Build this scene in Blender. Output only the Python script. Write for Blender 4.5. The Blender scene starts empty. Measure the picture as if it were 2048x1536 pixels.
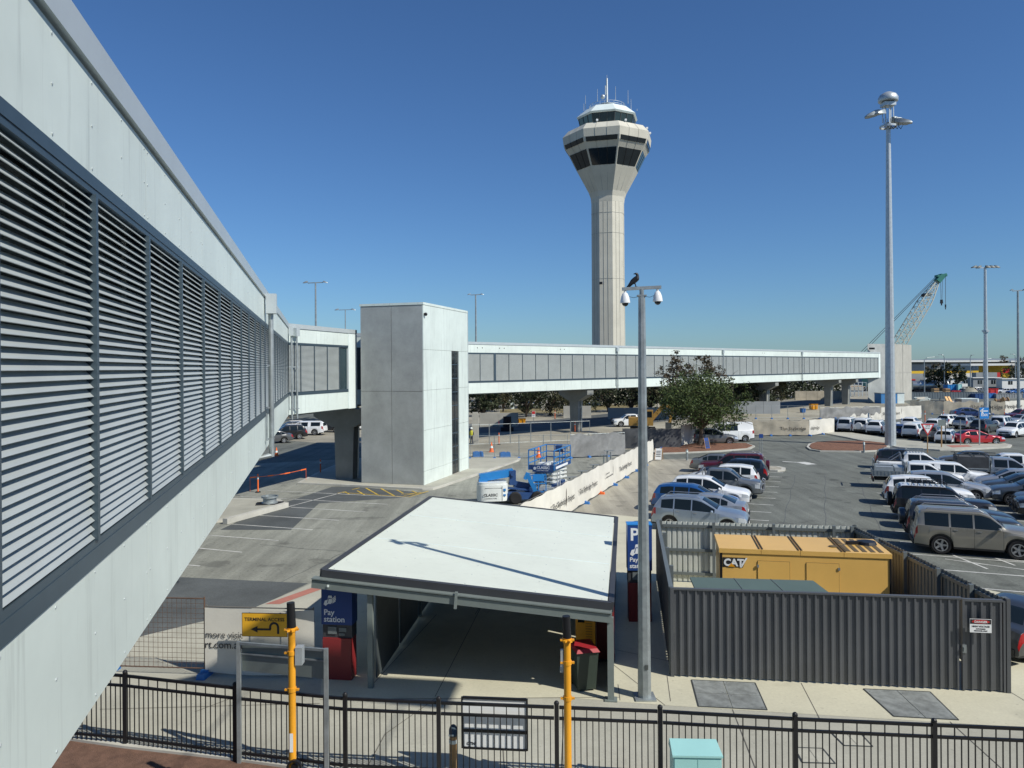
import bpy, bmesh, math, random
from math import sin, cos, pi, sqrt, radians as R, atan2
from mathutils import Vector as V, Matrix
S = bpy.context.scene
COL = S.collection
random.seed(7)
# ------------------------------------------------------------------ camera, sky, sun, exposure
HC, FP, V0, ROLL = 8.0, 1539.0, 735.0, 0.007
cd = bpy.data.cameras.new('camera'); cam = bpy.data.objects.new('camera', cd); COL.objects.link(cam)
cd.sensor_width = 36; cd.lens = FP / 2048 * 36; cd.clip_start = 0.05; cd.clip_end = 30000
cd.shift_y = -(768 - V0) / 2048
cam.matrix_world = Matrix.Translation((0, 0, HC)) @ Matrix.Rotation(pi / 2, 4, 'X') @ Matrix.Rotation(-ROLL, 4, 'Z')
S.camera = cam
SUN_EL, SUN_AZ = R(42.5), R(124)          # azimuth clockwise from +Y (the way the camera looks)
w = bpy.data.worlds.new('World'); S.world = w; w.use_nodes = True
sky = w.node_tree.nodes.new('ShaderNodeTexSky'); sky.sky_type = 'NISHITA'; sky.sun_disc = False
sky.sun_elevation = SUN_EL; sky.sun_rotation = SUN_AZ
sky.air_density = 1.0; sky.dust_density = 0.3; sky.ozone_density = 1.2; sky.altitude = 0
bg = w.node_tree.nodes['Background']; bg.inputs[1].default_value = 0.062
tint = w.node_tree.nodes.new('ShaderNodeMix'); tint.data_type = 'RGBA'; tint.blend_type = 'MULTIPLY'; tint.inputs[0].default_value = 1
tint.inputs[7].default_value = (.60, .95, 1.40, 1)      # the tinted window glass the photograph was taken through
w.node_tree.links.new(sky.outputs[0], tint.inputs[6]); w.node_tree.links.new(tint.outputs[2], bg.inputs[0])
sd = bpy.data.lights.new('sun', 'SUN'); sd.energy = 4.2; sd.angle = R(0.5); sd.color = (1.0, 0.955, 0.86)
sun = bpy.data.objects.new('sun', sd); COL.objects.link(sun)
sun.rotation_euler = V((sin(SUN_AZ) * cos(SUN_EL), cos(SUN_AZ) * cos(SUN_EL), sin(SUN_EL))).to_track_quat('Z', 'Y').to_euler()
S.view_settings.view_transform = 'Standard'; S.view_settings.look = 'None'
S.view_settings.exposure = 0.18; S.view_settings.gamma = 1.0
S.render.engine = 'CYCLES'; S.cycles.max_bounces = 6; S.cycles.use_denoising = True

# ------------------------------------------------------------------ pixel -> world (survey of the photograph)
def ab(u, v):
    du, dv = u - 1024, v - V0
    return du - ROLL * dv, dv + ROLL * du
def P(u, v, z=0.0):                     # point at height z seen at pixel u, v
    a, b = ab(u, v); Y = (HC - z) * FP / b
    return V((a * Y / FP, Y, z))
def Q(u, v, Y):                         # point at depth Y seen at pixel u, v
    a, b = ab(u, v)
    return V((a * Y / FP, Y, HC - b * Y / FP))
def XU(u, Y): return (u - 1024) * Y / FP

# ------------------------------------------------------------------ materials
M = {}
def mat(name, col, rough=.6, metal=0, var=.12, scale=2.0, bump=0, streak=0, coat=0, fine=0, spec=.5, alpha=None, dirt=0, spots=0, tracks=0):
    m = bpy.data.materials.new(name); m.use_nodes = True; nt = m.node_tree; N = nt.nodes; L = nt.links
    b = N['Principled BSDF']; b.inputs['Roughness'].default_value = rough; b.inputs['Metallic'].default_value = metal
    b.inputs['Specular IOR Level'].default_value = spec
    if coat: b.inputs['Coat Weight'].default_value = coat; b.inputs['Coat Roughness'].default_value = .06
    c = (*col, 1); tc = N.new('ShaderNodeTexCoord'); out = None
    def noise(sc, det=5, vec=None, ro=.6):
        n = N.new('ShaderNodeTexNoise'); n.inputs['Scale'].default_value = sc; n.inputs['Detail'].default_value = det
        n.inputs['Roughness'].default_value = ro
        L.new(vec or tc.outputs['Object'], n.inputs['Vector']); return n
    def mul(prev, fac_socket, lo, hi, a=.3, bb=.7):
        mr = N.new('ShaderNodeMapRange'); L.new(fac_socket, mr.inputs[0])
        mr.inputs[1].default_value = a; mr.inputs[2].default_value = bb; mr.inputs[3].default_value = lo; mr.inputs[4].default_value = hi
        mx = N.new('ShaderNodeMix'); mx.data_type = 'RGBA'; mx.blend_type = 'MULTIPLY'; mx.inputs[0].default_value = 1
        if prev is None: mx.inputs[6].default_value = c
        else: L.new(prev, mx.inputs[6])
        cmb = N.new('ShaderNodeCombineColor')
        for k in range(3): L.new(mr.outputs[0], cmb.inputs[k])
        L.new(cmb.outputs[0], mx.inputs[7]); return mx.outputs[2]
    n1 = None
    if var:
        n1 = noise(scale); out = mul(out, n1.outputs['Fac'], 1 - var, 1 + var * .6)
    if fine:
        n2 = noise(scale * 30, 3); out = mul(out, n2.outputs['Fac'], 1 - fine, 1 + fine)
    if dirt:
        n4 = noise(scale * .22, 6, ro=.7); out = mul(out, n4.outputs['Fac'], 1 - dirt, 1 + dirt * .25, .38, .62)
    if spots:
        n5 = noise(.55, 3, ro=.5); out = mul(out, n5.outputs['Fac'], 1, 1 - spots, .60, .68); n6 = noise(2.6, 2); out = mul(out, n6.outputs['Fac'], 1, 1 - spots * .8, .66, .72); n8 = noise(8, 1); out = mul(out, n8.outputs['Fac'], 1, 1 - spots * 2, .72, .75)
    if tracks:
        mp = N.new('ShaderNodeMapping'); mp.inputs['Rotation'].default_value = (0, 0, R(21.5)); mp.inputs['Scale'].default_value = (1.6, .07, 1); L.new(tc.outputs['Object'], mp.inputs[0])
        n7 = noise(1.0, 4, mp.outputs[0], .6); out = mul(out, n7.outputs['Fac'], 1 - tracks, 1 + tracks * .5, .36, .64)
    if streak:
        mp = N.new('ShaderNodeMapping'); mp.inputs['Scale'].default_value = (2.6, 2.6, .12); L.new(tc.outputs['Object'], mp.inputs[0])
        n3 = noise(1.6, 6, mp.outputs[0], .72); out = mul(out, n3.outputs['Fac'], 1 - streak, 1.01, .30, .46)
    if out is None: b.inputs['Base Color'].default_value = c
    else: L.new(out, b.inputs['Base Color'])
    if bump:
        bp = N.new('ShaderNodeBump'); bp.inputs['Strength'].default_value = bump; bp.inputs['Distance'].default_value = .02
        nb = noise(scale * 12, 4); L.new(nb.outputs['Fac'], bp.inputs['Height']); L.new(bp.outputs[0], b.inputs['Normal'])
    if alpha is not None: b.inputs['Alpha'].default_value = alpha
    M[name] = m; return m
mat('white_cladding', (.685, .76, .71), .42, 0, .05, .8, streak=.24, dirt=.10)
mat('white_paint', (.74, .82, .79), .5, 0, .06, 1, dirt=.06)
mat('capping', (.50, .55, .56), .4, .2, .06, 1)
mat('slate_frame', (.055, .085, .11), .45, .2, .12, 2)
mat('louver', (.50, .54, .525), .45, .25, .06, 2, dirt=.08)
mat('dark_inside', (.012, .016, .020), .35, 0, 0)
mat('soffit', (.16, .17, .17), .8)
mat('dark_glass', (.012, .018, .022), .06, 0, .2, .6, spec=.7)
mat('walkway_glass', (.035, .048, .055), .12, 0, .2, .6, spec=.6)
mat('cab_glass', (.02, .045, .055), .05, 0, .2, .6, spec=.8)
mat('concrete_grey', (.40, .42, .405), .85, 0, .15, .7, bump=.1, fine=.06, dirt=.18)
mat('concrete_pale', (.43, .42, .37), .85, 0, .12, .5, bump=.05, fine=.06, streak=.1, dirt=.1)
mat('tower_concrete', (.60, .575, .48), .85, 0, .08, .35, streak=.12, dirt=.08)
mat('pier_concrete', (.27, .28, .26), .85, 0, .15, .8, dirt=.15)
mat('galvanised', (.36, .40, .41), .5, .55, .22, 5, dirt=.18)
mat('galvanised_bright', (.52, .56, .57), .45, .5, .15, 4)
mat('steel_dark', (.10, .11, .11), .5, .5, .15, 4)
mat('black_metal', (.014, .014, .016), .45, .2, .1, 4)
mat('black_rubber', (.012, .012, .013), .8, 0, .2, 6)
mat('rim_alloy', (.42, .43, .44), .35, .7, .1, 6)
mat('car_glass', (.010, .016, .020), .05, 0, 0, spec=.35)
mat('car_trim', (.018, .019, .02), .6, 0, .1, 6)
mat('headlamp', (.62, .66, .68), .12, .3, .15, 8, coat=.6)
mat('tail_red', (.32, .012, .012), .2, 0, .15, 8, coat=.5)
mat('plate_white', (.75, .75, .72), .5)
mat('indicator_orange', (.8, .25, .03), .3)
mat('asphalt', (.155, .166, .144), .92, 0, .14, .35, bump=.3, fine=.22, dirt=.2, spots=.34, tracks=.20)
mat('asphalt_tan', (.29, .295, .25), .92, 0, .14, .3, bump=.25, fine=.16, dirt=.22, spots=.34, tracks=.20)
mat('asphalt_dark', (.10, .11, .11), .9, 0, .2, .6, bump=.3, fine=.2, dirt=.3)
mat('paver', (.37, .345, .275), .9, 0, .10, .5, bump=.2, fine=.12, dirt=.12, spots=.34, tracks=.20)
mat('paving_cream', (.58, .555, .42), .85, 0, .08, .5, bump=.08, fine=.05, dirt=.12, spots=.10)
mat('paving_grey', (.45, .44, .365), .88, 0, .10, .5, bump=.08, fine=.06, dirt=.2, spots=.10)
mat('kerb', (.52, .51, .45), .85, 0, .12, 1.2, dirt=.2)
mat('sand', (.36, .335, .26), .95, 0, .2, .25, bump=.4, fine=.12, dirt=.3)
mat('mulch', (.20, .095, .055), .95, 0, .35, 3, bump=.8, fine=.5)
mat('gravel', (.17, .095, .065), .95, 0, .35, 4, bump=1.0, fine=.5)
mat('line_white', (.62, .62, .58), .8, 0, .2, 3, dirt=.35)
mat('line_yellow', (.62, .42, .05), .8, 0, .2, 3, dirt=.35)
mat('joint', (.13, .12, .10), .95, 0, .2, 3)
mat('pit_lid', (.30,.32,.31), .7, .3, .3, 4, dirt=.3)
mat('tactile', (.42,.17,.13), .9, 0, .15, 2)
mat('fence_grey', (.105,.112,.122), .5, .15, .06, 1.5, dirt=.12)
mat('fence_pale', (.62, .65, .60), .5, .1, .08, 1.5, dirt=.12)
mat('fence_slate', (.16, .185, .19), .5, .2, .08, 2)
mat('fence_pale_shaded', (.20, .21, .20), .6, .1, .08, 1.5, dirt=.12)  # inner side of the pale fence, its shade put into the colour
mat('generator_yellow', (.80, .49, .135), .42, 0, .05, .8, dirt=.08, coat=.15)
mat('generator_dark', (.13, .095, .045), .6)
mat('green_cover', (.11, .155, .135), .5, .1, .08, 1)
mat('pole_yellow', (.80, .36, .02), .4, 0, .08, 3, coat=.2, dirt=.08)
mat('sign_yellow', (.75, .40, .02), .5, 0, .05, 3)
mat('sign_blue', (.015, .055, .22), .4, 0, .05, 2)
mat('sign_blue_bright', (.02, .22, .60), .4, 0, .05, 2)
mat('sign_red', (.55, .03, .03), .45, 0, .05, 2)
mat('kiosk_red', (.22, .02, .022), .45, 0, .08, 2)
mat('black_ink', (.015, .015, .018), .6, 0, 0)
mat('grey_ink', (.09, .09, .09), .7, 0, 0)
mat('white_ink', (.80, .82, .82), .6, 0, 0)
mat('banner', (.66, .64, .57), .8, 0, .06, 1.2, dirt=.12, bump=.15)
mat('banner_tan', (.50, .45, .35), .85, 0, .12, 1.2, dirt=.25, bump=.15)
mat('shade_cloth', (.30, .305, .30), .9, 0, .2, 1.5, dirt=.3)
mat('shade_dark', (.10, .105, .11), .9, 0, .2, 1.5, dirt=.3)
mat('mesh_wire', (.20, .19, .17), .6, .3, .15, 3)
mat('rusty', (.14, .085, .06), .7, .2, .3, 5)
mat('block_blue', (.03, .17, .48), .55, 0, .1, 4)
mat('orange', (.85, .16, .03), .55, 0, .1, 4)
mat('red_paint', (.55, .03, .03), .5, 0, .1, 2)
mat('lift_blue', (.02, .20, .52), .4, 0, .08, 3, coat=.2)
mat('lift_navy', (.025, .07, .20), .45, 0, .1, 3)
mat('lift_white', (.74, .77, .74), .45, 0, .06, 2, dirt=.1)
mat('teal_cabinet', (.36, .66, .64), .45, 0, .05, 1.2, dirt=.06)
mat('bin_green', (.03, .045, .035), .55)
mat('bin_red', (.35, .02, .03), .5)
mat('roof_sheet', (.70, .745, .66), .6, 0, .04, .6, streak=.07, dirt=.06)
mat('shelter_steel', (.20, .235, .225), .5, .2, .1, 2)
mat('shelter_dark', (.055, .058, .065), .5, .2, .1, 2)
mat('shelter_wall', (.075, .09, .095), .5, .1, .2, 2)
mat('bark', (.13, .10, .075), .95, 0, .3, 3, bump=.6)
mat('bark_pale', (.50, .46, .38), .9, 0, .2, 3)
mat('hill_blue', (.15, .19, .23), 1, 0, .1, .002)
mat('pipe_steel', (.42, .44, .44), .3, .8, .1, 3)
mat('blue_tarp', (.05, .22, .50), .6)
mat('wall_white', (.74, .74, .70), .7, 0, .05, 1)
mat('wall_grey', (.28, .30, .31), .7, 0, .08, .6, dirt=.12)
mat('warehouse_yellow', (.75, .48, .03), .6, 0, .05, 1)
mat('container_grey', (.12, .15, .17), .6, .1, .1, 1)
mat('timber', (.42, .26, .12), .8, 0, .2, 3)
mat('hivis', (.62, .60, .06), .7)
mat('skin', (.42, .25, .17), .6)
mat('dark_cloth', (.03, .035, .05), .9)
mat('crow_black', (.012, .012, .015), .45, 0, .2, 30)
mat('camera_white', (.78, .80, .80), .35, 0, .04, 4)
mat('machine_yellow_shaded', (.36, .21, .05), .5, 0, .15, 2)  # excavator yellow, darkened to carry the walkway's shade
mat('crane_green', (.03, .19, .15), .5)
mat('crane_cream', (.52, .51, .42), .6, 0, .15, 2)
def leafmat(name, c1, c2):
    m = bpy.data.materials.new(name); m.use_nodes = True; nt = m.node_tree; N = nt.nodes; L = nt.links
    b = N['Principled BSDF']; b.inputs['Roughness'].default_value = .65; b.inputs['Specular IOR Level'].default_value = .3
    tc = N.new('ShaderNodeTexCoord'); n = N.new('ShaderNodeTexNoise'); n.inputs['Scale'].default_value = 1.3; n.inputs['Detail'].default_value = 6
    L.new(tc.outputs['Object'], n.inputs['Vector'])
    r = N.new('ShaderNodeValToRGB'); r.color_ramp.elements[0].position = .35; r.color_ramp.elements[1].position = .68
    r.color_ramp.elements[0].color = (*c1, 1); r.color_ramp.elements[1].color = (*c2, 1)
    L.new(n.outputs['Fac'], r.inputs[0]); L.new(r.outputs[0], b.inputs['Base Color']); M[name] = m
leafmat('leaf_green', (.035, .06, .018), (.10, .13, .035))
leafmat('leaf_brown', (.055, .05, .03), (.13, .10, .065))
leafmat('leaf_dark', (.02, .032, .016), (.055, .065, .03))
leafmat('leaf_olive', (.045, .05, .025), (.11, .105, .05))
leafmat('dry_grass', (.19, .16, .08), (.30, .25, .13))
PAINT = {}
def paint(name, col, metal=0, rough=.32):
    if name not in PAINT: PAINT[name] = mat('paint_' + name, col, rough, metal, .03, 2, coat=.7, dirt=.05)
    return PAINT[name]
for n_, c_, m_ in (('white', (.78, .80, .80), 0), ('silver', (.40, .43, .46), .5), ('silver_blue', (.30, .36, .43), .5), ('champagne', (.30, .285, .24), .5), ('black', (.012, .013, .015), 0),
                   ('charcoal', (.045, .05, .056), .3), ('slate', (.07, .085, .10), .4), ('navy', (.012, .02, .035), .1), ('blue', (.02, .10, .30), .3), ('maroon', (.10, .012, .02), .2),
                   ('red', (.42, .012, .018), .1), ('grey', (.20, .215, .22), .5), ('mid_grey', (.13, .135, .14), .4), ('dark_blue', (.02, .04, .13), .2), ('bronze', (.20, .18, .16), .5)):
    paint(n_, c_, m_)

# ------------------------------------------------------------------ mesh helpers
class MB:
    def __init__(s): s.v = []; s.f = []; s.m = []
    def add(s, vs, fs, mi=0):
        o = len(s.v); s.v += [tuple(p) for p in vs]; s.f += [tuple(i + o for i in f) for f in fs]; s.m += [mi] * len(fs); return s
    def box(s, c, size, rz=0, mi=0, top=None):
        hx, hy, hz = size[0] / 2, size[1] / 2, size[2] / 2; t = top or (1, 1); vs = []
        for z in (-1, 1):
            k = t if z > 0 else (1, 1)
            for x, y in ((-1, -1), (1, -1), (1, 1), (-1, 1)):
                X, Y = x * hx * k[0], y * hy * k[1]
                vs.append((c[0] + X * cos(rz) - Y * sin(rz), c[1] + X * sin(rz) + Y * cos(rz), c[2] + z * hz))
        return s.add(vs, [(3, 2, 1, 0), (4, 5, 6, 7), (0, 1, 5, 4), (1, 2, 6, 5), (2, 3, 7, 6), (3, 0, 4, 7)], mi)
    def bb(s, x0, x1, y0, y1, z0, z1, mi=0):
        return s.box(((x0 + x1) / 2, (y0 + y1) / 2, (z0 + z1) / 2), (abs(x1 - x0), abs(y1 - y0), abs(z1 - z0)), 0, mi)
    def bar(s, a, b, w, h=None, mi=0, up=(0, 0, 1)):          # square bar from a to b
        a, b = V(a), V(b); h = h or w; d = (b - a)
        if d.length < 1e-6: return s
        d.normalize(); u = V(up)
        if abs(d.dot(u)) > .98: u = V((1, 0, 0))
        x = d.cross(u).normalized(); y = x.cross(d).normalized(); vs = []
        for p in (a, b):
            for i, j in ((-1, -1), (1, -1), (1, 1), (-1, 1)): vs.append(p + x * (i * w / 2) + y * (j * h / 2))
        return s.add(vs, [(0, 1, 2, 3), (7, 6, 5, 4), (4, 5, 1, 0), (5, 6, 2, 1), (6, 7, 3, 2), (7, 4, 0, 3)], mi)
    def cyl(s, a, b, r0, r1=None, n=12, mi=0, cap=True, ph=0):
        a, b = V(a), V(b); r1 = r0 if r1 is None else r1; d = (b - a).normalized(); u = V((0, 0, 1))
        if abs(d.dot(u)) > .98: u = V((0, 1, 0))
        x = d.cross(u).normalized(); y = d.cross(x).normalized(); vs = []
        for p, r in ((a, r0), (b, r1)):
            for k in range(n):
                t = 2 * pi * k / n + ph; vs.append(p + x * (r * cos(t)) + y * (r * sin(t)))
        fs = [(k, (k + 1) % n, n + (k + 1) % n, n + k) for k in range(n)]
        if cap: fs += [tuple(range(n))[::-1], tuple(range(n, 2 * n))]
        return s.add(vs, fs, mi)
    def tube(s, pts, r, n=6, mi=0):
        for a, b in zip(pts, pts[1:]): s.cyl(a, b, r, r, n, mi)
        return s
    def lathe(s, c, prof, n=20, mi=0, axis='Z', ph=0, cap=True):        # prof: (r, h)
        c = V(c); vs = []
        for r, h in prof:
            for k in range(n):
                t = 2 * pi * k / n + ph; x, y = r * cos(t), r * sin(t)
                vs.append(c + (V((x, y, h)) if axis == 'Z' else V((x, h, y))))
        fs = []
        for i in range(len(prof) - 1):
            for k in range(n):
                q = (i * n + k, i * n + (k + 1) % n, (i + 1) * n + (k + 1) % n, (i + 1) * n + k)
                fs.append(q if axis == 'Z' else q[::-1])
        if prof[0] == prof[-1] or not cap: return s.add(vs, fs, mi)
        if prof[0][0] > 1e-4: fs.append(tuple(range(n))[::-1] if axis == 'Z' else tuple(range(n)))
        if prof[-1][0] > 1e-4:
            l = tuple(range((len(prof) - 1) * n, len(prof) * n)); fs.append(l if axis == 'Z' else l[::-1])
        return s.add(vs, fs, mi)
    def prism(s, pts, z0, z1, mi=0):                          # polygon (counter-clockwise) extruded up
        n = len(pts); a = sum(pts[i][0] * pts[(i + 1) % n][1] - pts[(i + 1) % n][0] * pts[i][1] for i in range(n))
        if a < 0: pts = pts[::-1]
        vs = [(p[0], p[1], z0) for p in pts] + [(p[0], p[1], z1) for p in pts]
        fs = [tuple(range(n))[::-1], tuple(range(n, 2 * n))] + [(k, (k + 1) % n, n + (k + 1) % n, n + k) for k in range(n)]
        return s.add(vs, fs, mi)
    def plate(s, pts, nrm, th, mi=0):                         # 3-D polygon given a thickness along nrm
        nrm = V(nrm).normalized() * th; n = len(pts)
        vs = [V(p) for p in pts] + [V(p) + nrm for p in pts]
        return s.add(vs, [tuple(range(n))[::-1], tuple(range(n, 2 * n))] + [(k, (k + 1) % n, n + (k + 1) % n, n + k) for k in range(n)], mi)
    def ball(s, c, r, n=12, m=8, mi=0, sc=(1, 1, 1)):
        vs, fs = [], []
        for i in range(m + 1):
            t = pi * i / m
            for k in range(n):
                p = 2 * pi * k / n
                vs.append((c[0] + r * sc[0] * sin(t) * cos(p), c[1] + r * sc[1] * sin(t) * sin(p), c[2] + r * sc[2] * cos(t)))
        for i in range(m):
            for k in range(n): fs.append((i * n + k, (i + 1) * n + k, (i + 1) * n + (k + 1) % n, i * n + (k + 1) % n))
        return s.add(vs, fs, mi)
    def mesh(s, name, mats, smooth=False, angle=35):
        me = bpy.data.meshes.new(name); me.from_pydata(s.v, [], s.f)
        for m in (mats if isinstance(mats, (list, tuple)) else [mats]): me.materials.append(M[m] if isinstance(m, str) else m)
        if any(s.m): me.polygons.foreach_set('material_index', s.m)
        bm = bmesh.new(); bm.from_mesh(me)
        if len(s.f) < 3000: bmesh.ops.recalc_face_normals(bm, faces=bm.faces)
        bm.to_mesh(me); bm.free()
        if smooth:
            me.polygons.foreach_set('use_smooth', [True] * len(me.polygons)); me.set_sharp_from_angle(angle=R(angle))
        me.update(); return me
def put(o, parent=None):
    COL.objects.link(o)
    if parent is not None: o.parent = parent
    return o
def tag(o, label=None, cat=None, group=None, kind=None):
    if label: o['label'] = label
    if cat: o['category'] = cat
    if group: o['group'] = group
    if kind: o['kind'] = kind
    return o
def thing(name, label, cat, loc=(0, 0, 0), rz=0, group=None):
    o = bpy.data.objects.new(name, None); o.empty_display_size = .3; o.location = loc; o.rotation_euler = (0, 0, rz); COL.objects.link(o)
    return tag(o, label, cat, group)
def part(name, mb, m, parent, smooth=False, label=None, world=False, angle=35):
    if world:                                                  # vertices given in world space: bring them into the thing's own space
        r = parent
        while r.parent: r = r.parent
        inv = (Matrix.Translation(r.location) @ r.rotation_euler.to_matrix().to_4x4()).inverted()
        mb.v = [tuple(inv @ V(p)) for p in mb.v]
    o = bpy.data.objects.new(name, mb.mesh(name, m, smooth, angle)); put(o, parent)
    if label: o['label'] = label
    return o
def solo(name, mb, m, label, cat, loc=(0, 0, 0), rz=0, group=None, smooth=False, world=False):
    o = bpy.data.objects.new(name, None)
    if world:
        inv = (Matrix.Translation(loc) @ Matrix.Rotation(rz, 4, 'Z')).inverted(); mb.v = [tuple(inv @ V(p)) for p in mb.v]
    o = bpy.data.objects.new(name, mb.mesh(name, m, smooth)); o.location = loc; o.rotation_euler = (0, 0, rz); COL.objects.link(o)
    return tag(o, label, cat, group)
def struct(name, mb, m, smooth=False):
    o = bpy.data.objects.new(name, mb.mesh(name, m, smooth)); COL.objects.link(o); o['kind'] = 'structure'; return o
def copy_tree(o, parent=None):
    c = o.copy(); COL.objects.link(c); c.parent = parent
    for ch in o.children: copy_tree(ch, c)
    return c
def text_mb(txt, size, origin, xd, yd, depth=.004, align='LEFT', bold=0):
    cu = bpy.data.curves.new('t', 'FONT'); cu.body = txt; cu.size = size; cu.align_x = align; cu.extrude = depth / 2 / 1; cu.offset = bold
    cu.resolution_u = 3
    o = bpy.data.objects.new('t', cu); COL.objects.link(o); dg = bpy.context.evaluated_depsgraph_get()
    me = bpy.data.meshes.new_from_object(o.evaluated_get(dg)); bpy.data.objects.remove(o)
    xd, yd = V(xd).normalized(), V(yd).normalized(); zd = xd.cross(yd); og = V(origin); mb = MB()
    mb.add([og + xd * v.co.x + yd * v.co.y + zd * v.co.z for v in me.vertices], [tuple(p.vertices) for p in me.polygons])
    bpy.data.meshes.remove(me); return mb
# ------------------------------------------------------------------ ground
def sheet(name, poly, m, z):
    mb = MB(); mb.add([(p[0], p[1], z) for p in poly], [tuple(range(len(poly)))]); return struct(name, mb, m)
def zone(name, px, m, z): return sheet(name, [P(u, v) for u, v in px], m, z)
g = MB(); RNG = [-9000, -300, -60, -20, 0, 20, 60, 120, 300, 9000]
for i in range(9):
    for j in range(9):
        g.add([(RNG[i], RNG[j], 0), (RNG[i + 1], RNG[j], 0), (RNG[i + 1], RNG[j + 1], 0), (RNG[i], RNG[j + 1], 0)], [(0, 1, 2, 3)])
struct('ground', g, 'asphalt')
sheet('building_site_ground', [P(930, 912), P(1150, 905), P(1306, 897), P(1340, 868), P(1500, 848), P(1700, 840), P(1850, 822)] + [V((150, 330, 0)), V((-40, 330, 0)), V((-30, 90, 0))], 'sand', .004)
zone('bridge_shadow_sheet', [(930, 868), (1165, 856), (1300, 846), (1560, 815), (1700, 806), (1700, 795), (1300, 818), (1100, 840), (930, 848)], 'asphalt_dark', .008)  # dark sheet painted where the far walkway's shadow falls
zone('left_car_park', [(-400, 1175), (870, 1195), (1060, 1010), (1306, 905), (930, 906), (560, 925), (-600, 990)], 'asphalt_tan', .006)
zone('new_tarmac', [(-200, 1146), (367, 1155), (617, 1167), (506, 1218), (407, 1243), (296, 1270), (-100, 1370)], 'asphalt_dark', .010)
zone('tarmac_patch', [(664, 974), (700, 973), (856, 986), (800, 996), (638, 1007), (582, 1060), (440, 1060), (520, 1022)], 'asphalt_dark', .010)
zone('paver_road', [(1120, 1040), (1308, 919), (1440, 917), (1408, 940), (1330, 1010), (1290, 1100), (1228, 1100)], 'paver', .008)
zone('footpath_left', [(-300, 1440), (-100, 1372), (296, 1270), (407, 1243), (506, 1217), (631, 1164), (770, 1105), (1300, 1105), (1345, 1352), (2600, 1420), (3400, 1900), (-1500, 1900)], 'paving_grey', .012)
zone('concrete_paving', [(640, 1400), (1130, 1396), (1330, 1412), (2600, 1490), (2600, 1380), (2020, 1190), (1330, 1040), (1228, 1030), (870, 1020), (660, 1180)], 'paving_cream', .016)
zone('tactile_paving', [(628, 1175), (655, 1175), (560, 1209), (530, 1209)], 'tactile', .018)
zone('gravel_bed', [(-600, 1470), (110, 1478), (250, 1498), (470, 1523), (640, 1548), (700, 1620), (700, 1900), (-2500, 1900)], 'gravel', .03)
kb = MB()
for a, b in (((-200, 1462), (110, 1476)), ((110, 1476), (250, 1496)), ((250, 1496), (470, 1521)), ((470, 1521), (650, 1546)), ((650, 1546), (1500, 1600))):
    p, q = P(*a), P(*b); kb.bar(p + V((0, 0, .03)), q + V((0, 0, .03)), .14, .1)
struct('gravel_kerb', kb, 'kerb')
def strip_mb(mb, a, b, w, z):
    a, b = V(a), V(b); d = (b - a); d.z = 0; d.normalize(); n = V((-d.y, d.x, 0)) * (w / 2)
    mb.add([V((p.x, p.y, z)) for p in (a - n, b - n, b + n, a + n)], [(0, 1, 2, 3)])
jm = MB()
for a, b in (((1226, 1330), (1330, 1412)), ((1602, 1367), (1640, 1440)), ((1334, 1352), (1341, 1404)), ((2020, 1385), (2110, 1440)), ((1465, 1420), (1535, 1600)), ((1236, 1370), (1240, 1402)),
             ((873, 1397), (770, 1470)), ((640, 1400), (1240, 1396)), ((390, 1425), (470, 1395)), ((1000, 1396), (1010, 1560)), ((770, 1470), (700, 1600)), ((1228, 1300), (1345, 1325)), ((742, 1374), (873, 1230)),
             ((980, 1180), (870, 1395)), ((1060, 1060), (950, 1230)), ((200, 1420), (640, 1408)), ((1130, 1396), (1120, 1600)), ((1900, 1445), (2060, 1590))):
    strip_mb(jm, P(*a), P(*b), .018, .020)
struct('paving_joints', jm, 'joint')
def lot_line(mb, a, b, w=.1, z=.014): strip_mb(mb, P(*a), P(*b), w, z)
wl = MB()
for a, b in (((531, 981), (816, 995)), ((481, 993), (776, 1009)), ((582, 1014.7), (730, 1024)), ((518, 1031), (678, 1041)), ((440, 1047), (625, 1060)), ((400, 1069.5), (557, 1081.5)), ((380, 1095), (484, 1105)), ((350, 1128), (400, 1132.5)), ((572, 1015), (690, 984))):
    lot_line(wl, a, b)
# grid of the right-hand car park: s along the stalls (to the right and nearer), t along the rows (away)
G0 = V((13.2, 39.7, 0)); GH = V((cos(R(-21.5)), sin(R(-21.5)), 0)); GR = V((-GH.y, GH.x, 0)); ST = 2.38
def lot(s, k, z=0): return G0 + GH * s + GR * (ST * k) + V((0, 0, z))
for k in range(-3, 9):
    strip_mb(wl, lot(-5.4, k), lot(0, k), .1, .004)
for k in range(-4, 13):
    strip_mb(wl, lot(5.8, k - .25), lot(16.4, k - .25), .1, .004)
strip_mb(wl, lot(11.1, -4), lot(11.1, 11.7), .1, .005)
strip_mb(wl, P(1900, 1107), P(2100, 1128), .1, .004); strip_mb(wl, P(1905, 1110), P(1975, 1138), .1, .006); strip_mb(wl, P(1990, 1116), P(2030, 1131), .1, .006); strip_mb(wl, P(1890, 1118), P(2060, 1141), .1, .005)
a0, a1 = P(1565, 923), P(1620, 926); strip_mb(wl, a0, a1, .35, .004); strip_mb(wl, P(1600, 924), P(1624, 929), .9, .005)
for a, b in (((1505, 902), (1530, 915)),): strip_mb(wl, P(*a), P(*b), .12, .004)
struct('parking_lines', wl, 'line_white')
yl = MB()
Z4 = lambda x, y: (370 + x / 3.471, 900 + y / 3.471)
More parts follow.
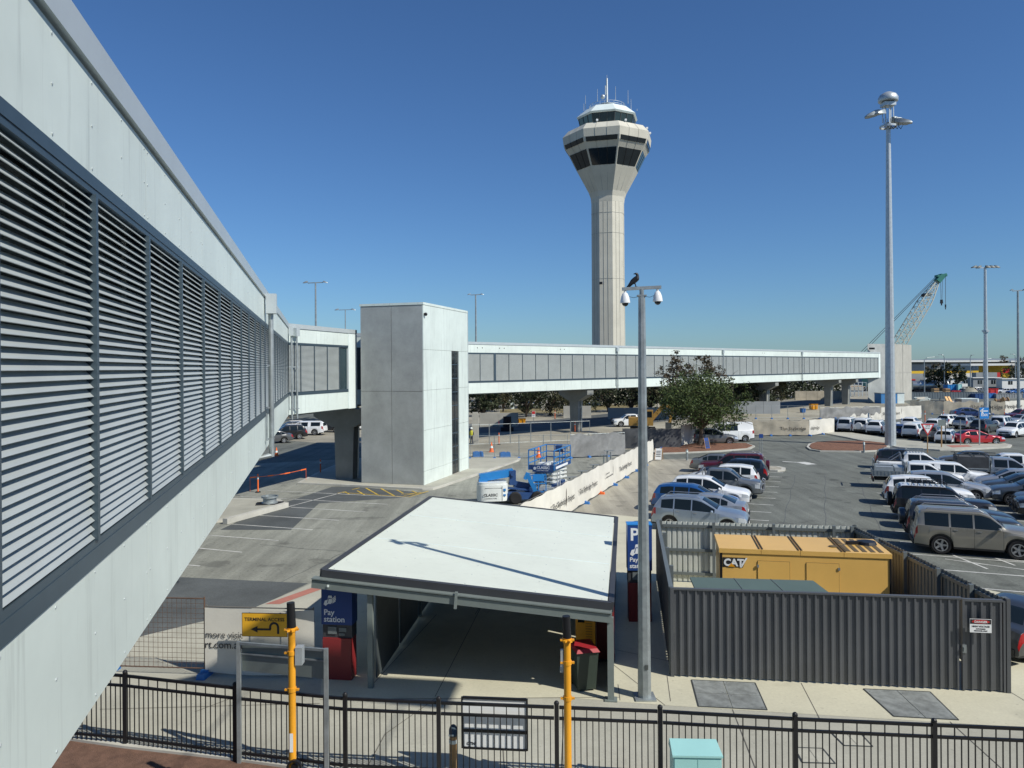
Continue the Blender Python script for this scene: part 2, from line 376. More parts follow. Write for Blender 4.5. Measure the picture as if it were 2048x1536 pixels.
for a, b in (((1080, 296), (1550, 328)), ((1550, 328), (1690, 287)), ((1255, 265), (1350, 318)), ((1360, 268), (1460, 324)), ((1195, 283), (1245, 312)), ((1470, 278), (1515, 302)), ((1110, 290), (1140, 308)), ((1160, 276), (1212, 264)), ((1575, 284), (1615, 303)), ((1500, 308), (1600, 303)), ((1520, 318), (1640, 296)), ((1060, 302), (1112, 290))):
    lot_line(yl, Z4(*a), Z4(*b), .11, .016)
struct('yellow_lines', yl, 'line_yellow')
def kerbed(name, px, top, h=.13, rim=.18, top_h=.10, world=None):
    pts = [V((p.x, p.y, 0)) for p in (world or [P(u, v) for u, v in px])]
    struct(name + '_kerb', MB().prism([(p.x, p.y) for p in pts], 0, h), 'kerb')
    c = sum(pts, V()) / len(pts); inn = []
    for p in pts:
        d = (c - p); inn.append(p + d.normalized() * min(rim * 1.6, d.length * .3))
    struct(name, MB().prism([(p.x, p.y) for p in inn], h * .5, h + .006 if top != 'mulch' else h + .05), top)
kerbed('tower_island', [(594, 969), (700, 973.5), (845, 981), (866, 980.5), (885, 975), (1000, 936), (1038, 922.5), (1041, 919), (1030, 915), (937, 911), (700, 920), (640, 945)], 'paving_grey')
kerbed('mulch_island', [(1613, 896), (1617, 890), (1632, 886), (1680, 884), (1740, 885), (1775, 889), (1780, 896), (1765, 903), (1720, 905), (1640, 904), (1620, 901)], 'mulch')
kerbed('path_island', [(1640, 866), (1700, 867), (1790, 881), (1900, 890), (2010, 889), (2024, 892), (2020, 896), (1910, 902), (1880, 902), (1800, 897), (1720, 882)], 'paving_grey')
kerbed('tree_bed', [(1306, 905), (1330, 893), (1400, 888), (1495, 889), (1510, 894), (1500, 899), (1440, 904), (1350, 908), (1312, 909)], 'mulch')
kerbed('row_end_island', None, 'paver', world=[lot(-5.6, 8.15), lot(-.4, 8.15), lot(.1, 8.4), lot(.1, 8.9), lot(-.4, 9.2), lot(-5.6, 9.2)])
kerbed('row_end_garden', None, 'mulch', world=[lot(10.2, 12.0), lot(16.5, 12.0), lot(17, 12.3), lot(16.5, 12.9), lot(10.4, 12.9), lot(9.9, 12.5)])
kerbed('left_island', [(300, 1062), (455, 1043), (574, 1012), (560, 1002), (430, 1000), (250, 1020)], 'paving_grey')
zone('path_tactile', [(1892, 893.5), (1935, 893), (1945, 896), (1905, 898)], 'tactile', .145)
zone('verge', [(1000, 831), (1110, 827), (1300, 812), (1300, 806), (1100, 812), (1000, 820)], 'dry_grass', .012)
def lid(px, rows, cols, label):
    p = [P(u, v, .02) for u, v in px]; o = thing('pit_cover', label, 'pit cover', p[0])
    L = lambda s, t: (p[0] * (1 - s) + p[1] * s) * (1 - t) + (p[3] * (1 - s) + p[2] * s) * t
    fr = MB()
    for k in range(4): fr.bar(p[k], p[(k + 1) % 4], .03, .02)
    part('frame', fr, 'steel_dark', o, world=True)
    for i in range(cols):
        for j in range(rows):
            e = .012; q = [L((i + e) / cols, (j + e) / rows), L((i + 1 - e) / cols, (j + e) / rows), L((i + 1 - e) / cols, (j + 1 - e) / rows), L((i + e) / cols, (j + 1 - e) / rows)]
            m = MB().plate([x + V((0, 0, -.004)) for x in q], (0, 0, 1), .012)
            for s_, t_ in ((.1, .1), (.9, .9)):
                c = (q[0] * (1 - s_) + q[1] * s_) * (1 - t_) + (q[3] * (1 - s_) + q[2] * s_) * t_; m.cyl(c, c + V((0, 0, .016)), .02, n=6)
            part('lid', m, 'pit_lid', o, world=True)
lid([(1383, 1360), (1510, 1366), (1534, 1420), (1397, 1413)], 2, 2, 'dark steel pit cover of four plates near the camera pole')
lid([(1727, 1378), (1860, 1384), (1917, 1440), (1788, 1433)], 1, 2, 'dark steel pit cover of two plates below the gate end of the enclosure')
def lid_small(px, label):
    p = [P(u, v, .016) for u, v in px]; o = thing('pit_cover', label, 'pit cover', p[0]); fr = MB()
    for k in range(4): fr.bar(p[k], p[(k + 1) % 4], .035, .012)
    part('frame', fr, 'steel_dark', o, world=True)
    for i in range(2):
        a, b = (p[0] * (1 - i / 2) + p[1] * i / 2), (p[0] * (.5 - i / 2) + p[1] * (.5 + i / 2)); c, d = (p[3] * (1 - i / 2) + p[2] * i / 2), (p[3] * (.5 - i / 2) + p[2] * (.5 + i / 2))
        e = (b - a) * .02; part('lid', MB().plate([a + e, b - e, d - e, c + e], (0, 0, 1), .004), 'paving_grey', o, world=True)
lid_small([(1660, 1463), (1720, 1466), (1745, 1493), (1688, 1491)], 'concrete infill pit cover behind the black fence, upper of the two')
lid_small([(1588, 1495), (1645, 1497), (1670, 1527), (1605, 1525)], 'concrete infill pit cover behind the black fence, lower of the two')
hm = MB(); hx = [-9000 + i * 300 for i in range(61)]
for i in range(60):
    z0, z1 = [66 + 16 * sin(x * .0013) + 10 * sin(x * .004 + 1) for x in (hx[i], hx[i + 1])]
    hm.add([(hx[i], 8600, -5), (hx[i + 1], 8600, -5), (hx[i + 1], 8700, z1), (hx[i], 8700, z0), (hx[i + 1], 8990, z1 * .9), (hx[i], 8990, z0 * .9)], [(0, 1, 2, 3), (3, 2, 4, 5)])
struct('hills', hm, 'hill_blue', True)

# ------------------------------------------------------------------ elevated walkways
ZB, ZW0, ZW1, ZT = 5.31, 6.425, 9.575, 10.69
def walkway(name, label, p0, p1, bay, first, dz=0, width=5, pitch=.0715, caps=(), wide=(), pipes=(), solid_end=0, vents=(), seams=2, start=0.0, glass_end=0):
    p0, p1 = V((p0[0], p0[1], 0)), V((p1[0], p1[1], 0)); d = (p1 - p0); L = d.length; d.normalize(); n = V((d.y, -d.x, 0))
    rz = atan2(d.y, d.x); o = thing(name, label, 'walkway', p0, rz)
    # local: x along, y = away from the viewer's side (left of d), -y towards the viewer
    z0, w0, w1, zt = ZB + dz, ZW0, ZW1, ZT + dz
    def cl(nm, za, zb, gap):
        m = MB(); x = 0; xs = [0] + [first + bay * seams * i for i in range(999) if 0 < first + bay * seams * i < L - .3] + [L]
        for a, b in zip(xs, xs[1:]): m.bb(a + .004, b - .004, 0, .08, za, zb)
        m.bb(0, L, .081, width, za, zb)
        for q in xs[1:-1]: m.bb(q - .0035, q + .0035, .02, .08, za + .002, zb - .002, 1)
        if dz == 0:
            for a, b in zip(xs, xs[1:]):
                for k in range(5):
                    for zz in (za + .06, (za + zb) / 2, zb - .06): x = a + .08 + (b - a - .16) * k / 4; m.cyl((x, .0, zz), (x, -.006, zz), .011, n=6, mi=2)
        return part(nm, m, ['white_cladding', 'steel_dark', 'capping'], o)
    cl('upper_cladding', w1, zt - .30, 1); cl('lower_cladding', z0, w0, 1)
    part('capping', MB().bb(-.02, L, -.05, width + .05, zt - .27, zt).bb(-.01, L - .01, .03, width, zt - .30, zt - .27), 'capping', o)
    part('soffit', MB().bb(0, L, .3, width - .3, z0 - .12, z0 - .003), 'soffit', o)
    e = L - solid_end
    part('glazing', MB().bb(0, e, .22, width - .1, w0 - .02, w1 + .02), 'walkway_glass', o)
    if solid_end: part('end_panel', MB().bb(e, L - .01, -.04, width - .05, z0 - .03, zt - .31), 'white_paint', o)
    fr = MB(); fr.bb(start, e, -.02, .2, w1 - .10, w1 - .001).bb(start, e, -.012, .2, w1 - .15, w1 - .101).bb(start, e, -.02, .2, w0 + .001, w0 + .14).bb(start, e, -.012, .2, w0 + .141, w0 + .2)
    part('window_frame', fr, 'slate_frame', o)
    xs = [start] + [first + bay * i for i in range(999) if start + .1 < first + bay * i < e - .1] + [e]
    for i, x in enumerate(xs[:-1]):
        ww = .16 if any(abs(x - q) < bay / 2 for q in wide) else .032
        if i: part('mullion', MB().bb(x - ww, x + ww, -.035, .19, w0 + .2, w1 - .15), 'slate_frame', o)
        x1 = xs[i + 1]; lv = MB(); z = w0 + .22
        if glass_end and i >= len(xs) - 1 - glass_end:
            part('window_pane', MB().bb(x + .06, x1 - .06, .06, .07, w0 + .2, w1 - .2), 'cab_glass', o); continue
        while z < w1 - .20:
            a, b = x + .036, x1 - .036
            lv.add([(a, -.012, z), (b, -.012, z), (b, .048, z + pitch * .92), (a, .048, z + pitch * .92), (a, -.008, z - .004), (b, -.008, z - .004)], [(0, 1, 2, 3), (4, 5, 1, 0)]); z += pitch
        part('louver_panel', lv, 'louver', o)
    for x, big in pipes:
        s = 1 if big else .75
        part('rainwater_head', MB().box((x, -.05 - .17 * s, w1 + .62), (.48 * s, .34 * s, .66 * s)), 'capping', o)
        dp = MB().cyl((x, -.2, z0 - .25), (x, -.2, w1 + .35), .085 * s, n=10)
        for zz in (z0 + .35, z0 + 1.4, w0 + 1.7): dp.bar((x - .17, -.06, zz), (x + .14, -.26, zz), .05)
        dp.bar((x - .2, -.06, z0 + .3), (x - .2, -.06, w0 + .1), .05)
        if big: dp.cyl((x, -.2, z0 - .2), (x - .1, .25, z0 - .28), .085, n=10)
        part('downpipe', dp, 'galvanised', o, True)
    for x in vents: part('vent', MB().cyl((x - .35, .02, zt - .62), (x - .35, -.012, zt - .62), .06, n=8).cyl((x + .35, .02, zt - .62), (x + .35, -.012, zt - .62), .06, n=8), 'black_metal', o)
    return o
D1 = V((-.2425, .9701, 0)); A0 = V((-1.585, -1.0, 0)); K1 = A0 + D1 * 47.6
def on_line(p, d, u):                    # distance along p + d*s where pixel column u crosses (at eye level)
    r = (u - 1024) / FP; return (r * p.y - p.x) / (d.x - r * d.y)
walkway('elevated_walkway', 'long white walkway with grey louvres running along the left side of the photo', A0, K1, 2.0, on_line(A0, D1, 187) % 2.0, pipes=((on_line(A0, D1, 530), 1), (47.2, 0)), width=5.2)
LD = V((.265, .964, 0)).normalized(); KB = K1 + LD * 8.7
walkway('elevated_walkway', 'short white walkway link between the long louvred walkway and the concrete lift tower', K1 + LD * .05, KB, 1.62, 1.3, dz=-.005, solid_end=1.25, pipes=((.55, 0),), glass_end=1)
B0 = V((-1.3, 82.6, 0)); BD = V((.699, .715, 0)).normalized(); BS = B0 - BD * 7.5
bl = on_line(BS, BD, 1772); mm = lambda u: on_line(BS, BD, u)
walkway('elevated_walkway', 'far white walkway crossing the site behind the tree and light poles', BS, BS + BD * bl, 2.145, mm(1017.7) % 2.145, dz=.01, solid_end=bl - mm(1757), wide=(mm(1000),),
        pipes=tuple((mm(u), 0) for u in (1233, 1445, 1603)), vents=[mm(u) for u in (960, 1004, 1125, 1347, 1527, 1660, 1730)], seams=20)
walkway('elevated_walkway', 'hidden stretch of white walkway joining behind the concrete lift tower', KB + V((3.2, 4.2, 0)), BS + V((0, -.4, 0)), 2.2, 1.1, dz=-.012, pitch=.15)
def pier(px, py, label, rz, w=1.15, h=ZB - .15):
    o = thing('bridge_pier', label, 'pier', (px, py, 0), rz)
    m = MB(); m.add([(-.4, -w / 2, 0), (.4, -w / 2, 0), (.4, w / 2, 0), (-.4, w / 2, 0), (-.4, -w / 2 - .12, h - 1.3), (.4, -w / 2 - .12, h - 1.3), (.4, w / 2 + .12, h - 1.3), (-.4, w / 2 + .12, h - 1.3)],
                    [(3, 2, 1, 0), (4, 5, 6, 7), (0, 1, 5, 4), (1, 2, 6, 5), (2, 3, 7, 6), (3, 0, 4, 7)])
    part('column', m, 'pier_concrete', o)
    y = 2.3; part('crosshead', MB().add([(-.6, -w / 2 - .2, h - 1.3), (.6, -w / 2 - .2, h - 1.3), (.6, w / 2 + .2, h - 1.3), (-.6, w / 2 + .2, h - 1.3), (-.6, -y, h - .55), (.6, -y, h - .55), (.6, y, h - .55), (-.6, y, h - .55), (-.6, -y, h), (.6, -y, h), (.6, y, h), (-.6, y, h)],
        [(3, 2, 1, 0), (0, 1, 5, 4), (1, 2, 6, 5), (2, 3, 7, 6), (3, 0, 4, 7), (4, 5, 9, 8), (5, 6, 10, 9), (6, 7, 11, 10), (7, 4, 8, 11), (8, 9, 10, 11)]), 'pier_concrete', o)
    part('downpipe', MB().cyl((.2, -w / 2 - .12, 0), (.2, -w / 2 - .22, h - 1.2), .06, n=8), 'galvanised_bright', o)
brz = atan2(BD.y, BD.x); nb = V((-BD.y, BD.x, 0)) * 2.5
for u, lab in ((1183, 'concrete pier holding up the far walkway left of the camera pole'), (1556, 'concrete pier holding up the far walkway right of the green tree'), (1682, 'concrete pier between the site fence and the far end of the walkway'), (1716, 'narrow looking concrete pier next to the far grey lift tower')):
    p = BS + BD * mm(u) + nb; p = p + BD * (nb.length * 0.0); pier(p.x, p.y, lab, brz)
lrz = atan2(LD.y, LD.x); c = V((-11.9, 55.2, 0)); pier(c.x, c.y, 'shaded concrete pier under the walkway link beside the lift tower', lrz, 1.3, ZB - .16)

# ------------------------------------------------------------------ concrete lift tower
def lift_tower():
    B, C, A = P(848, 970.5, .13), P(936, 937.5, .13), P(725, 966, .13)
    e = (C - B); e.z = 0; ln = e.length; e.normalize(); f = V((-e.y, e.x, 0)); wd = (A - B).dot(f) + .12
    o = thing('lift_tower', 'tall square lift tower with grey concrete and white panel sides', 'tower', (B.x, B.y, .135), atan2(e.y, e.x))
    H = Q(847, 606, B.y).z - .135
    part('core', MB().bb(.06, ln - .06, .06, wd, .0, H - .1), 'joint', o)
    part('capping', MB().bb(-.05, ln + .05, -.05, wd + .05, H - .1, H + .06), 'white_cladding', o)
    zz = [0, H * .515, H - .12]
    for a, b in zip(zz, zz[1:]):
        for c, d in ((.02, wd * .5), (wd * .5, wd)): part('concrete_panel', MB().bb(-.02, .055, c + .015, d - .015, a + .012, b - .012), 'concrete_grey', o)
    x0, x1 = ln * .60, ln * .775; zr = [0, H * .075, H * .30, H * .52, H * .745, H - .12]
    for i, (a, b) in enumerate(zip(zr, zr[1:])):
        sp = ((-.02, x0), (x1, ln + .02)) if i < 4 else ((-.02, ln + .02),)
        for c, d in sp: part('wall_panel', MB().bb(c + .008, d - .008, -.03, .055, a + .008, b - .008), 'white_cladding', o)
    part('corner_trim', MB().bb(ln + .015, ln + .10, -.05, .1, 0, H), 'capping', o)
    part('stair_window', MB().bb(x0 + .02, x1 - .02, .03, .055, .05, zr[4] - .03), 'dark_glass', o)
    wf = MB()
    for k in range(1, 9): wf.bb(x0 + .02, x1 - .02, .012, .028, zr[4] * k / 9 - .03, zr[4] * k / 9 + .03)
    wf.bb((x0 + x1) / 2 - .02, (x0 + x1) / 2 + .02, .0, .011, .05, zr[4] - .03); part('window_frame', wf, 'slate_frame', o)
    part('camera', MB().ball((.12, -.16, H - .75), .12).bar((.12, -.03, H - .7), (.12, -.16, H - .7), .08), 'black_metal', o, True)
lift_tower()
def far_tower():
    Y = 166; a, b, c = Q(1735, 700, Y - 3), Q(1787, 700, Y), Q(1822, 700, Y + 9); o = thing('lift_tower', 'plain grey concrete lift tower at the far end of the long walkway', 'tower', (b.x, b.y, 0), 0)
    e = V((c.x - b.x, c.y - b.y, 0)); f = V((a.x - b.x, a.y - b.y, 0)); zt = Q(1787, 688, Y).z
    def face(d, s0, s1, z0, z1, nrm): return MB().plate([b * 1.0 + d * s0 + V((0, 0, z0 - b.z)), b + d * s1 + V((0, 0, z0 - b.z)), b + d * s1 + V((0, 0, z1 - b.z)), b + d * s0 + V((0, 0, z1 - b.z))], nrm, .08)
    part('core', MB().prism([((b + e * .01 + f * .01).x, (b + e * .01 + f * .01).y), ((b + e).x, (b + e).y), ((b + e + f).x, (b + e + f).y), ((b + f).x, (b + f).y)], 0, zt - .1), 'concrete_grey', o, world=True)
    for z0, z1 in ((0, zt * .5 - .02), (zt * .5 + .02, zt)):
        part('concrete_panel', face(e, 0, .48, z0, z1, (.8, -.6, 0)), 'concrete_pale', o, world=True); part('concrete_panel', face(e, .50, 1, z0, z1, (.8, -.6, 0)), 'concrete_pale', o, world=True)
        part('concrete_panel', face(f, 0.01, 1, z0, z1, (-.2, -1, 0)), 'concrete_grey', o, world=True)
    for u in (1741, 1746.5): q = Q(u, 697, Y - 3.4); part('vent', MB().box((q.x, q.y, q.z), (.5, .3, .4)), 'black_metal', o, world=True)
far_tower()

# ------------------------------------------------------------------ air traffic control tower
def control_tower():
    Y = 165.0; c = Q(1217.5, 700, Y); kk = Y / FP; o = thing('control_tower', 'tall concrete air traffic control tower with flared octagonal head and dark windows', 'tower', (c.x, c.y, 0))
    zv = lambda v: HC - (ab(1217, v)[1]) * kk
    ph = atan2(-c.y, -c.x) + R(15); rr = lambda px: px * kk / .966
    lp = lambda lst: [(rr(r), zv(v)) for v, r in lst]
    shaft = [(rr(33.5), 0), (rr(32.6), zv(560)), (rr(32.4), zv(408))]
    part('shaft', MB().lathe((0, 0, 0), shaft, 8, ph=ph), 'tower_concrete', o)
    part('neck', MB().lathe((0, 0, 0), lp([(408, 32.5), (398, 33.6), (388, 37), (345, 60.2), (344, 60.4)]), 8, ph=ph), 'tower_concrete', o)
    part('head', MB().lathe((0, 0, 0), lp([(344, 60.4), (314, 75), (302, 83.5), (294, 86), (279, 88), (278.4, 87.5), (266, 76.5), (265.5, 50)]), 8, ph=ph), 'tower_concrete', o)
    def band(nm, v0, r0, v1, r1, off, e0, e1, m, panes, pm=None):
        for k in range(8):
            t0, t1 = ph + k * pi / 4, ph + (k + 1) * pi / 4; qs = []
            for v, r in ((v0, r0), (v1, r1)):
                a, b = V((rr(r) * cos(t0), rr(r) * sin(t0), zv(v))), V((rr(r) * cos(t1), rr(r) * sin(t1), zv(v))); qs += [a + (b - a) * e0, a + (b - a) * e1]
            q = [qs[0], qs[1], qs[3], qs[2]]; nn = (q[1] - q[0]).cross(q[3] - q[0]).normalized(); tm = (t0 + t1) / 2
            if nn.dot(V((cos(tm), sin(tm), 0))) < 0: nn = -nn
            w_ = part(nm, MB().plate([x - nn * .02 for x in q], nn, off + .02), m, o)
            if panes:
                fm = MB()
                for i in range(1, panes):
                    s = i / panes; a, b = q[0] * (1 - s) + q[1] * s, q[3] * (1 - s) + q[2] * s; fm.bar(a + nn * off, b + nn * off, .12, .1, up=nn)
                part('window_frame', fm, pm or 'black_metal', w_)
    band('window', 343.5, 60.6, 314.5, 75.2, .06, .045, .955, 'dark_glass', 3)
    band('slot_window', 303, 83.3, 294.5, 86.1, .05, .05, .95, 'dark_glass', 3)
    gm = MB()
    def groove(v0, r0, v1, r1, s, wv=.10):
        for k in range(8):
            t0, t1 = ph + k * pi / 4, ph + (k + 1) * pi / 4; z0 = 0.3 if v0 is None else zv(v0)
            a = V((rr(r0) * cos(t0), rr(r0) * sin(t0), z0)).lerp(V((rr(r0) * cos(t1), rr(r0) * sin(t1), z0)), s); b = V((rr(r1) * cos(t0), rr(r1) * sin(t0), zv(v1))).lerp(V((rr(r1) * cos(t1), rr(r1) * sin(t1), zv(v1))), s); gm.bar(a, b, wv, .04)
    for s in (.33, .66): groove(388, 37, 344, 60.4, s); groove(314, 75.2, 302.5, 83.6, s); groove(294, 86.1, 279, 88, s); groove(278, 87.4, 266.3, 76.8, s); groove(None, 33.4, 408, 32.5, s, .07)
    for v, r in ((560, 32.7), (470, 32.6), (430, 32.6)):
        for k in range(8):
            t0, t1 = ph + k * pi / 4, ph + (k + 1) * pi / 4; gm.bar((rr(r) * cos(t0), rr(r) * sin(t0), zv(v)), (rr(r) * cos(t1), rr(r) * sin(t1), zv(v)), .06, .05)
    part('panel_joint', gm, 'concrete_pale', o)
    part('cab_window', MB().lathe((0, 0, 0), lp([(266, 51), (241.5, 56.5), (241, 50)]), 8, ph=ph), 'cab_glass', o)
    cm = MB()
    for k in range(8):
        t0, t1 = ph + k * pi / 4, ph + (k + 1) * pi / 4
        for s in (0, .33, .66):
            a, b = [V((rr(r) * cos(t0), rr(r) * sin(t0), zv(v))).lerp(V((rr(r) * cos(t1), rr(r) * sin(t1), zv(v))), s) for v, r in ((266, 51.2), (241.6, 56.7))]; cm.bar(a, b, .12)
    part('window_mullion', cm, 'steel_dark', o)
    part('cab_roof', MB().lathe((0, 0, 0), lp([(241, 58), (238, 60.5), (222, 42), (221, 41), (220.6, 0)]), 8, ph=ph), 'white_paint', o)
    rl = MB(); n = 24; r0 = rr(34)
    for k in range(n):
        t0, t1 = 2 * pi * k / n, 2 * pi * (k + 1) / n; rl.bar((r0 * cos(t0), r0 * sin(t0), zv(221)), (r0 * cos(t0), r0 * sin(t0), zv(212)), .06)
        for z in (212, 216.5): rl.bar((r0 * cos(t0), r0 * sin(t0), zv(z)), (r0 * cos(t1), r0 * sin(t1), zv(z)), .06)
    part('roof_railing', rl, 'galvanised_bright', o)
    part('mast', MB().cyl((0, 0, zv(221)), (0, 0, zv(157)), .26, .2, 8).cyl((0, 0, zv(157)), (0, 0, zv(150)), .05, n=6).box((-.3, 0, zv(181)), (.25, .4, 2)), 'galvanised_bright', o, True)
    part('platform', MB().cyl((0, 0, zv(220)), (0, 0, zv(217)), 2.0, n=12).cyl((0, 0, zv(212)), (0, 0, zv(211.6)), 2.1, n=12).ball((-1, -1, zv(197)), .5), 'galvanised_bright', o, True)
    for x, y, v0, v1 in ((-44, -10, 222, 194), (-46, 5, 220, 205), (-22, -25, 212, 187), (13, -30, 212, 184), (39, -20, 214, 188), (48, 0, 222, 198), (60, 0, 222, 218), (-52, 8, 228, 224)):
        part('antenna', MB().cyl((x * kk, y * kk, zv(v0)), (x * kk, y * kk, zv(v1)), .07, .04, 6), 'galvanised_bright', o)
    for t, r, v in ((R(-112), 72, 265), (R(-70), 74, 266), (R(-15), 76, 266), (R(-3), 82, 271)):
        x, y = rr(r) * cos(t), rr(r) * sin(t); part('floodlight', MB().box((x, y, zv(v - 3)), (.4, .4, .35)).cyl((x, y, zv(v)), (x, y, zv(v - 3)), .1, n=6), 'camera_white', o)
    part('hatch', MB().plate([V((rr(33.3) * cos(ph - .7) - .3, rr(33.3) * sin(ph - .7) - .15, zv(572))), V((rr(33.3) * cos(ph - .7) + .3, rr(33.3) * sin(ph - .7) - .35, zv(572))), V((rr(33.3) * cos(ph - .7) + .3, rr(33.3) * sin(ph - .7) - .35, zv(567))), V((rr(33.3) * cos(ph - .7) - .3, rr(33.3) * sin(ph - .7) - .15, zv(567)))], (-.3, -1, 0), .1), 'black_metal', o)
control_tower()

sm = MB()
for s0, k0, s1, k1 in ((2.6, -3, 2.9, 8), (.6, -3.5, .9, 7.6), (5.2, -3, 5.0, 7)):
    p, q = lot(s0, k0), lot(s1, k1); n = 14
    for i in range(n): strip_mb(sm, p.lerp(q, i / n) + GH * (.06 * sin(i * 1.7)), p.lerp(q, (i + 1) / n) + GH * (.06 * sin(i * 1.7 + 1.7)), .035, .003)
for a, b_ in (((700, 1100), (560, 1165)), ((830, 1010), (690, 1115)), ((520, 1090), (760, 1110)), ((1480, 912), (1700, 880)), ((1560, 880), (1640, 925))):
    p, q = P(*a), P(*b_); n = 10
    for i in range(n): strip_mb(sm, p.lerp(q, i / n) + V((.05 * sin(i * 2.1), .08 * sin(i * 1.3), 0)), p.lerp(q, (i + 1) / n) + V((.05 * sin(i * 2.1 + 2.1), .08 * sin(i * 1.3 + 1.3), 0)), .03, .012)
struct('tarmac_cracks', sm, 'asphalt_dark')
# ------------------------------------------------------------------ vehicles
def lerpf(pts, x):
    if x >= pts[0][0]: return pts[0][1]
    for (x0, y0), (x1, y1) in zip(pts, pts[1:]):
        if x >= x1: return y0 + (y1 - y0) * (x0 - x) / (x0 - x1) if x0 != x1 else y1
    return pts[-1][1]
def smf(pts, x, r=.07): return (lerpf(pts, x + r) + lerpf(pts, x) * 2 + lerpf(pts, x - r)) / 4
# profiles run from the front (+x) to the rear (-x); top = outline over the middle, belt = bottom of the side glass
SPEC = dict(
    suv=dict(L=4.7, W=1.88, top=[(2.35, .72), (2.27, .90), (1.95, 1.0), (1.1, 1.12), (.95, 1.16), (.15, 1.62), (-.2, 1.70), (-1.2, 1.71), (-1.95, 1.62), (-2.28, 1.12), (-2.35, .80)],
        belt=[(2.35, .8), (.9, 1.02), (-2.0, 1.14)], ws=(.17, .92), rw=(-2.24, -1.98), panes=[(.80, -.30), (-.36, -1.18), (-1.25, -1.86)], wx=(1.42, -1.42), wr=.36, roofw=.63, clad=1, rails=1, track=.80),
    offroad=dict(L=4.8, W=1.88, top=[(2.4, .75), (2.36, 1.02), (2.1, 1.10), (1.1, 1.18), (.98, 1.22), (.42, 1.72), (.1, 1.82), (-1.9, 1.84), (-2.2, 1.76), (-2.34, 1.15), (-2.38, .85), (-2.4, .6)],
        belt=[(2.4, .9), (.9, 1.12), (-2.2, 1.18)], ws=(.44, .95), rw=(-2.33, -2.22), panes=[(.82, -.15), (-.22, -1.02), (-1.1, -2.0)], wx=(1.38, -1.40), wr=.39, roofw=.70, clad=1, rails=1, track=.80),
    sedan=dict(L=4.85, W=1.86, top=[(2.42, .62), (2.36, .76), (2.0, .86), (1.05, .98), (.9, 1.02), (.1, 1.40), (-.2, 1.45), (-.85, 1.44), (-1.2, 1.36), (-1.85, 1.08), (-2.3, 1.04), (-2.38, .9), (-2.42, .6)],
        belt=[(2.42, .7), (.9, .90), (-1.8, 1.0)], ws=(.12, .88), rw=(-1.82, -1.15), panes=[(.75, -.25), (-.31, -1.05), (-1.10, -1.45)], wx=(1.45, -1.38), wr=.33, roofw=.60, clad=0, rails=0, track=.79),
    hatch=dict(L=4.25, W=1.78, top=[(2.12, .64), (2.06, .80), (1.75, .90), (1.0, 1.02), (.88, 1.06), (.1, 1.44), (-.2, 1.50), (-1.1, 1.49), (-1.7, 1.38), (-2.02, 1.02), (-2.12, .62)],
        belt=[(2.12, .7), (.9, .93), (-1.8, 1.06)], ws=(.12, .86), rw=(-2.0, -1.74), panes=[(.74, -.22), (-.28, -1.0), (-1.06, -1.52)], wx=(1.30, -1.25), wr=.32, roofw=.60, clad=0, rails=0, track=.75),
    wagon=dict(L=4.8, W=1.84, top=[(2.4, .64), (2.34, .80), (2.0, .91), (1.1, 1.03), (.95, 1.07), (.15, 1.47), (-.2, 1.54), (-1.4, 1.55), (-2.05, 1.46), (-2.32, 1.05), (-2.4, .62)],
        belt=[(2.4, .7), (.9, .95), (-2.1, 1.05)], ws=(.17, .92), rw=(-2.29, -2.08), panes=[(.8, -.25), (-.31, -1.08), (-1.15, -1.9)], wx=(1.42, -1.36), wr=.33, roofw=.60, clad=0, rails=1, track=.78),
    ute=dict(L=5.25, W=1.86, top=[(2.62, .75), (2.57, 1.0), (2.3, 1.08), (1.5, 1.16), (1.36, 1.2), (.75, 1.66), (.5, 1.75), (-.55, 1.76), (-.75, 1.66), (-.86, 1.14), (-.9, 1.10), (-2.55, 1.10), (-2.6, 1.06), (-2.62, .6)],
        belt=[(2.62, .85), (1.3, 1.08), (-.9, 1.14), (-.95, 1.02), (-2.6, 1.02)], ws=(.77, 1.34), rw=(-.845, -.77), panes=[(1.2, .32), (.25, -.52)], wx=(1.62, -1.50), wr=.38, roofw=.66, clad=0, rails=0, track=.78),
    canopy=dict(L=5.25, W=1.86, top=[(2.62, .75), (2.57, 1.0), (2.3, 1.08), (1.5, 1.16), (1.36, 1.2), (.75, 1.66), (.5, 1.75), (-.8, 1.77), (-2.3, 1.76), (-2.5, 1.66), (-2.58, 1.06), (-2.62, .6)],
        belt=[(2.62, .85), (1.3, 1.08), (-2.6, 1.18)], ws=(.77, 1.34), rw=(-2.56, -2.50), panes=[(1.2, .32), (.25, -.62), (-1.0, -2.2)], wx=(1.62, -1.50), wr=.38, roofw=.70, clad=0, rails=0, track=.78),
    chassis=dict(L=3.4, W=1.84, top=[(1.7, .75), (1.65, 1.0), (1.38, 1.08), (.58, 1.16), (.44, 1.2), (-.17, 1.66), (-.42, 1.75), (-1.5, 1.76), (-1.62, 1.68), (-1.68, 1.1), (-1.7, .6)],
        belt=[(1.7, .85), (.38, 1.08), (-1.7, 1.12)], ws=(-.15, .42), rw=(-1.675, -1.63), panes=[(.28, -.58), (-.66, -1.45)], wx=(.70, -9), wr=.38, roofw=.66, clad=0, rails=0, track=.78),
)
SPEC['van'] = dict(L=5.1, W=1.95, top=[(2.55, .7), (2.5, 1.0), (2.2, 1.15), (1.9, 1.3), (1.25, 1.95), (.9, 2.1), (-2.4, 2.12), (-2.5, 2.0), (-2.55, .7)], belt=[(2.55, .85), (1.9, 1.2), (-2.5, 1.25)], ws=(1.27, 1.88), rw=(-2.545, -2.51), panes=[(1.6, .75), (.65, -.7)], wx=(1.6, -1.5), wr=.35, roofw=.76, clad=0, rails=0, track=.8)
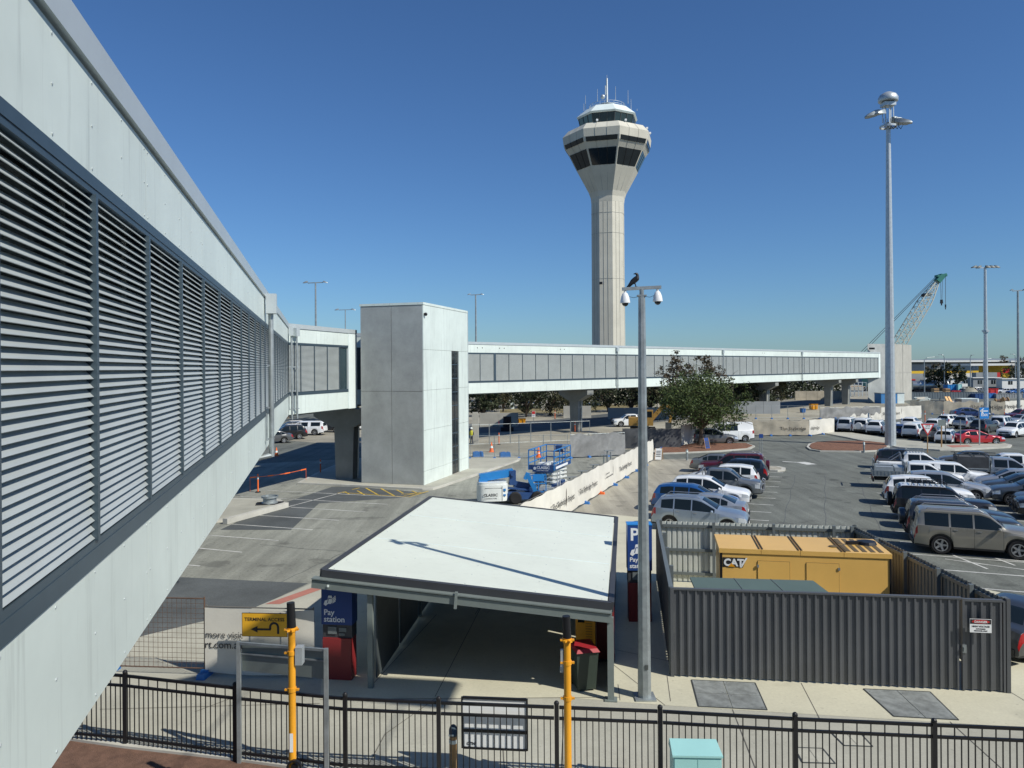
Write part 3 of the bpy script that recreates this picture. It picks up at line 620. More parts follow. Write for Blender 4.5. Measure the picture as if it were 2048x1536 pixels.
CACHE = {}
def build_spec(kind):
    if kind in CACHE: return CACHE[kind]
    q = SPEC[kind]; L, W = q['L'], q['W']; hl = L / 2; wr = q['wr']; Ra = wr + .065; arches = [x for x in q['wx'] if x > -8]
    seams = [p[1] - .03 for p in q['panes'][:-1]] + [q['panes'][0][0] + .04, q['panes'][min(1, len(q['panes']) - 1)][1] + (-.02 if len(q['panes']) > 1 else 0)]
    if kind in ('ute',): seams = [p[1] - .03 for p in q['panes']] + [q['panes'][0][0] + .04]
    xs = set()
    n = int(L / .13)
    for i in range(n + 1): xs.add(round(-hl + L * i / n, 3))
    for wx in arches:
        for k in range(0, 13): xs.add(round(wx + Ra * cos(pi * k / 12), 3))
    for a, b in q['panes']: xs.update((round(a, 3), round(b, 3)))
    for x, _ in q['top']: xs.add(x)
    for a in q['ws'] + q['rw']: xs.add(a)
    for x in seams: xs.update((round(x + .006, 3), round(x - .006, 3)))
    for x in (hl - .02, hl - .06, hl - .14, hl - .40, -hl + .02, -hl + .06, -hl + .14, -hl + .24): xs.add(round(x, 3))
    xs = sorted(x for x in xs if -hl <= x <= hl); ys = [xs[0]]
    for x in xs[1:]:
        if x - ys[-1] > .008: ys.append(x)
    xs = ys[::-1]
    SF = [0, .10, .22, .42, .62, .74, .86, 1]; GF = [0, .08, .5, .90, 1]
    def section(x):
        e = max(0, (abs(x) - (hl - .6)) / .6); pl = 1 - .15 * e ** 2.4 if x > 0 else 1 - .10 * e ** 2.4
        wb = W / 2 * pl; zt = smf(q['top'], x); zb = min(smf(q['belt'], x), zt - .06); base = .27 + .07 * e
        lo = base
        for wx in arches:
            dx = abs(x - wx)
            if dx <= Ra: lo = max(lo, wr + sqrt(max(0, Ra * Ra - dx * dx)))
        lo = min(lo, zb - .1); cab = max(0, min(1, (zt - zb - .08) / .35)); pts = [(0, base + .03), (wb - .30, base + .03)]
        for f in SF:
            yy = wb * (.975 + .025 * min(1, f / .25)) if f < .3 else wb * (1 - .04 * ((f - .3) / .7) ** 2)
            if f == .62: yy += .010
            pts.append((yy, lo + (zb - lo) * f))
        yb = wb * .945; yr = (wb * .86) * (1 - cab) + q['roofw'] * cab * min(1, pl + .05); zr = zt - (.035 + .035 * cab)
        for f in GF: pts.append((yb + (yr - yb) * f - .012 * (1 if 0 < f < 1 else 0) * cab, zb + .012 + (zr - zb - .012) * f))
        pts += [(yr - .09, zt - .012), (yr * .62, zt + .004), (yr * .3, zt + .012), (0, zt + .016)]
        return pts, zt, zb, cab
    secs = [section(x) for x in xs]; np_ = len(secs[0][0]); G0i = 2 + len(SF); T0 = G0i + len(GF)
    keys = {}
    def addf(key, quad):
        keys.setdefault(key, MB()).add(quad, [tuple(range(len(quad)))])
    wts = {}
    for i in range(len(xs) - 1):
        x0, x1 = xs[i], xs[i + 1]; xm = (x0 + x1) / 2; A, za, ba, ca = secs[i]; B, zc, bc, cb = secs[i + 1]
        pane = next((k for k, (a, b) in enumerate(q['panes']) if b <= xm <= a), None)
        seam = any(abs(xm - s) < .007 for s in seams)
        for sgn in (1, -1):
            for j in range(np_ - 1):
                quad = [(x0, sgn * A[j][0], A[j][1]), (x0, sgn * A[j + 1][0], A[j + 1][1]), (x1, sgn * B[j + 1][0], B[j + 1][1]), (x1, sgn * B[j][0], B[j][1])]
                key = 'body'
                if j < 2: key = 'under'
                elif j < G0i - 1:
                    f = SF[j - 2]
                    if q['clad'] and f < .09: key = 'trim'
                    elif f < .09 and abs(xm) > hl - .5: key = 'trim'
                    elif xm > hl - .42 and xm < hl - .015 and .60 < f < .9: key = ('headlight', sgn)
                    elif xm < -hl + (.15 if kind == 'offroad' else .22) and .60 < f < .9 and kind not in ('chassis', 'ute'): key = ('taillight', sgn)
                    elif kind == 'ute' and xm < -hl + .14 and .4 < f < .9: key = ('taillight', sgn)
                    elif seam and f > .05 and abs(xm) < hl - .5: key = 'trim'
                elif G0i <= j < T0 - 2:
                    if pane is not None and min(ca, cb) > .12: key = ('side_window', sgn, pane)
                elif j >= T0 - 1:
                    if q['ws'][0] < xm < q['ws'][1] and j >= T0: key = 'windscreen'
                    elif q['rw'][0] < xm < q['rw'][1] and j >= T0: key = 'rear_window'
                elif j == T0 - 2 and pane is None and False: pass
                addf(key, quad if sgn > 0 else quad[::-1])
    for sec, fl in ((secs[0], 0), (secs[-1], 1)):
        x = xs[0] if not fl else xs[-1]; pts = sec[0]
        ring = [(x, y, z) for y, z in pts[2:]] + [(x, -y, z) for y, z in pts[2:][::-1]]
        addf('body', ring if fl else ring[::-1])
    # bumper, grille, plates as extra geometry
    zf = secs[0][1]; fx = hl
    tr = keys.setdefault('trim', MB())
    tr.box((fx + .0, 0, .40), (.06, W * .66, .14)); 
    ex = {}
    ex['grille'] = MB().box((fx + .005, 0, zf - .14), (.05, W * .50, .14)); 
    for k in range(3): ex['grille'].box((fx + .03, 0, zf - .10 - .04 * k), (.02, W * .48, .012))
    ex['number_plate'] = MB().box((fx + .035, 0, .50), (.015, .37, .12)); ex['rear_plate'] = MB().box((-hl - .015, 0, .66), (.015, .37, .12))
    if kind not in ('chassis',): tr.box((-hl - .01, 0, .44), (.08, W * .78, .20))
    meshes = {}
    for k, mb in list(keys.items()):
        if k in ('under', 'trim'): continue
        if k == 'body':
            o = MB(); o.v = []; 
            for kk, mi in (('body', 0), ('under', 1), ('trim', 1)):
                s = keys.get(kk)
                if s: o.add(s.v, s.f, mi)
            mb = o
        else:
            sg = k[1] if isinstance(k, tuple) else 0       # glass and lamps stand 2 mm proud of the paint
            mb.v = [(x, y + .002 * sg, z + (.002 if k in ('windscreen', 'rear_window') else 0)) for x, y, z in mb.v]
        mats = {'body': ['paint_white', 'car_trim'], 'windscreen': 'car_glass', 'rear_window': 'car_glass', 'side_window': 'car_glass', 'headlight': 'headlamp', 'taillight': 'tail_red'}[k if isinstance(k, str) else k[0]]
        me = bpy.data.meshes.new('car'); me.from_pydata(mb.v, [], mb.f)
        for m in (mats if isinstance(mats, list) else [mats]): me.materials.append(M[m])
        me.polygons.foreach_set('material_index', mb.m)
        bm = bmesh.new(); bm.from_mesh(me); bmesh.ops.remove_doubles(bm, verts=bm.verts, dist=.0008); bmesh.ops.recalc_face_normals(bm, faces=bm.faces); bm.to_mesh(me); bm.free()
        me.polygons.foreach_set('use_smooth', [True] * len(me.polygons)); me.set_sharp_from_angle(angle=R(32)); meshes[k] = me
    for nm, m in (('grille', 'car_trim'), ('number_plate', 'plate_white'), ('rear_plate', 'plate_white')): meshes[nm] = ex[nm].mesh(nm, m)
    CACHE[kind] = meshes; return meshes
WH = {}
def wheel_meshes(r):
    if r not in WH:
        t = MB().lathe((0, 0, 0), [(r * .62, -.10), (r * .90, -.115), (r * .985, -.09), (r, -.05), (r, .05), (r * .985, .09), (r * .90, .115), (r * .62, .10), (r * .62, -.10)], 26, axis='Y')
        rim = MB().lathe((0, 0, 0), [(r * .66, -.108), (r * .60, -.10), (r * .56, -.03), (.001, -.02)], 22, axis='Y', cap=False)
        rim.m = [1] * len(rim.f); rim.lathe((0, 0, 0), [(r * .67, -.112), (r * .585, -.112), (r * .585, -.06)], 22, axis='Y', cap=False)
        for k in range(5):
            a = 2 * pi * k / 5; c, s = cos(a), sin(a); pr = []
            for rr_, hw, yy in ((.04, .045, -.075), (r * .60, .035, -.098)):
                for sg in (-1, 1): pr += [(rr_ * c - sg * hw * s, yy, rr_ * s + sg * hw * c), (rr_ * c - sg * hw * s, yy + .03, rr_ * s + sg * hw * c)]
            rim.add(pr, [(0, 2, 6, 4), (0, 4, 5, 1), (2, 3, 7, 6), (1, 5, 7, 3)])
        rim.lathe((0, 0, 0), [(.06, -.07), (.05, -.09), (.001, -.09)], 10, axis='Y')
        WH[r] = (t.mesh('tyre', 'black_rubber', True), rim.mesh('rim', ['rim_alloy', 'car_trim'], True))
    return WH[r]
SMALL = {}
def small(name, fn, m, smooth=True):
    if name not in SMALL: SMALL[name] = fn().mesh(name, m, smooth)
    return SMALL[name]
def obj(name, me, parent, loc=(0, 0, 0), rot=(0, 0, 0)):
    o = bpy.data.objects.new(name, me); o.location = loc; o.rotation_euler = rot; return put(o, parent)
def setpaint(o, p):
    o.material_slots[0].link = 'OBJECT'; o.material_slots[0].material = PAINT[p]; return o
def vehicle(name, kind, color, pos, head, label, cat='car', group=None, sc=.96, far=False, spare=False, bull=False, rails=None, rack=None, roof=None, tub=True, mirrors=True, front_turn=0):
    q = SPEC[kind]; me = build_spec(kind); o = thing(name, label, cat, pos, head, group); o.scale = (sc, sc, sc); hl = q['L'] / 2; W = q['W']
    for k, m in me.items():
        nm = k if isinstance(k, str) else k[0]
        if nm == 'body': setpaint(obj('body', m, o), color)
        elif nm == 'rear_plate': obj('number_plate', m, o)
        else: obj(nm, m, o)
    t, rm = wheel_meshes(q['wr'])
    for wx in q['wx']:
        if wx < -8: continue
        for sg in (1, -1):
            tr = obj('wheel', t, o, (wx, sg * q['track'], q['wr']), (0, 0, 0 if sg < 0 else pi)); obj('rim', rm, tr)
    if mirrors:
        for sg in (1, -1):
            m = small('mirror', lambda: MB().ball((0, 0, 0), 1, 10, 8, sc=(.08, .12, .085)), 'paint_white'); mo = obj('wing_mirror', m, o, (q['panes'][0][0] - .12, sg * (W / 2 + .08), lerpf(q['belt'], .8) + .07)); setpaint(mo, color)
    if not far:
        for sg in (1, -1):
            for a, b in q['panes'][:2]: obj('door_handle', small('handle', lambda: MB().box((0, 0, 0), (.17, .03, .025)), 'rim_alloy'), o, (b + .16, sg * (W / 2 * .985), lerpf(q['belt'], b) - .10))
            obj('wiper', small('wiper', lambda: MB().bar((0, 0, 0), (.02, .55, .03), .02), 'car_trim'), o, (q['ws'][1] - .06, -.6 + (sg > 0) * .62, lerpf(q['top'], q['ws'][1] - .06) + .03))
    if (q['rails'] if rails is None else rails):
        x0, x1 = (.05, -1.75) if kind != 'offroad' else (.2, -2.0)
        zt = lerpf(q['top'], -.8)
        for sg in (1, -1):
            obj('roof_rail', small('rail' + kind, lambda: MB().tube([(x0, 0, -.03), (x0 - .15, 0, .06), (x1 + .15, 0, .06), (x1, 0, -.05)], .022, 6), 'rim_alloy'), o, (0, sg * (q['roofw'] - .10), zt))
    if spare:
        tr = obj('spare_wheel', t, o, (-hl - .12, .1, .98), (0, 0, -pi / 2)); obj('rim', rm, tr) if spare == 1 else setpaint(obj('wheel_cover', small('wcover', lambda: MB().lathe((0, 0, 0), [(.40, .12), (.405, -.10), (.36, -.135), (.001, -.14)], 24, axis='Y'), 'paint_white'), tr), color)
    if bull:
        b = MB(); x = hl + .12
        for y in (-.42, .42): b.tube([(x - .25, y, .45), (x, y, .5), (x + .02, y, 1.08), (x - .12, y * .9, 1.16)], .03, 8)
        b.tube([(x - .12, -.38, 1.16), (x - .12, .38, 1.16)], .03, 8).tube([(x, -.42, .82), (x, .42, .82)], .025, 8)
        for y in (-1, 1): b.tube([(x, y * .42, .95), (x - .12, y * .80, .92), (x - .2, y * .84, .6), (x - .05, y * .42, .55)], .025, 8)
        b.box((x - .1, 0, .52), (.16, 1.6, .16)); part('bull_bar', b, 'rim_alloy' if bull == 1 else 'car_trim', o, True)
    if rack:
        b = MB(); zt = max(z for _, z in q['top']) + .10; x0, x1 = (.15, -1.5) if kind in ('offroad', 'suv') else (.6, -.6)
        for y in (-.58, .58): b.bar((x0, y, zt + .05), (x1, y, zt + .05), .04); b.bar((x0, y, zt + .14), (x1, y, zt + .14), .03)
        for k in range(7): x = x0 + (x1 - x0) * k / 6; b.bar((x, -.58, zt + .05), (x, .58, zt + .05), .04, .03); b.bar((x, -.58, zt - .09), (x, -.58, zt + .14), .03); b.bar((x, .58, zt - .09), (x, .58, zt + .14), .03)
        part('roof_rack', b, rack, o)
    if roof:                                                  # a roof of another colour
        zt = max(z for _, z in q['top']); a = [x for x, z in q['top'] if z > zt - .12]
        b = MB(); x0, x1 = max(a), min(a); yw = q['roofw'] - .04; nn = 10; vs = []; ff = []
        for i in range(nn + 1):
            x = x0 + (x1 - x0) * i / nn
            for s in (-1, -.6, 0, .6, 1): vs.append((x, s * yw, smf(q['top'], x) + .022 - (.02 if abs(s) == 1 else 0)))
        for i in range(nn):
            for j in range(4): ff.append((i * 5 + j, i * 5 + j + 1, i * 5 + j + 6, i * 5 + j + 5))
        b.add(vs, ff); part('roof_panel', b, PAINT[roof], o, True)
    if kind == 'ute':
        part('tray_cover', MB().bb(-2.52, -.98, -.70, .70, 1.085, 1.135), 'car_trim', o)
        sb = MB()
        for y in (-.66, .66): sb.tube([(-.98, y, 1.1), (-1.02, y * .92, 1.66), (-1.02, 0, 1.70)], .035, 8).tube([(-1.02, y * .92, 1.64), (-1.75, y, 1.12)], .03, 8)
        part('sports_bar', sb, 'rim_alloy', o, True)
    return o
def tray_ute(color, pos, head, label, canopy, group=None, sc=.96):
    o = vehicle('parked_utility_truck', 'chassis', color, pos, head, label, 'utility truck', group, sc); W = .92; x1, x0 = -1.78, -3.75
    for ch in o.children: ch.location.x += 0
    t, rm = wheel_meshes(.38)
    for sg in (1, -1): tr = obj('wheel', t, o, (-2.45, sg * .74, .38), (0, 0, 0 if sg < 0 else pi)); obj('rim', rm, tr)
    part('chassis_frame', MB().bb(-3.6, -1.5, -.42, -.30, .48, .64).bb(-3.6, -1.5, .30, .42, .48, .64).bb(-2.9, -2.0, -.2, .2, .3, .5).bb(x0, x0 + .1, -.8, .8, .42, .62), 'car_trim', o)
    part('tray_floor', MB().bb(x0, x1, -W, W, .82, .92), 'galvanised', o)
    for sg in (1, -1):
        part('mudguard', MB().tube([(-2.45 + .44 * cos(a), sg * .82, .42 + .42 * sin(a)) for a in [pi * k / 8 for k in range(9)]], .03, 4).bb(-2.95, -1.95, sg * .66, sg * .9, .78, .815), 'car_trim', o)
        s = MB().bb(x0 + .02, x1, sg * (W - .03), sg * W, .925, 1.20)
        for k in range(9): s.bb(x0 + .1 + k * .22, x0 + .16 + k * .22, sg * W, sg * (W + .018), .93, 1.19)
        if not canopy == 'dark': part('tray_side', s, 'galvanised', o)
    part('tail_gate', MB().bb(x0 - .02, x0 + .015, -W, W, .925, 1.20), 'galvanised', o)
    for sg in (1, -1): part('taillight', MB().bb(x0 - .03, x0 + .02, sg * .55, sg * .85, .66, .78), 'tail_red', o)
    part('headboard', MB().bb(x1 - .02, x1 + .03, -W, W, .925, 1.78), 'galvanised', o)
    if canopy == 'dark':
        part('canopy', MB().prism([(x0 + .02, -W), (x1 - .03, -W), (x1 - .03, W), (x0 + .02, W)], .93, 1.80), 'shade_dark', o)
        r = MB()
        for y in (-.85, .85): r.bar((x0 - .15, y, 1.95), (x1 + .7, y, 1.95), .06)
        for x in (x0 + .1, -2.7, x1): r.bar((x, -.85, 1.89), (x, .85, 1.89), .05); r.bar((x, .85, 1.80), (x, .85, 1.95), .05); r.bar((x, -.85, 1.80), (x, -.85, 1.95), .05)
        part('ladder_rack', r, 'steel_dark', o)
        for k in range(7): pass
        part('tie_rail', MB().bb(x0 + .05, x1 - .05, -W - .03, -W - .005, .95, 1.02).bb(x0 + .05, x1 - .05, W + .005, W + .03, .95, 1.02), 'galvanised_bright', o)
    else:
        part('tool_box', MB().bb(x1 - .62, x1 - .05, -W + .04, W - .04, .925, 1.45).bb(x0 + .2, x1 - .7, -W + .05, -W + .45, .925, 1.46).bb(x0 + .2, x1 - .7, W - .45, W - .05, .925, 1.46), 'galvanised_bright', o)
        part('ladder_rack', MB().bar((x0 + .1, -.8, 1.2), (x0 + .1, -.8, 1.85), .05).bar((x0 + .1, .8, 1.2), (x0 + .1, .8, 1.85), .05).bar((x0 + .1, -.8, 1.85), (x0 + .1, .8, 1.85), .05), 'galvanised', o)
    return o
HD = R(-21.5)
def stall(k, s_end, kind, front=True, sc=.96):
    """centre of a car in stall k whose right-hand end lies at s_end"""
    Lh = SPEC[kind]['L'] / 2 * sc; return lot(s_end - Lh, k - .5, .014)
GL = 'cars parked in the left row beside the paver road'
def LC(k, s, kind, col, rev, label, **kw):
    p = stall(k, s, kind); return vehicle(kw.pop('nm', 'parked_car'), kind, col, p, HD + (pi if rev else 0), label, kw.pop('cat', 'car'), GL, **kw)
LC(-0.9, -.75, 'suv', 'silver_blue', False, 'silver SUV nearest the generator enclosure in the left row')
LC(0.1, -.95, 'sedan', 'silver', True, 'silver sedan with red tail lights between the silver SUV and the blue hatchback')
LC(1.1, -1.6, 'wagon', 'blue', False, 'bright blue hatchback parked third from the enclosure', rails=0)
LC(2.1, -1.2, 'suv', 'white', False, 'white SUV nose out between the blue hatchback and the grey pickup', rails=0)
LC(3.55, -.75, 'ute', 'grey', False, 'grey dual cab pickup with chrome bull bar in the left row', nm='parked_pickup', cat='pickup', bull=1)
LC(4.6, -1.1, 'suv', 'white', True, 'white SUV backed in with tail to the driveway behind the grey pickup', rails=0)
LC(6, -.75, 'suv', 'navy', True, 'dark navy SUV backed in before the maroon four wheel drive', rails=0)
LC(7, -1.0, 'offroad', 'maroon', True, 'maroon four wheel drive with spare wheel on its tail', spare=2, rails=1)
LC(8, -1.9, 'sedan', 'grey', False, 'grey sedan at the far end of the left row')
GR1 = 'cars parked in the right row along the driveway'
def RC(k, s, kind, col, rev, label, **kw):
    sc = kw.get('sc', .96); Lh = SPEC[kind]['L'] / 2 * sc; g = kw.pop('grp', GR1)
    return vehicle(kw.pop('nm', 'parked_car'), kind, col, lot(s + Lh, k - .5, .014), HD + (pi if rev else 0), label, kw.pop('cat', 'car'), g, **kw)
RC(-1.25, 6.15, 'offroad', 'champagne', False, 'champagne four wheel drive with alloy wheels right behind the enclosure', sc=1.0)
RC(-0.25, 6.1, 'offroad', 'charcoal', False, 'charcoal four wheel drive with spare wheel beside the champagne one', spare=2)
RC(0.85, 6.4, 'wagon', 'charcoal', False, 'dark wagon with silver roof bars in the right row', rails=1)
RC(4.75, 7.2, 'suv', 'silver', False, 'silver SUV between the white SUV and the truck with the tool tray', rails=0)
RC(1.85, 6.0, 'offroad', 'black', False, 'black boxy four wheel drive with white roof and black roof rack', roof='white', rack='black_metal', spare=1, rails=0)
RC(3.7, 5.9, 'suv', 'white', False, 'white SUV beside the black boxy four wheel drive with white roof', rails=0)
c = lot(5.7 + 3.75 * .96, 5.95, .014); tray_ute('white', c, HD, 'white utility truck with galvanised tool tray in the right row', 'tools', GR1)
RC(7.1, 8.0, 'canopy', 'white', False, 'white pickup with matching canopy behind the tool tray truck', nm='parked_pickup', cat='pickup', sc=.9)
RC(9.1, 6.4, 'ute', 'white', False, 'white pickup with ladder rack and sports bar in the right row', nm='parked_pickup', cat='pickup', rack='galvanised')
RC(10.8, 6.5, 'wagon', 'black', False, 'black wagon at the far end of the right row', rails=1)
GR2 = 'cars parked nose to nose with the right row'
def RR(k, s, kind, col, rev, label, **kw): return RC(k, s, kind, col, rev, label, grp=GR2, **kw)
RR(2.7, 11.9, 'ute', 'black', True, 'black pickup with bull bar and white bonnet at the right edge', nm='parked_pickup', cat='pickup', bull=2)
RR(4.6, 11.6, 'suv', 'slate', True, 'slate grey SUV facing the black boxy four wheel drive', rails=0)
RR(5.7, 11.6, 'hatch', 'slate', True, 'slate hatchback between the slate SUV and the silver hatchback')
RR(6.6, 11.5, 'hatch', 'silver', True, 'silver hatchback nose in beside the slate hatchback')
c = lot(11.2 + 3.75 * .96, 7.9, .014); tray_ute('silver', c, HD, 'silver utility truck with black canvas canopy and ladder rack', 'dark', GR2)
RR(9.6, 12.6, 'ute', 'white', True, 'white pickup parked behind the truck with the black canopy', nm='parked_pickup', cat='pickup')
RR(3.65, 12.4, 'suv', 'mid_grey', True, 'mid grey SUV nose in between the black pickup and the slate SUV', rails=0)
RR(11.7, 11.2, 'hatch', 'mid_grey', True, 'grey hatchback seen past the back of the black canvas canopy', sc=.86)
p = P(2052, 1330); vehicle('parked_car', 'sedan', 'charcoal', (p.x + 1.0, p.y + 1.6, .0), R(35), 'dark sedan cut off at the right edge beside the gate', sc=.96)
# far car park, by eye from the photograph
def FC(u, v, kind, col, deg, label, grp='cars in the far car park', **kw):
    p = P(u, v); return vehicle(kw.pop('nm', 'parked_car'), kind, col, (p.x, p.y + .8, .0), R(deg), label, kw.pop('cat', 'car'), grp, far=True, **kw)
FC(1676, 861, 'wagon', 'charcoal', 60, 'dark car showing only its tail left of the white far row')
FC(1704, 864, 'offroad', 'white', 52, 'white four wheel drive second from the left in the far row')
FC(1736, 866, 'offroad', 'white', 52, 'white four wheel drive with round rear spare wheel in the far row', spare=2)
FC(1763, 869, 'suv', 'white', 52, 'white SUV just left of the tall mast base')
FC(1797, 871, 'wagon', 'white', 52, 'white wagon behind the tall mast base')
FC(1808, 874, 'hatch', 'dark_blue', 52, 'dark blue hatchback partly hidden right of the tall mast')
FC(1838, 876, 'canopy', 'white', 50, 'white pickup with boxy canopy behind the give way sign', nm='parked_pickup', cat='pickup')
FC(1876, 882, 'suv', 'bronze', 50, 'bronze SUV with bright sun glint right of the give way sign')
FC(1905, 888, 'wagon', 'white', 50, 'white wagon parked beside the red sedan')
FC(1962, 890, 'sedan', 'red', 0, 'bright red sedan parked along the far footpath', sc=1.0)
FC(1944, 858, 'suv', 'silver', 35, 'silver SUV left of the blue arrow sign post')
FC(1978, 866, 'suv', 'charcoal', 40, 'charcoal SUV behind the red sedan right of the arrow sign')
FC(2016, 861, 'offroad', 'white', 40, 'white four wheel drive with white spare cover right of the arrow sign', spare=2)
FC(2036, 875, 'suv', 'white', 215, 'white SUV facing the camera at the right edge of the far car park')
FC(1912, 852, 'wagon', 'white', 30, 'white wagon behind the bare sign posts')
FC(1946, 836, 'sedan', 'dark_blue', -8, 'deep blue sedan parked below the blue arrow sign', sc=1.05)
FC(2046, 842, 'suv', 'maroon', 200, 'dark maroon SUV at the right edge in the back row')
FC(2048, 852, 'hatch', 'silver', 200, 'silver hatchback at the right edge behind the white four wheel drive')
FC(1830, 857, 'hatch', 'white', 50, 'white hatchback in the second far row beside the mast')
FC(1880, 862, 'wagon', 'white', 48, 'white wagon in the second far row right of the give way sign')
FC(1433, 890, 'suv', 'grey', -4, 'grey SUV parked right behind the green tree', grp='vehicles by the green tree')
FC(1462, 884, 'van', 'white', 185, 'white van half hidden behind the green tree and grey SUV', nm='parked_van', cat='van', grp='vehicles by the green tree')
# under the walkway link at the left
GU = 'vehicles seen under the walkway link'
FC(607, 871, 'canopy', 'white', 175, 'white pickup with canopy seen under the walkway link', GU, nm='parked_pickup', cat='pickup')
FC(655, 865, 'offroad', 'charcoal', 165, 'charcoal four wheel drive seen under the walkway link', GU)
FC(568, 880, 'suv', 'black', 205, 'black SUV with bright headlight beside the white canopy pickup', GU)
FC(575, 868, 'wagon', 'slate', 205, 'slate wagon behind the white canopy pickup', GU)
FC(722, 860, 'hatch', 'white', 190, 'white hatchback between the shaded pier and the lift tower', GU)
FC(690, 856, 'van', 'silver', 170, 'silver van behind the shaded pier', GU, nm='parked_van', cat='van')
FC(535, 888, 'sedan', 'mid_grey', 210, 'grey sedan nearest the underside of the long walkway', GU)
p = P(1262, 853); vehicle('site_pickup', 'ute', 'white', (p.x, p.y, 0), R(185), 'white work pickup parked in the shade under the far walkway', 'pickup', far=True, bull=2)
# ------------------------------------------------------------------ walkway shelter with pay stations
def shelter():
    zr, zl = 2.3, 2.88
    FR, BR, FL, BL = P(1215, 1205, zr), P(1228, 1036, zr), P(655, 1141, zl), P(865, 996, zl)
    o = thing('shelter', 'open sided shelter with big white sloping roof and grey steel posts', 'shelter', (FR.x, FR.y, 0), atan2(FL.y - FR.y, FL.x - FR.x) + pi)
    up = (FR - FL).cross(BR - FR).normalized(); fx = (FR - FL).normalized(); sy = (BR - FR).normalized()
    at = lambda s, t, h=0: (FL * (1 - s) + FR * s) * (1 - t) + (BL * (1 - s) + BR * s) * t + up * h
    for t in (.335, .67): part('roof_seam', MB().bar(at(.004, t, .034), at(.996, t, .034), .05, .012, up=up), 'white_paint', o, world=True)
    fx_ = MB().plate([at(0, 0), at(1, 0), at(1, 1), at(0, 1)], up, .03)
    for t in [k / 12 for k in range(13)]:
        for s in (.02, .25, .5, .75, .98): fx_.cyl(at(s, .01 + t * .98, .03), at(s, .01 + t * .98, .040), .016, n=6, mi=1)
    part('roof_sheet', fx_, ['roof_sheet', 'capping'], o, world=True)
    fm = MB(); e = .09
    c = [at(0, 0) - fx * e - sy * e, at(1, 0) + fx * e - sy * e, at(1, 1) + fx * e + sy * e, at(0, 1) - fx * e + sy * e]
    for k in range(4):
        a, b = c[k] - up * .07, c[(k + 1) % 4] - up * .07; fm.bar(a, b, .14, .24, up=up)
    part('fascia', fm, 'shelter_dark', o, world=True)
    part('roof_underside', MB().plate([at(0.01, 0.01, -.10), at(.99, 0.01, -.10), at(.99, .99, -.10), at(0.01, .99, -.10)], up, .02), 'soffit', o, world=True)
    bl, br = at(0, 0) - fx * .28 - sy * .22 - up * .29, at(1, 0) + fx * .12 - sy * .22 - up * .29
    part('beam', MB().bar(bl, br, .16, .20, up=up), 'shelter_steel', o, world=True)
    part('beam_flange', MB().bar(bl + up * .14, br + up * .14, .24, .03, up=up), 'shelter_steel', o, world=True)
    m = bl.lerp(br, .495); part('bracket', MB().bar(m - sy * .1 - up * .18, m - sy * .1 + up * .22, .07, .1, up=(0, 1, 0)).bar(m - sy * .12 - up * .1, m + sy * .2 + up * .1, .05), 'shelter_steel', o, world=True)
    part('fixing_plate', MB().bar(bl + fx * .42 - sy * .09, bl + fx * .46 - sy * .09, .05), 'white_paint', o, world=True)
    for k in range(1, 5): part('rafter', MB().bar(at(.01, k / 5, -.21), at(.99, k / 5, -.21), .09, .18, up=up), 'shelter_steel', o, world=True)
    pf = P(1222, 1401); pl = P(742, 1376); part('post', MB().bar((pf.x, pf.y, 0), (pf.x, pf.y, br.z - .0), .15, .13, up=sy), 'shelter_steel', o, world=True)
    part('post', MB().bar((pl.x, pl.y, 0), (pl.x, pl.y, zl - .35), .13, .13, up=sy), 'shelter_steel', o, world=True)
    for s, t in ((.03, .97), (.97, .97), (.97, .5), (.13, .5)):
        q = at(s, t); part('post', MB().bar((q.x, q.y, 0), (q.x, q.y, q.z - .2), .13, .13, up=sy), 'shelter_steel', o, world=True)
    part('base_plate', MB().box((pf.x, pf.y, .03), (.3, .26, .03), atan2(fx.y, fx.x)), 'shelter_steel', o, world=True)
    q0, q1 = V((pl.x, pl.y, 0)) + sy * .3, at(.10, .93); q1.z = 0; n = 4
    for k in range(n):
        a, b = q0.lerp(q1, k / n + .01), q0.lerp(q1, (k + 1) / n - .01)
        part('side_panel', MB().plate([a + V((0, 0, .1)), b + V((0, 0, .1)), b + V((0, 0, 2.2)), a + V((0, 0, 2.2))], fx, .04), 'shelter_wall', o, world=True)
    q0, q1 = at(1.0, .015), at(1.0, .98); q0.z = q1.z = 0; q0 += fx * .02; q1 += fx * .02
    for k in range(3):
        a, b = q0.lerp(q1, k / 3 + .006), q0.lerp(q1, (k + 1) / 3 - .006)
        part('side_panel', MB().plate([a, b, b + V((0, 0, 2.06)), a + V((0, 0, 2.06))], fx, .05), 'shelter_wall', o, world=True)
shelter()
def hand_mb(o, xd, yd, s):
    """a hand holding a ticket, as a flat pictogram"""
    mb = MB(); X, Y = V(xd), V(yd); n = X.cross(Y)
    def poly(pts): mb.plate([o + X * (x * s) + Y * (y * s) for x, y in pts], n, .004)
    poly([(.0, .06), (.16, -.06), (.34, .10), (.56, .10), (.66, .22), (.66, .56), (.34, .56), (.30, .40), (.10, .34)])
    for k in range(4): poly([(.675 + .0, .20 + .10 * k), (.70, .14 + .10 * k), (.98 - .03 * abs(k - 1.5), .30 + .12 * k), (.95 - .03 * abs(k - 1.5), .37 + .12 * k)])
    poly([(.32, .57), (.66, .57), (.62, .72), (.38, .72)])
    ink = MB()
    for a, b in (((.30, .16), (.38, .50)), ((.38, .50), (.64, .50))): ink.bar(o + X * (a[0] * s) + Y * (a[1] * s) + n * .006, o + X * (b[0] * s) + Y * (b[1] * s) + n * .006, .05 * s, .003, up=n)
    return mb, ink
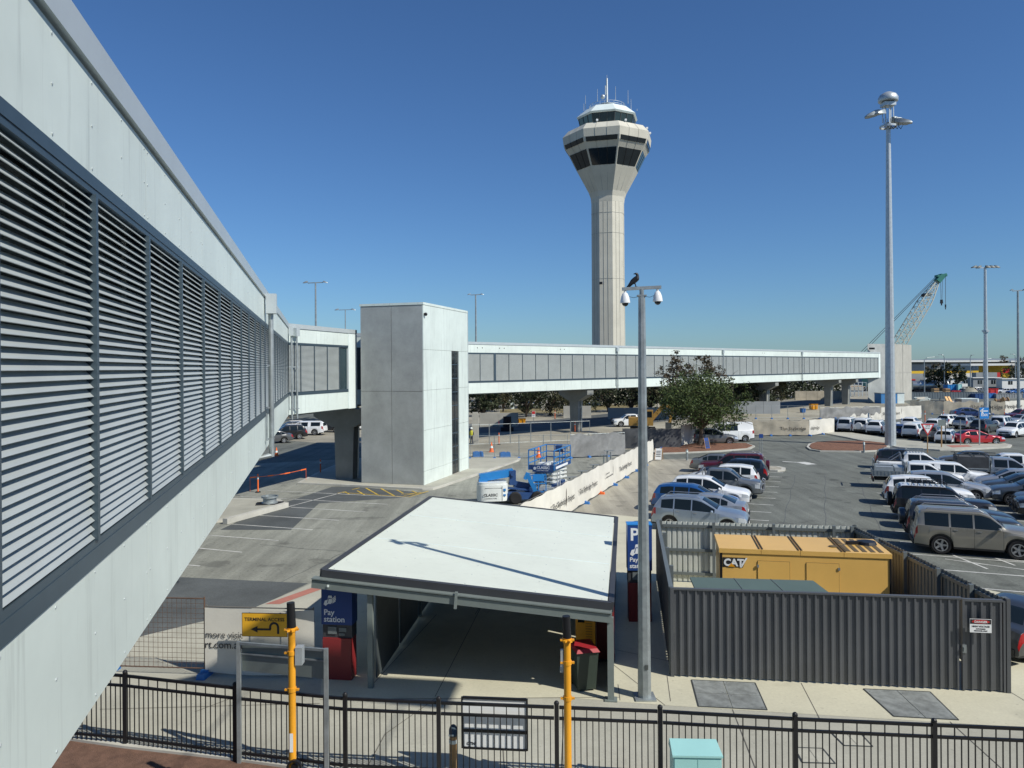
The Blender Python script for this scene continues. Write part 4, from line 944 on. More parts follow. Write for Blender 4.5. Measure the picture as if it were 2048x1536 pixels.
def pay_station(base, w, d, h, rz, label, top=False):
    o = thing('pay_station', label, 'pay station', base, rz)
    z0, z1 = h * .40, h * .53
    part('cabinet', MB().bb(-w / 2 + .03, w / 2 - .03, -d / 2, d / 2, .0, z0), 'kiosk_red', o)
    part('machine', MB().bb(-w / 2 + .02, w / 2 - .02, -d / 2 + .05, d / 2, z0 + .002, z1), 'shelter_dark', o)
    sc = MB().bb(-w * .3, -w * .02, -d / 2 + .02, -d / 2 + .048, z0 + .1, z1 - .06).bb(w * .06, w * .3, -d / 2 + .03, -d / 2 + .048, z0 + .16, z1 - .08).bb(w * .06, w * .25, -d / 2 + .03, -d / 2 + .048, z0 + .06, z0 + .12)
    part('screen', sc, 'fence_slate', o)
    b = part('sign_panel', MB().bb(-w / 2, w / 2, -d / 2, d / 2, z1 + .002, h), 'sign_blue', o)
    part('sign_cap', MB().bb(-w / 2 - .01, w / 2 + .01, -d / 2 - .01, d / 2 + .01, h + .001, h + .03), 'sign_blue_bright', o)
    f = -d / 2 - .003; X, Z = (1, 0, 0), (0, 0, 1); sh = h - z1
    if top:
        part('lettering', text_mb('P', sh * .38, (-w * .40, f, h - sh * .33), X, Z, bold=.012), 'white_ink', b)
        hm_, ink = hand_mb(V((-w * .40, f, h - sh * .66)), X, Z, w * .62)
    else: hm_, ink = hand_mb(V((-w * .42, f, h - sh * .60)), X, Z, w * .42)
    part('hand_symbol', hm_, 'white_ink', b); part('hand_symbol', ink, 'sign_blue', b)
    part('lettering', text_mb('Pay', w * .25, (-w * .42, f, z1 + sh * .20), X, Z, bold=.003), 'white_ink', b)
    part('lettering', text_mb('station', w * .25, (-w * .42, f, z1 + sh * .06), X, Z, bold=.003), 'white_ink', b)
    return o
k = P(674, 1368); pay_station((k.x - .02, k.y + .42, .016), .82, .4, 2.66, R(-8), 'blue and red pay station under the front left corner of the shelter')
k = P(1279, 1240); pay_station((k.x, k.y, .016), .76, .45, 3.02, R(-3), 'tall blue P pay station sign beside the enclosure', True)
k = P(1172, 1330); o = thing('ticket_machine', 'yellow ticket machine standing behind the wheelie bin', 'ticket machine', (k.x, k.y, .016), R(-8))
part('cabinet', MB().bb(-.26, .26, -.22, .22, 0, 1.95), 'pole_yellow', o); g = MB()
for i in range(6):
    for j in range(14): g.box((.02 + i * .03, -.222, .75 + j * .07), (.012, .006, .03))
part('speaker_grille', g, 'black_ink', o); part('screen', MB().bb(-.2, -.02, -.235, -.221, 1.2, 1.5), 'dark_glass', o); part('base', MB().bb(-.28, .28, -.24, .24, 0, .08), 'shelter_dark', o)
k = P(1196, 1330); o = thing('ticket_machine', 'dark red ticket machine between the yellow one and the shelter post', 'ticket machine', (k.x + .25, k.y + .4, .016), R(-8))
part('cabinet', MB().bb(-.24, .24, -.2, .2, 0, 1.6), 'kiosk_red', o); part('screen', MB().bb(-.16, .16, -.215, -.201, 1.1, 1.35), 'dark_glass', o); part('base', MB().bb(-.26, .26, -.22, .22, 0, .07), 'shelter_dark', o)
k = P(1170, 1386); o = thing('wheelie_bin', 'dark green wheelie bin with red lid beside the right shelter post', 'bin', (k.x, k.y + .3, .016), R(12))
part('body', MB().box((0, 0, .52), (.46, .52, .94), top=(1.22, 1.3)), 'bin_green', o)
part('lid', MB().add([(-.30, -.40, .995), (.30, -.40, .995), (.30, .36, 1.0), (-.30, .36, 1.0), (-.25, -.33, 1.07), (.25, -.33, 1.07), (.26, .30, 1.09), (-.26, .30, 1.09)], [(3, 2, 1, 0), (4, 5, 6, 7), (0, 1, 5, 4), (1, 2, 6, 5), (2, 3, 7, 6), (3, 0, 4, 7)]), 'bin_red', o)
part('handle', MB().tube([(-.22, .38, .98), (-.22, .46, 1.0), (.22, .46, 1.0), (.22, .38, .98)], .018), 'bin_green', o)
for s in (-1, 1): part('wheel', MB().lathe((s * .25, .28, .1), [(.001, -.03), (.1, -.03), (.1, .03), (.001, .03)], 14, axis='Y'), 'black_rubber', o, True)
o.children[-1].rotation_euler.z = 0

# ------------------------------------------------------------------ corrugated enclosure and generator
EFL, EFR = P(1345, 1353), P(2016, 1386); EH = 2.25
EBL, EBR = P(1315, 1042, EH), P(1709, 1053, EH); EBL.z = EBR.z = 0
def sheet_fence(name, label, a, b, m, rail_m, out, pitch=.195, rails=(), posts=(), cap=True, gate=None, z0=.05, h=EH, out2=None):
    d = (b - a); L = d.length; d.normalize(); rz = atan2(d.y, d.x); o = thing(name, label, 'fence', (a.x, a.y, 0), rz)
    def sheet_mb(x0, x1):
        mb = MB(); n = max(1, round((x1 - x0) / pitch)); p = (x1 - x0) / n; prof = []
        for i in range(n):
            x = x0 + i * p; prof += [(x, 0), (x + p * .60, 0), (x + p * .70, .042), (x + p * .90, .042)]
        prof.append((x1, 0)); prof = [(x, y * out) for x, y in prof]
        th = -.006 * out
        for (xa, ya), (xb, yb) in zip(prof, prof[1:]):
            mb.add([(xa, ya, z0), (xb, yb, z0), (xb, yb, h), (xa, ya, h), (xa, ya + th, z0), (xb, yb + th, z0), (xb, yb + th, h), (xa, ya + th, h)], [(0, 1, 2, 3), (5, 4, 7, 6), (3, 2, 6, 7), (1, 0, 4, 5)])
        return mb
    x1 = L - (gate or 0)
    part('sheet_panel', sheet_mb(.05, x1 - .05), m, o)
    if gate:
        g = part('gate', sheet_mb(x1 + .07, L - .12), m, o)
        fr = MB().bb(x1 + .01, x1 + .065, -.05, .05, .03, h + .02).bb(L - .115, L - .06, -.05, .05, .03, h).bb(x1 + .066, L - .116, -.05, .05, h - .04, h + .015)
        part('gate_frame', fr, rail_m, g); part('latch', MB().bb(x1 + .0, x1 + .09, out * .07, out * .05, .95, 1.15).bar((x1 + .03, out * .09, 1.0), (x1 + .03, out * .09, 1.1), .03), 'galvanised', g)
    if cap: part('top_rail', MB().bb(0, x1, -.055, .055, h + .001, h + .045), rail_m, o)
    for z in rails: part('rail', MB().bb(.06, L - .06, -out * .012, -out * .075, z - .05, z + .05), rail_m, o)
    for x in posts: part('post', MB().bb(x - .05, x + .05, -out * .08, -out * .19, 0, h + .03), rail_m, o)
    for x in (0, L): part('end_post', MB().bb(x - .045, x + .045, -.06, .06, 0, h + .05), rail_m, o)
    return o
dF = (EFR - EFL).normalized()
sheet_fence('metal_fence', 'dark grey corrugated front fence of the generator enclosure with a gate', EFL, EFR, 'fence_grey', 'fence_grey', -1, gate=1.05)
sheet_fence('metal_fence', 'shaded left side fence of the generator enclosure beside the camera pole', EFL + V((0, .12, 0)), EBL, 'fence_grey', 'fence_slate', 1, posts=(2.2, 4.4, 6.6), rails=(.35, 2.1), cap=True)
sheet_fence('metal_fence', 'sunlit pale back fence of the generator enclosure with slate rails', EBL + V((.12, 0, 0)), EBR, 'fence_pale', 'fence_slate', 1, posts=(1.9, 4.0, 6.05), rails=(.35, 1.22, 2.10), cap=False, pitch=.19)
sheet_fence('metal_fence', 'right side fence of the generator enclosure next to the champagne car', EBR, EFR + V((0, .12, 0)), 'fence_pale_shaded', 'fence_slate', 1, posts=(.1, 2.0, 3.9, 5.8, 7.4), rails=(.35, 2.12), cap=False)
p = Q(1962, 1252, EFR.y - .12); o = thing('warning_sign', 'red and white danger high voltage sign on the enclosure gate', 'sign', (p.x, p.y + .02, p.z), atan2(dF.y, dF.x))
b = part('board', MB().bb(-.245, .245, -.01, .01, -.165, .165), 'white_ink', o)
part('border', MB().bb(-.25, .25, -.004, .012, -.17, .17), 'black_ink', o)
part('red_panel', MB().bb(-.235, .235, -.014, -.0105, .045, .155), 'black_ink', b)
m_ = MB().lathe((0, -.0145, .10), [(.001, 0), (.045, 0), (.05, .002)], 20, axis='Y'); m_.v = [(x * 4.4, y, z) for x, y, z in m_.v]; part('red_oval', m_, 'sign_red', b)
for z, s, t in ((.073, .072, 'DANGER'), (-.035, .056, 'HIGH VOLTAGE'), (-.088, .036, 'AUTHORISED'), (-.135, .036, 'PERSONNEL ONLY')):
    part('lettering', text_mb(t, s, (0, -.019 if t == 'DANGER' else -.0115, z), (1, 0, 0), (0, 0, 1), align='CENTER', bold=.0015), 'white_ink' if t == 'DANGER' else 'black_ink', b)
def generator():
    zt = 2.32; A, B = P(1441.5, 1096, zt), P(1780, 1108, zt); C = P(1424, 1069, zt)
    d = (B - A); d.z = 0; L = d.length; d.normalize(); W = 2.0; o = thing('generator', 'yellow containerised generator inside the corrugated enclosure', 'generator', (A.x, A.y, 0), atan2(d.y, d.x))
    part('skid', MB().bb(.05, L - .05, .06, W - .06, .0, .28), 'steel_dark', o)
    part('body', MB().bb(0, L, 0, W, .285, zt - .14), 'generator_yellow', o)
    e = MB(); xs = [-.06, L * .245, L * .48, L * .735, L + .06]
    for a, b in zip(xs, xs[1:]): e.bb(a + .006, b - .006, -.03, W + .03, zt - .139, zt)
    part('roof_panel', e, 'generator_yellow', o)
    for x in xs[1:-1]: part('roof_joint', MB().bb(x - .06, x - .035, .0, W, zt + .001, zt + .03).bb(x + .035, x + .06, .0, W, zt + .001, zt + .03), 'generator_dark', o)
    v = MB()
    for k in range(5): x = L * .755 + k * L * .048; v.bb(x, x + L * .026, .12, W * .52, zt + .001, zt + .012).bb(x, x + L * .026, W * .56, W - .12, zt + .001, zt + .012)
    part('roof_vent', v, 'generator_dark', o)
    part('exhaust', MB().cyl((L * .93, W * .62, zt + .013), (L * .93, W * .62, zt + .10), .30, .26, 16).bar((L * .80, W * .55, zt + .06), (L * .90, W * .6, zt + .06), .10), 'black_metal', o)
    part('lifting_eye', MB().cyl((L * .70, W * .35, zt), (L * .70, W * .35, zt + .03), .12, n=12), 'generator_dark', o)
    part('corner_trim', MB().bb(-.03, .045, -.012, .0, .3, zt - .14).bb(-.012, -.001, -.01, .12, .3, zt - .14), 'black_metal', o)
    part('corner_trim', MB().bb(L - .02, L + .03, -.02, .0, .3, zt - .16).bb(L + .001, L + .03, .0, .1, .3, zt - .16), 'black_metal', o)
    for i, (a, b) in enumerate(((L * .225, L * .415), (L * .515, L * .705))):
        dm = part('door', MB().bb(a, b, -.022, -.001, .5, zt - .36), 'generator_yellow', o)
        gp = MB().bb(a - .012, a - .002, -.006, -.001, .5, zt - .35).bb(b + .002, b + .012, -.006, -.001, .5, zt - .35).bb(a - .012, b + .012, -.006, -.001, zt - .358, zt - .348); part('door_gap', gp, 'generator_dark', dm)
        h = (b - .10) if i == 0 else (a + .09); part('handle', MB().bb(h - .045, h + .045, -.045, -.023, 1.15, 1.24), 'black_metal', dm)
        hx = (a if i == 0 else b); part('hinge', MB().bb(hx - .03, hx + .03, -.05, -.023, zt - .55, zt - .47).bb(hx - .03, hx + .03, -.05, -.023, .7, .78), 'galvanised', dm)
    vm = MB()
    for k in range(6): vm.bb(.12, L * .19, -.015, -.001, .8 + k * .06, .835 + k * .06)
    part('side_vent', vm, 'generator_dark', o)
    part('end_door', MB().bb(-.02, -.001, .25, W - .25, .5, zt - .4), 'generator_yellow', o)
    # maker's emblem
    z = zt - .28; y = -.012; k_ = part('emblem', MB().plate([(.06, -.001, z - .30), (.66, -.001, z - .30), (.78, -.001, z), (.06, -.001, z)], (0, -1, 0), .008), 'black_ink', o)
    part('emblem_slash', MB().plate([(.565, y, z - .30), (.63, y, z - .30), (.80, y, z), (.745, y, z)], (0, -1, 0), .004), 'white_ink', k_)
    part('lettering', text_mb('CAT', .30, (.09, y - .002, z - .255), (1, 0, 0), (0, 0, 1), bold=.014), 'white_ink', k_)
    part('emblem_triangle', MB().plate([(.21, y - .008, z - .285), (.43, y - .008, z - .285), (.32, y - .008, z - .17)], (0, -1, 0), .004), 'pole_yellow', k_)
generator()
A, B, C = P(1381, 1154, 1.95), P(1626, 1161, 1.95), P(1395, 1174, 1.9); d = (B - A); d.z = 0; L = d.length; d.normalize()
o = thing('transformer_kiosk', 'low dark green equipment kiosk between the front fence and the yellow generator', 'kiosk', (A.x, A.y, 0), atan2(d.y, d.x))
part('cabinet', MB().bb(.1, L - .1, -.95, -.05, .1, 1.82), 'green_cover', o)
part('lid', MB().add([(-.02, 0, 1.90), (L, 0, 1.90), (L + .25, -1.05, 1.80), (.05, -1.05, 1.80), (-.02, 0, 1.95), (L, 0, 1.95), (L + .25, -1.05, 1.85), (.05, -1.05, 1.85)], [(0, 1, 2, 3), (7, 6, 5, 4), (4, 5, 1, 0), (5, 6, 2, 1), (6, 7, 3, 2), (7, 4, 0, 3)]), 'green_cover', o)
part('lid_seam', MB().bar((L * .36, 0, 1.955), (L * .40, -1.05, 1.855), .015).bar((L * .66, 0, 1.955), (L * .72, -1.05, 1.855), .015), 'fence_slate', o); part('plinth', MB().bb(0, L, -1, 0, 0, .099), 'kerb', o)

# ------------------------------------------------------------------ camera pole with crow
k = P(1289, 1396); o = thing('camera_pole', 'galvanised pole with a crossarm and two hanging dome cameras', 'camera pole', (k.x, k.y, 0))
zt = Q(1279, 592, k.y).z; part('shaft', MB().cyl((0, 0, .0), (0, 0, zt), .165, .085, 8, ph=pi / 8), 'galvanised', o)
part('base_plate', MB().box((0, 0, .035), (.5, .5, .03)), 'galvanised', o); part('access_hatch', MB().box((.03, -.163, .8), (.07, .02, .11)), 'steel_dark', o)
part('spigot', MB().cyl((0, 0, zt), (0, 0, zt + .17), .055, n=10).box((0, 0, zt + .01), (.22, .16, .03)), 'galvanised', o)
za = zt + .19; part('crossarm', MB().bar((-.47, 0, za - .02), (.47, 0, za + .02), .08, .075), 'galvanised', o)
for s in (-.40, .385):
    c = part('dome_camera', MB().lathe((s, 0, za - .40 + s * .04), [(.001, .36), (.03, .36), (.03, .31), (.06, .29), (.10, .20), (.118, .10), (.12, .06), (.085, .055), (.001, .055)], 18), 'camera_white', o, True)
    part('dome', MB().ball((s, 0, za - .345 + s * .04), .08, 14, 8), 'dark_glass', c, True)
    part('hanger', MB().cyl((s, 0, za - .06), (s, 0, za - .02), .03, n=8), 'galvanised', c)
part('cable', MB().tube([(-.32, 0, za - .2), (-.2, 0, za - .23), (0, 0, za - .19), (.2, 0, za - .22), (.32, 0, za - .17)], .006), 'black_rubber', o)
POLE = k; za_abs = za
def skin_body(name, nodes, edges, m, parent=None, sub=2):
    me = bpy.data.meshes.new(name); me.from_pydata([n[0] for n in nodes], edges, []); me.update()
    o = bpy.data.objects.new(name, me); COL.objects.link(o); s = o.modifiers.new('skin', 'SKIN')
    for i, n in enumerate(nodes):
        r = n[1]; me.skin_vertices[0].data[i].radius = r if isinstance(r, tuple) else (r, r)
    me.skin_vertices[0].data[0].use_root = True
    ss = o.modifiers.new('sub', 'SUBSURF'); ss.levels = sub; ss.render_levels = sub
    dg = bpy.context.evaluated_depsgraph_get(); nm = bpy.data.meshes.new_from_object(o.evaluated_get(dg)); bpy.data.objects.remove(o); bpy.data.meshes.remove(me)
    nm.materials.clear(); nm.materials.append(M[m]); nm.polygons.foreach_set('use_smooth', [True] * len(nm.polygons))
    nm.polygons.foreach_set('material_index', [0] * len(nm.polygons))
    o = bpy.data.objects.new(name, nm); return put(o, parent)
def crow():
    o = thing('crow', 'black crow perched on the crossarm of the camera pole', 'bird', (POLE.x - .17, POLE.y, za_abs + .03), 0)
    nd = [((0, 0, .16), (.062, .075)), ((.06, 0, .21), (.055, .07)), ((.075, 0, .275), (.036, .04)), ((.055, 0, .315), (.040, .040)), ((.03, 0, .322), .028), ((-.005, 0, .315), .013), ((-.03, 0, .308), .004),
          ((-.07, 0, .10), (.038, .055)), ((-.14, 0, .015), (.018, .04)), ((-.19, 0, -.035), (.010, .032))]
    skin_body('body', nd, [(0, 1), (1, 2), (2, 3), (3, 4), (4, 5), (5, 6), (0, 7), (7, 8), (8, 9)], 'crow_black', o)
    for s in (-1, 1):
        w_ = MB().add([(.075, s * .066, .24), (.03, s * .084, .15), (-.06, s * .068, .08), (-.17, s * .03, -.005), (-.10, s * .06, .12), (0, s * .084, .22), (.05, s * .080, .19)], [(0, 5, 4, 3, 2, 1)]); w_.v = [(x, y + s * .006, z) for x, y, z in w_.v]
        part('wing', w_, 'crow_black', o, True)
        part('leg', MB().cyl((.0, s * .03, .12), (.035, s * .035, .0), .012, .006, 6).tube([(.0, s * .035, .003), (.035, s * .035, .006), (.075, s * .035, .003)], .005), 'crow_black', o)
        part('eye', MB().ball((.035, s * .038, .326), .006), 'white_ink', o)
crow()

# ------------------------------------------------------------------ tall masts and street lights
def lamp_head(o, x, y, z, a, s, lm='galvanised', tilt=.25):
    m = MB(); c, sn = cos(a), sin(a)
    prof = [(0, .16, .16), (.25, .24, .20), (.7, .26, .12), (.9, .16, .05)]; vs = []
    for d, hw, hh in prof:
        for j, k in ((-1, -.6), (1, -.6), (.7, 1), (-.7, 1)): vs.append((x + (d * c - hw * j * sn) * s, y + (d * sn + hw * j * c) * s, z + (hh * k - d * tilt) * s))
    fs = [(3, 2, 1, 0), (12, 13, 14, 15)]
    for i in range(3):
        for k in range(4): fs.append((i * 4 + k, i * 4 + (k + 1) % 4, i * 4 + 4 + (k + 1) % 4, i * 4 + 4 + k))
    m.add(vs, fs); return part('floodlight', m, lm, o, True, angle=50)
def mast():
    k = P(1781, 893); Y = k.y; kk = Y / FP; zt = Q(1773, 245, Y).z
    o = thing('light_mast', 'very tall galvanised floodlight mast with a domed ring of lamps on top', 'light mast', (k.x, k.y, 0))
    part('shaft', MB().cyl((0, 0, 0), (0, 0, zt * .5), .52, .36, 12, ph=.2).cyl((0, 0, zt * .5), (0, 0, zt), .36, .20, 12, ph=.2), 'galvanised_bright', o)
    part('base_plate', MB().cyl((0, 0, 0), (0, 0, .06), .8, n=16), 'galvanised', o)
    part('dome', MB().lathe((0, 0, zt + 2.45), [(.88, -.42), (.92, -.35), (.92, -.05), (.75, .25), (.45, .42), (.3, .5), (.001, .55)], 22), 'galvanised_bright', o, True)
    part('winch_frame', MB().box((0, 0, zt + 1.75), (1.1, 1.0, .35)).bar((-.25, 0, zt - .2), (-.25, 0, zt + 1.7), .09).bar((.25, 0, zt - .2), (.25, 0, zt + 1.7), .09).bar((0, -.25, zt - .2), (0, -.25, zt + 1.7), .09).bar((.62, .2, zt + .6), (.62, .2, zt + 2.1), .07).bar((-.45, .2, zt), (-.45, .2, zt + 1.7), .06), 'galvanised_bright', o)
    part('ring', MB().lathe((0, 0, zt - .5), [(.7, 0), (.8, 0), (.8, .18), (.7, .18), (.7, 0)], 18).bar((-.8, 0, zt - .42), (.8, 0, zt - .42), .08).bar((0, -.8, zt - .42), (0, .8, zt - .42), .08), 'galvanised_bright', o)
    for a, dz in ((R(175), 1.0), (R(215), .85), (R(150), 1.15), (R(5), .25), (R(-30), .0), (R(30), .45)): lamp_head(o, .75 * cos(a), .75 * sin(a), zt + dz, a, 1.5)
    for s in range(5):
        x = -.6 + s * .35; part('cable', MB().tube([(x, -.3, zt + .3), (x + .05, -.35, zt - .5), (x + .25, -.35, zt - .75), (x + .45, -.3, zt - .4)], .025), 'black_rubber', o)
mast()
def flood_pole(u, vb, vt, Y, label, heads, r=.14, mid=None, span=1.6, m='galvanised', lm='galvanised'):
    k = Q(u, vb, Y); o = thing('light_pole', label, 'light pole', (k.x, k.y, 0), 0, None); zt = Q(u, vt, Y).z
    part('shaft', MB().cyl((0, 0, 0), (0, 0, zt), r * 1.5, r * .8, 8), m, o)
    part('crossarm', MB().bar((-span, 0, zt), (span, 0, zt + .1), .14), m, o)
    for i in range(heads):
        x = -span + 2 * span * i / (heads - 1); lamp_head(o, x, -.1, zt + .2, pi if x < 0 else 0, 1.1 * span / 1.6, lm)
    if mid: z = Q(u, mid, Y).z; part('collar', MB().cyl((0, 0, z - .12), (0, 0, z + .12), .42, n=10).cyl((0, 0, z - .3), (0, 0, z - .1), .28, n=10), m, o)
flood_pole(1972, 805, 536, 100, 'tall floodlight pole with a wide cluster of dark lamps at the right', 5, .2, 662, 1.15, 'galvanised_bright', 'steel_dark')
flood_pole(2037, 800, 582, 120, 'thin light pole with a flat crossbar at the right edge', 2, .17, None, .8, 'galvanised', 'steel_dark')
flood_pole(633, 840, 566, 130, 'light pole with twin lamps behind the short walkway link', 2, .16, None, 1.3)
flood_pole(692, 835, 620, 190, 'distant light pole with lamps above the walkway link roof', 2, .13, None, 1.6)
flood_pole(953, 830, 590, 150, 'light pole with lamps standing behind the lift tower', 2, .16, None, 1.0)
def street_light(u, vb, vt, Y, arm, label, h2=None):
    k = Q(u, vb, Y); zt = Q(u, vt, Y).z; o = thing('street_light', label, 'street light', (k.x, k.y, 0))
    part('shaft', MB().cyl((0, 0, 0), (0, 0, zt * .93), .16, .10, 8), 'galvanised', o)
    part('arm', MB().tube([(0, 0, zt * .92), (arm * .25, 0, zt * .98), (arm, 0, zt)], .08), 'galvanised', o); part('lamp', MB().box((arm * 1.1, 0, zt), (.9, .35, .15)), 'galvanised', o)
street_light(1849, 790, 714, 200, 3, 'curved arm street light left of the dark trees before the yellow striped warehouse')
street_light(1889, 790, 709, 220, -1, 'straight street light among the dark trees by the warehouse')
street_light(1941, 790, 710, 230, .6, 'slim street light in front of the white warehouse wall')
street_light(1967, 790, 717, 260, 3, 'faint far street light just left of the floodlight pole')
street_light(2031, 790, 708, 250, -1, 'slim street light beside the thin pole at the right edge')

# ------------------------------------------------------------------ fence along the footpath
def ped_fence():
    tops = [(60, 1330, 0), (250, 1343, 0), (470, 1367, 0), (690, 1388, 0), (877, 1396, 0), (1113, 1405, 0), (1320, 1413, 0), (1590, 1428, 0), (1868, 1440, 0), (2160, 1452, 0)]
    pts = [P(u, v, 1.6) for u, v, _ in tops]; pts = [V((p.x, p.y, 0)) for p in pts]
    o = thing('pedestrian_fence', 'black steel rail fence crossing the whole foreground footpath', 'fence', pts[2])
    for p in pts: part('post', MB().bb(p.x - .04, p.x + .04, p.y - .04, p.y + .04, 0, 1.56).ball((p.x, p.y, 1.585), .052, 10, 6), 'black_metal', o, world=True)
    for a, b in zip(pts, pts[1:]):
        m = MB(); d = (b - a); L = d.length; d.normalize(); q = lambda s, z: a + d * s + V((0, 0, z))
        for z, t in ((1.51, .055), (1.30, .05), (.20, .05)): m.bar(q(.05, z), q(L - .05, z), .045, t)
        n = round(L / .118)
        for i in range(1, n):
            s = L * i / n; m.bar(q(s, .06), q(s, 1.5 if i % 2 else 1.3), .018)
        part('rail_panel', m, 'black_metal', o, world=True)
    return pts
FPTS = ped_fence()
def board_sign():
    Y = FPTS[4].y + .10; a, b, c, d = P(922, 1404, 1.50), P(1050, 1412, 1.50), P(1050, 1503, .5), P(922, 1497, .5)
    for q in (a, b, c, d): pass
    x0, x1 = XU(920, Y), XU(1048, Y); dz = FPTS[5].y - FPTS[4].y; o = thing('notice_board', 'white notice board in a black frame fixed behind the fence', 'sign', ((x0 + x1) / 2, Y, .9), atan2(dz, FPTS[5].x - FPTS[4].x))
    hw = (x1 - x0) / 2; zt, zb = .62, -.32
    part('board', MB().bb(-hw, hw, 0, .02, zb, zt), 'white_ink', o)
    fr = MB().bb(-hw - .03, -hw, -.02, .03, zb - .03, zt + .03).bb(hw, hw + .03, -.02, .03, zb - .03, zt + .03).bb(-hw, hw, -.02, .03, zt, zt + .04).bb(-hw, hw, -.02, .03, zb - .04, zb).bb(-hw, hw, -.016, -.001, -.03, .03)
    part('frame', fr, 'black_metal', o)
    part('lettering', text_mb('OTN', .075, (-hw * .62, -.006, .27), (1, 0, 0), (0, 0, 1), bold=.002), 'black_ink', o); part('lettering', text_mb('OTN', .075, (-hw * .88, -.006, -.28), (1, 0, 0), (0, 0, 1), bold=.002), 'black_ink', o)
board_sign()
k = P(906, 1450, .98); o = thing('bollard', 'short round path bollard with sloping dark cap and white band', 'bollard', (k.x, k.y, .012))
part('post', MB().cyl((0, 0, 0), (0, 0, .62), .075, n=16), 'timber', o, True); part('band', MB().cyl((0, 0, .621), (0, 0, .69), .082, n=16), 'white_paint', o, True)
part('neck', MB().cyl((0, 0, .691), (0, 0, .76), .072, n=16), 'timber', o, True); c = [(.082 * cos(2 * pi * i / 16), .082 * sin(2 * pi * i / 16)) for i in range(16)]
part('cap', MB().add([(x, y, .761) for x, y in c] + [(x, y, .86 + y * 1.1) for x, y in c], [tuple(range(16))[::-1], tuple(range(16, 32))] + [(i, (i + 1) % 16, 16 + (i + 1) % 16, 16 + i) for i in range(16)]), 'slate_frame', o)
part('cap_stripe', MB().box((-.03, -.081, .80), (.10, .012, .03)), 'white_paint', o)
def yellow_pole(u, vb, vt, Y, label, box, r=.062):
    k = Q(u, vt, Y); x, zt = k.x, k.z; o = thing('yellow_pole', label, 'pole', (x + (-.0), Y, 0)); zy = Q(u, vb, Y).z
    part('shaft', MB().cyl((.0, 0, 0), (0, 0, zy), r, r * .95, 18), 'pole_yellow', o, True)
    part('cap_tube', MB().cyl((0, 0, zy + .01), (-.015, 0, zt), r * 1.15, r * 1.05, 16), 'black_metal', o, True)
    for i, z in enumerate((zy - .02, zy - .42, zy - 1.05)):
        c = MB().cyl((0, 0, z - .035), (0, 0, z + .035), r * 1.18, n=16)
        for a in range(6 if i == 0 else 2): t = a * pi / 3 if i == 0 else (0 if a else pi); c.box((r * 1.35 * cos(t), r * 1.35 * sin(t) - .01, z), (.07, .05, .03), t)
        part('clamp', c, 'pole_yellow', o)
    if box:
        part('junction_box', MB().bb(.07, .19, -.06, .10, zy - .62, zy - .32), 'galvanised_bright', o); part('pipe_loop', MB().lathe((.05, -.08, zy - 2.35), [(.10, -.03), (.13, -.03), (.13, .03), (.10, .03), (.10, -.03)], 18, axis='Y').cyl((.05, -.08, zy - 2.35), (.05, .02, zy - 2.35), .06, n=10), 'black_metal', o, True)
        part('sticker', MB().plate([(-.03 + .0, -.066, zy - 2.1), (.03, -.066, zy - 2.1), (.03, -.066, zy - 1.78), (-.03, -.066, zy - 1.78)], (0, -1, 0), .002), 'white_ink', o)
    else: part('bracket', MB().bb(-.12, -.07, -.02, .06, zy - .5, zy - .2).bb(-.13, -.07, .0, .05, zy - .6, zy - .52), 'galvanised_bright', o)
yellow_pole(583, 1256, 1205, 13.2, 'yellow steel pole with junction box in front of the yellow terminal access sign', True, .064)
yellow_pole(1134, 1277, 1232, 13.6, 'yellow steel pole in front of the shelter opening and wheelie bin', False, .066)
k = P(1395, 1512, 1.22); o = thing('service_cabinet', 'pale teal service cabinet in front of the black fence', 'cabinet', (k.x, k.y, 0), R(-3)); W = .415
part('body', MB().bb(-W, W, 0, .42, 0, 1.2), 'teal_cabinet', o); part('lid', MB().add([(-W - .02, -.03, 1.201), (W + .02, -.03, 1.201), (W + .02, .46, 1.201), (-W - .02, .46, 1.201), (-W - .02, -.03, 1.235), (W + .02, -.03, 1.235), (W + .0, .46, 1.30), (-W - .0, .46, 1.30)], [(3, 2, 1, 0), (4, 5, 6, 7), (0, 1, 5, 4), (1, 2, 6, 5), (2, 3, 7, 6), (3, 0, 4, 7)]), 'teal_cabinet', o)
part('door', MB().bb(-W + .02, -.006, -.012, -.001, .06, 1.16), 'teal_cabinet', o); part('door', MB().bb(.006, W - .02, -.012, -.001, .06, 1.16), 'teal_cabinet', o)
# back of a road sign on two galvanised posts
k0, k1 = P(479, 1528), Q(648, 1297, 15.0); zt = Q(479, 1283, k0.y).z; o = thing('road_sign', 'grey back of a road sign held by two tall galvanised posts', 'sign', k0)
k1 = V((XU(648, 14.9), 14.9, 0)); z1 = Q(648, 1297, 14.9).z
part('post', MB().bar((k0.x, k0.y, 0), (k0.x, k0.y, zt), .075), 'galvanised', o, world=True); part('post', MB().bar((k1.x, k1.y, 0), (k1.x, k1.y, z1), .075), 'galvanised', o, world=True)
a, b = V((k0.x, k0.y, zt - .03)), V((k1.x, k1.y, z1 - .03)); dn = V((0, 1, 0))
part('top_rail', MB().bar(a, b, .05), 'galvanised', o, world=True)
part('sign_panel', MB().plate([a + V((.05, .05, -.05)), b + V((-.05, .05, -.05)), b + V((-.05, .05, -.58)), a + V((.05, .05, -.58))], dn, .012), 'shelter_steel', o, world=True)
part('sign_channel', MB().bar(a + V((.04, .03, -.22)), b + V((-.04, .03, -.22)), .03), 'galvanised', o, world=True)

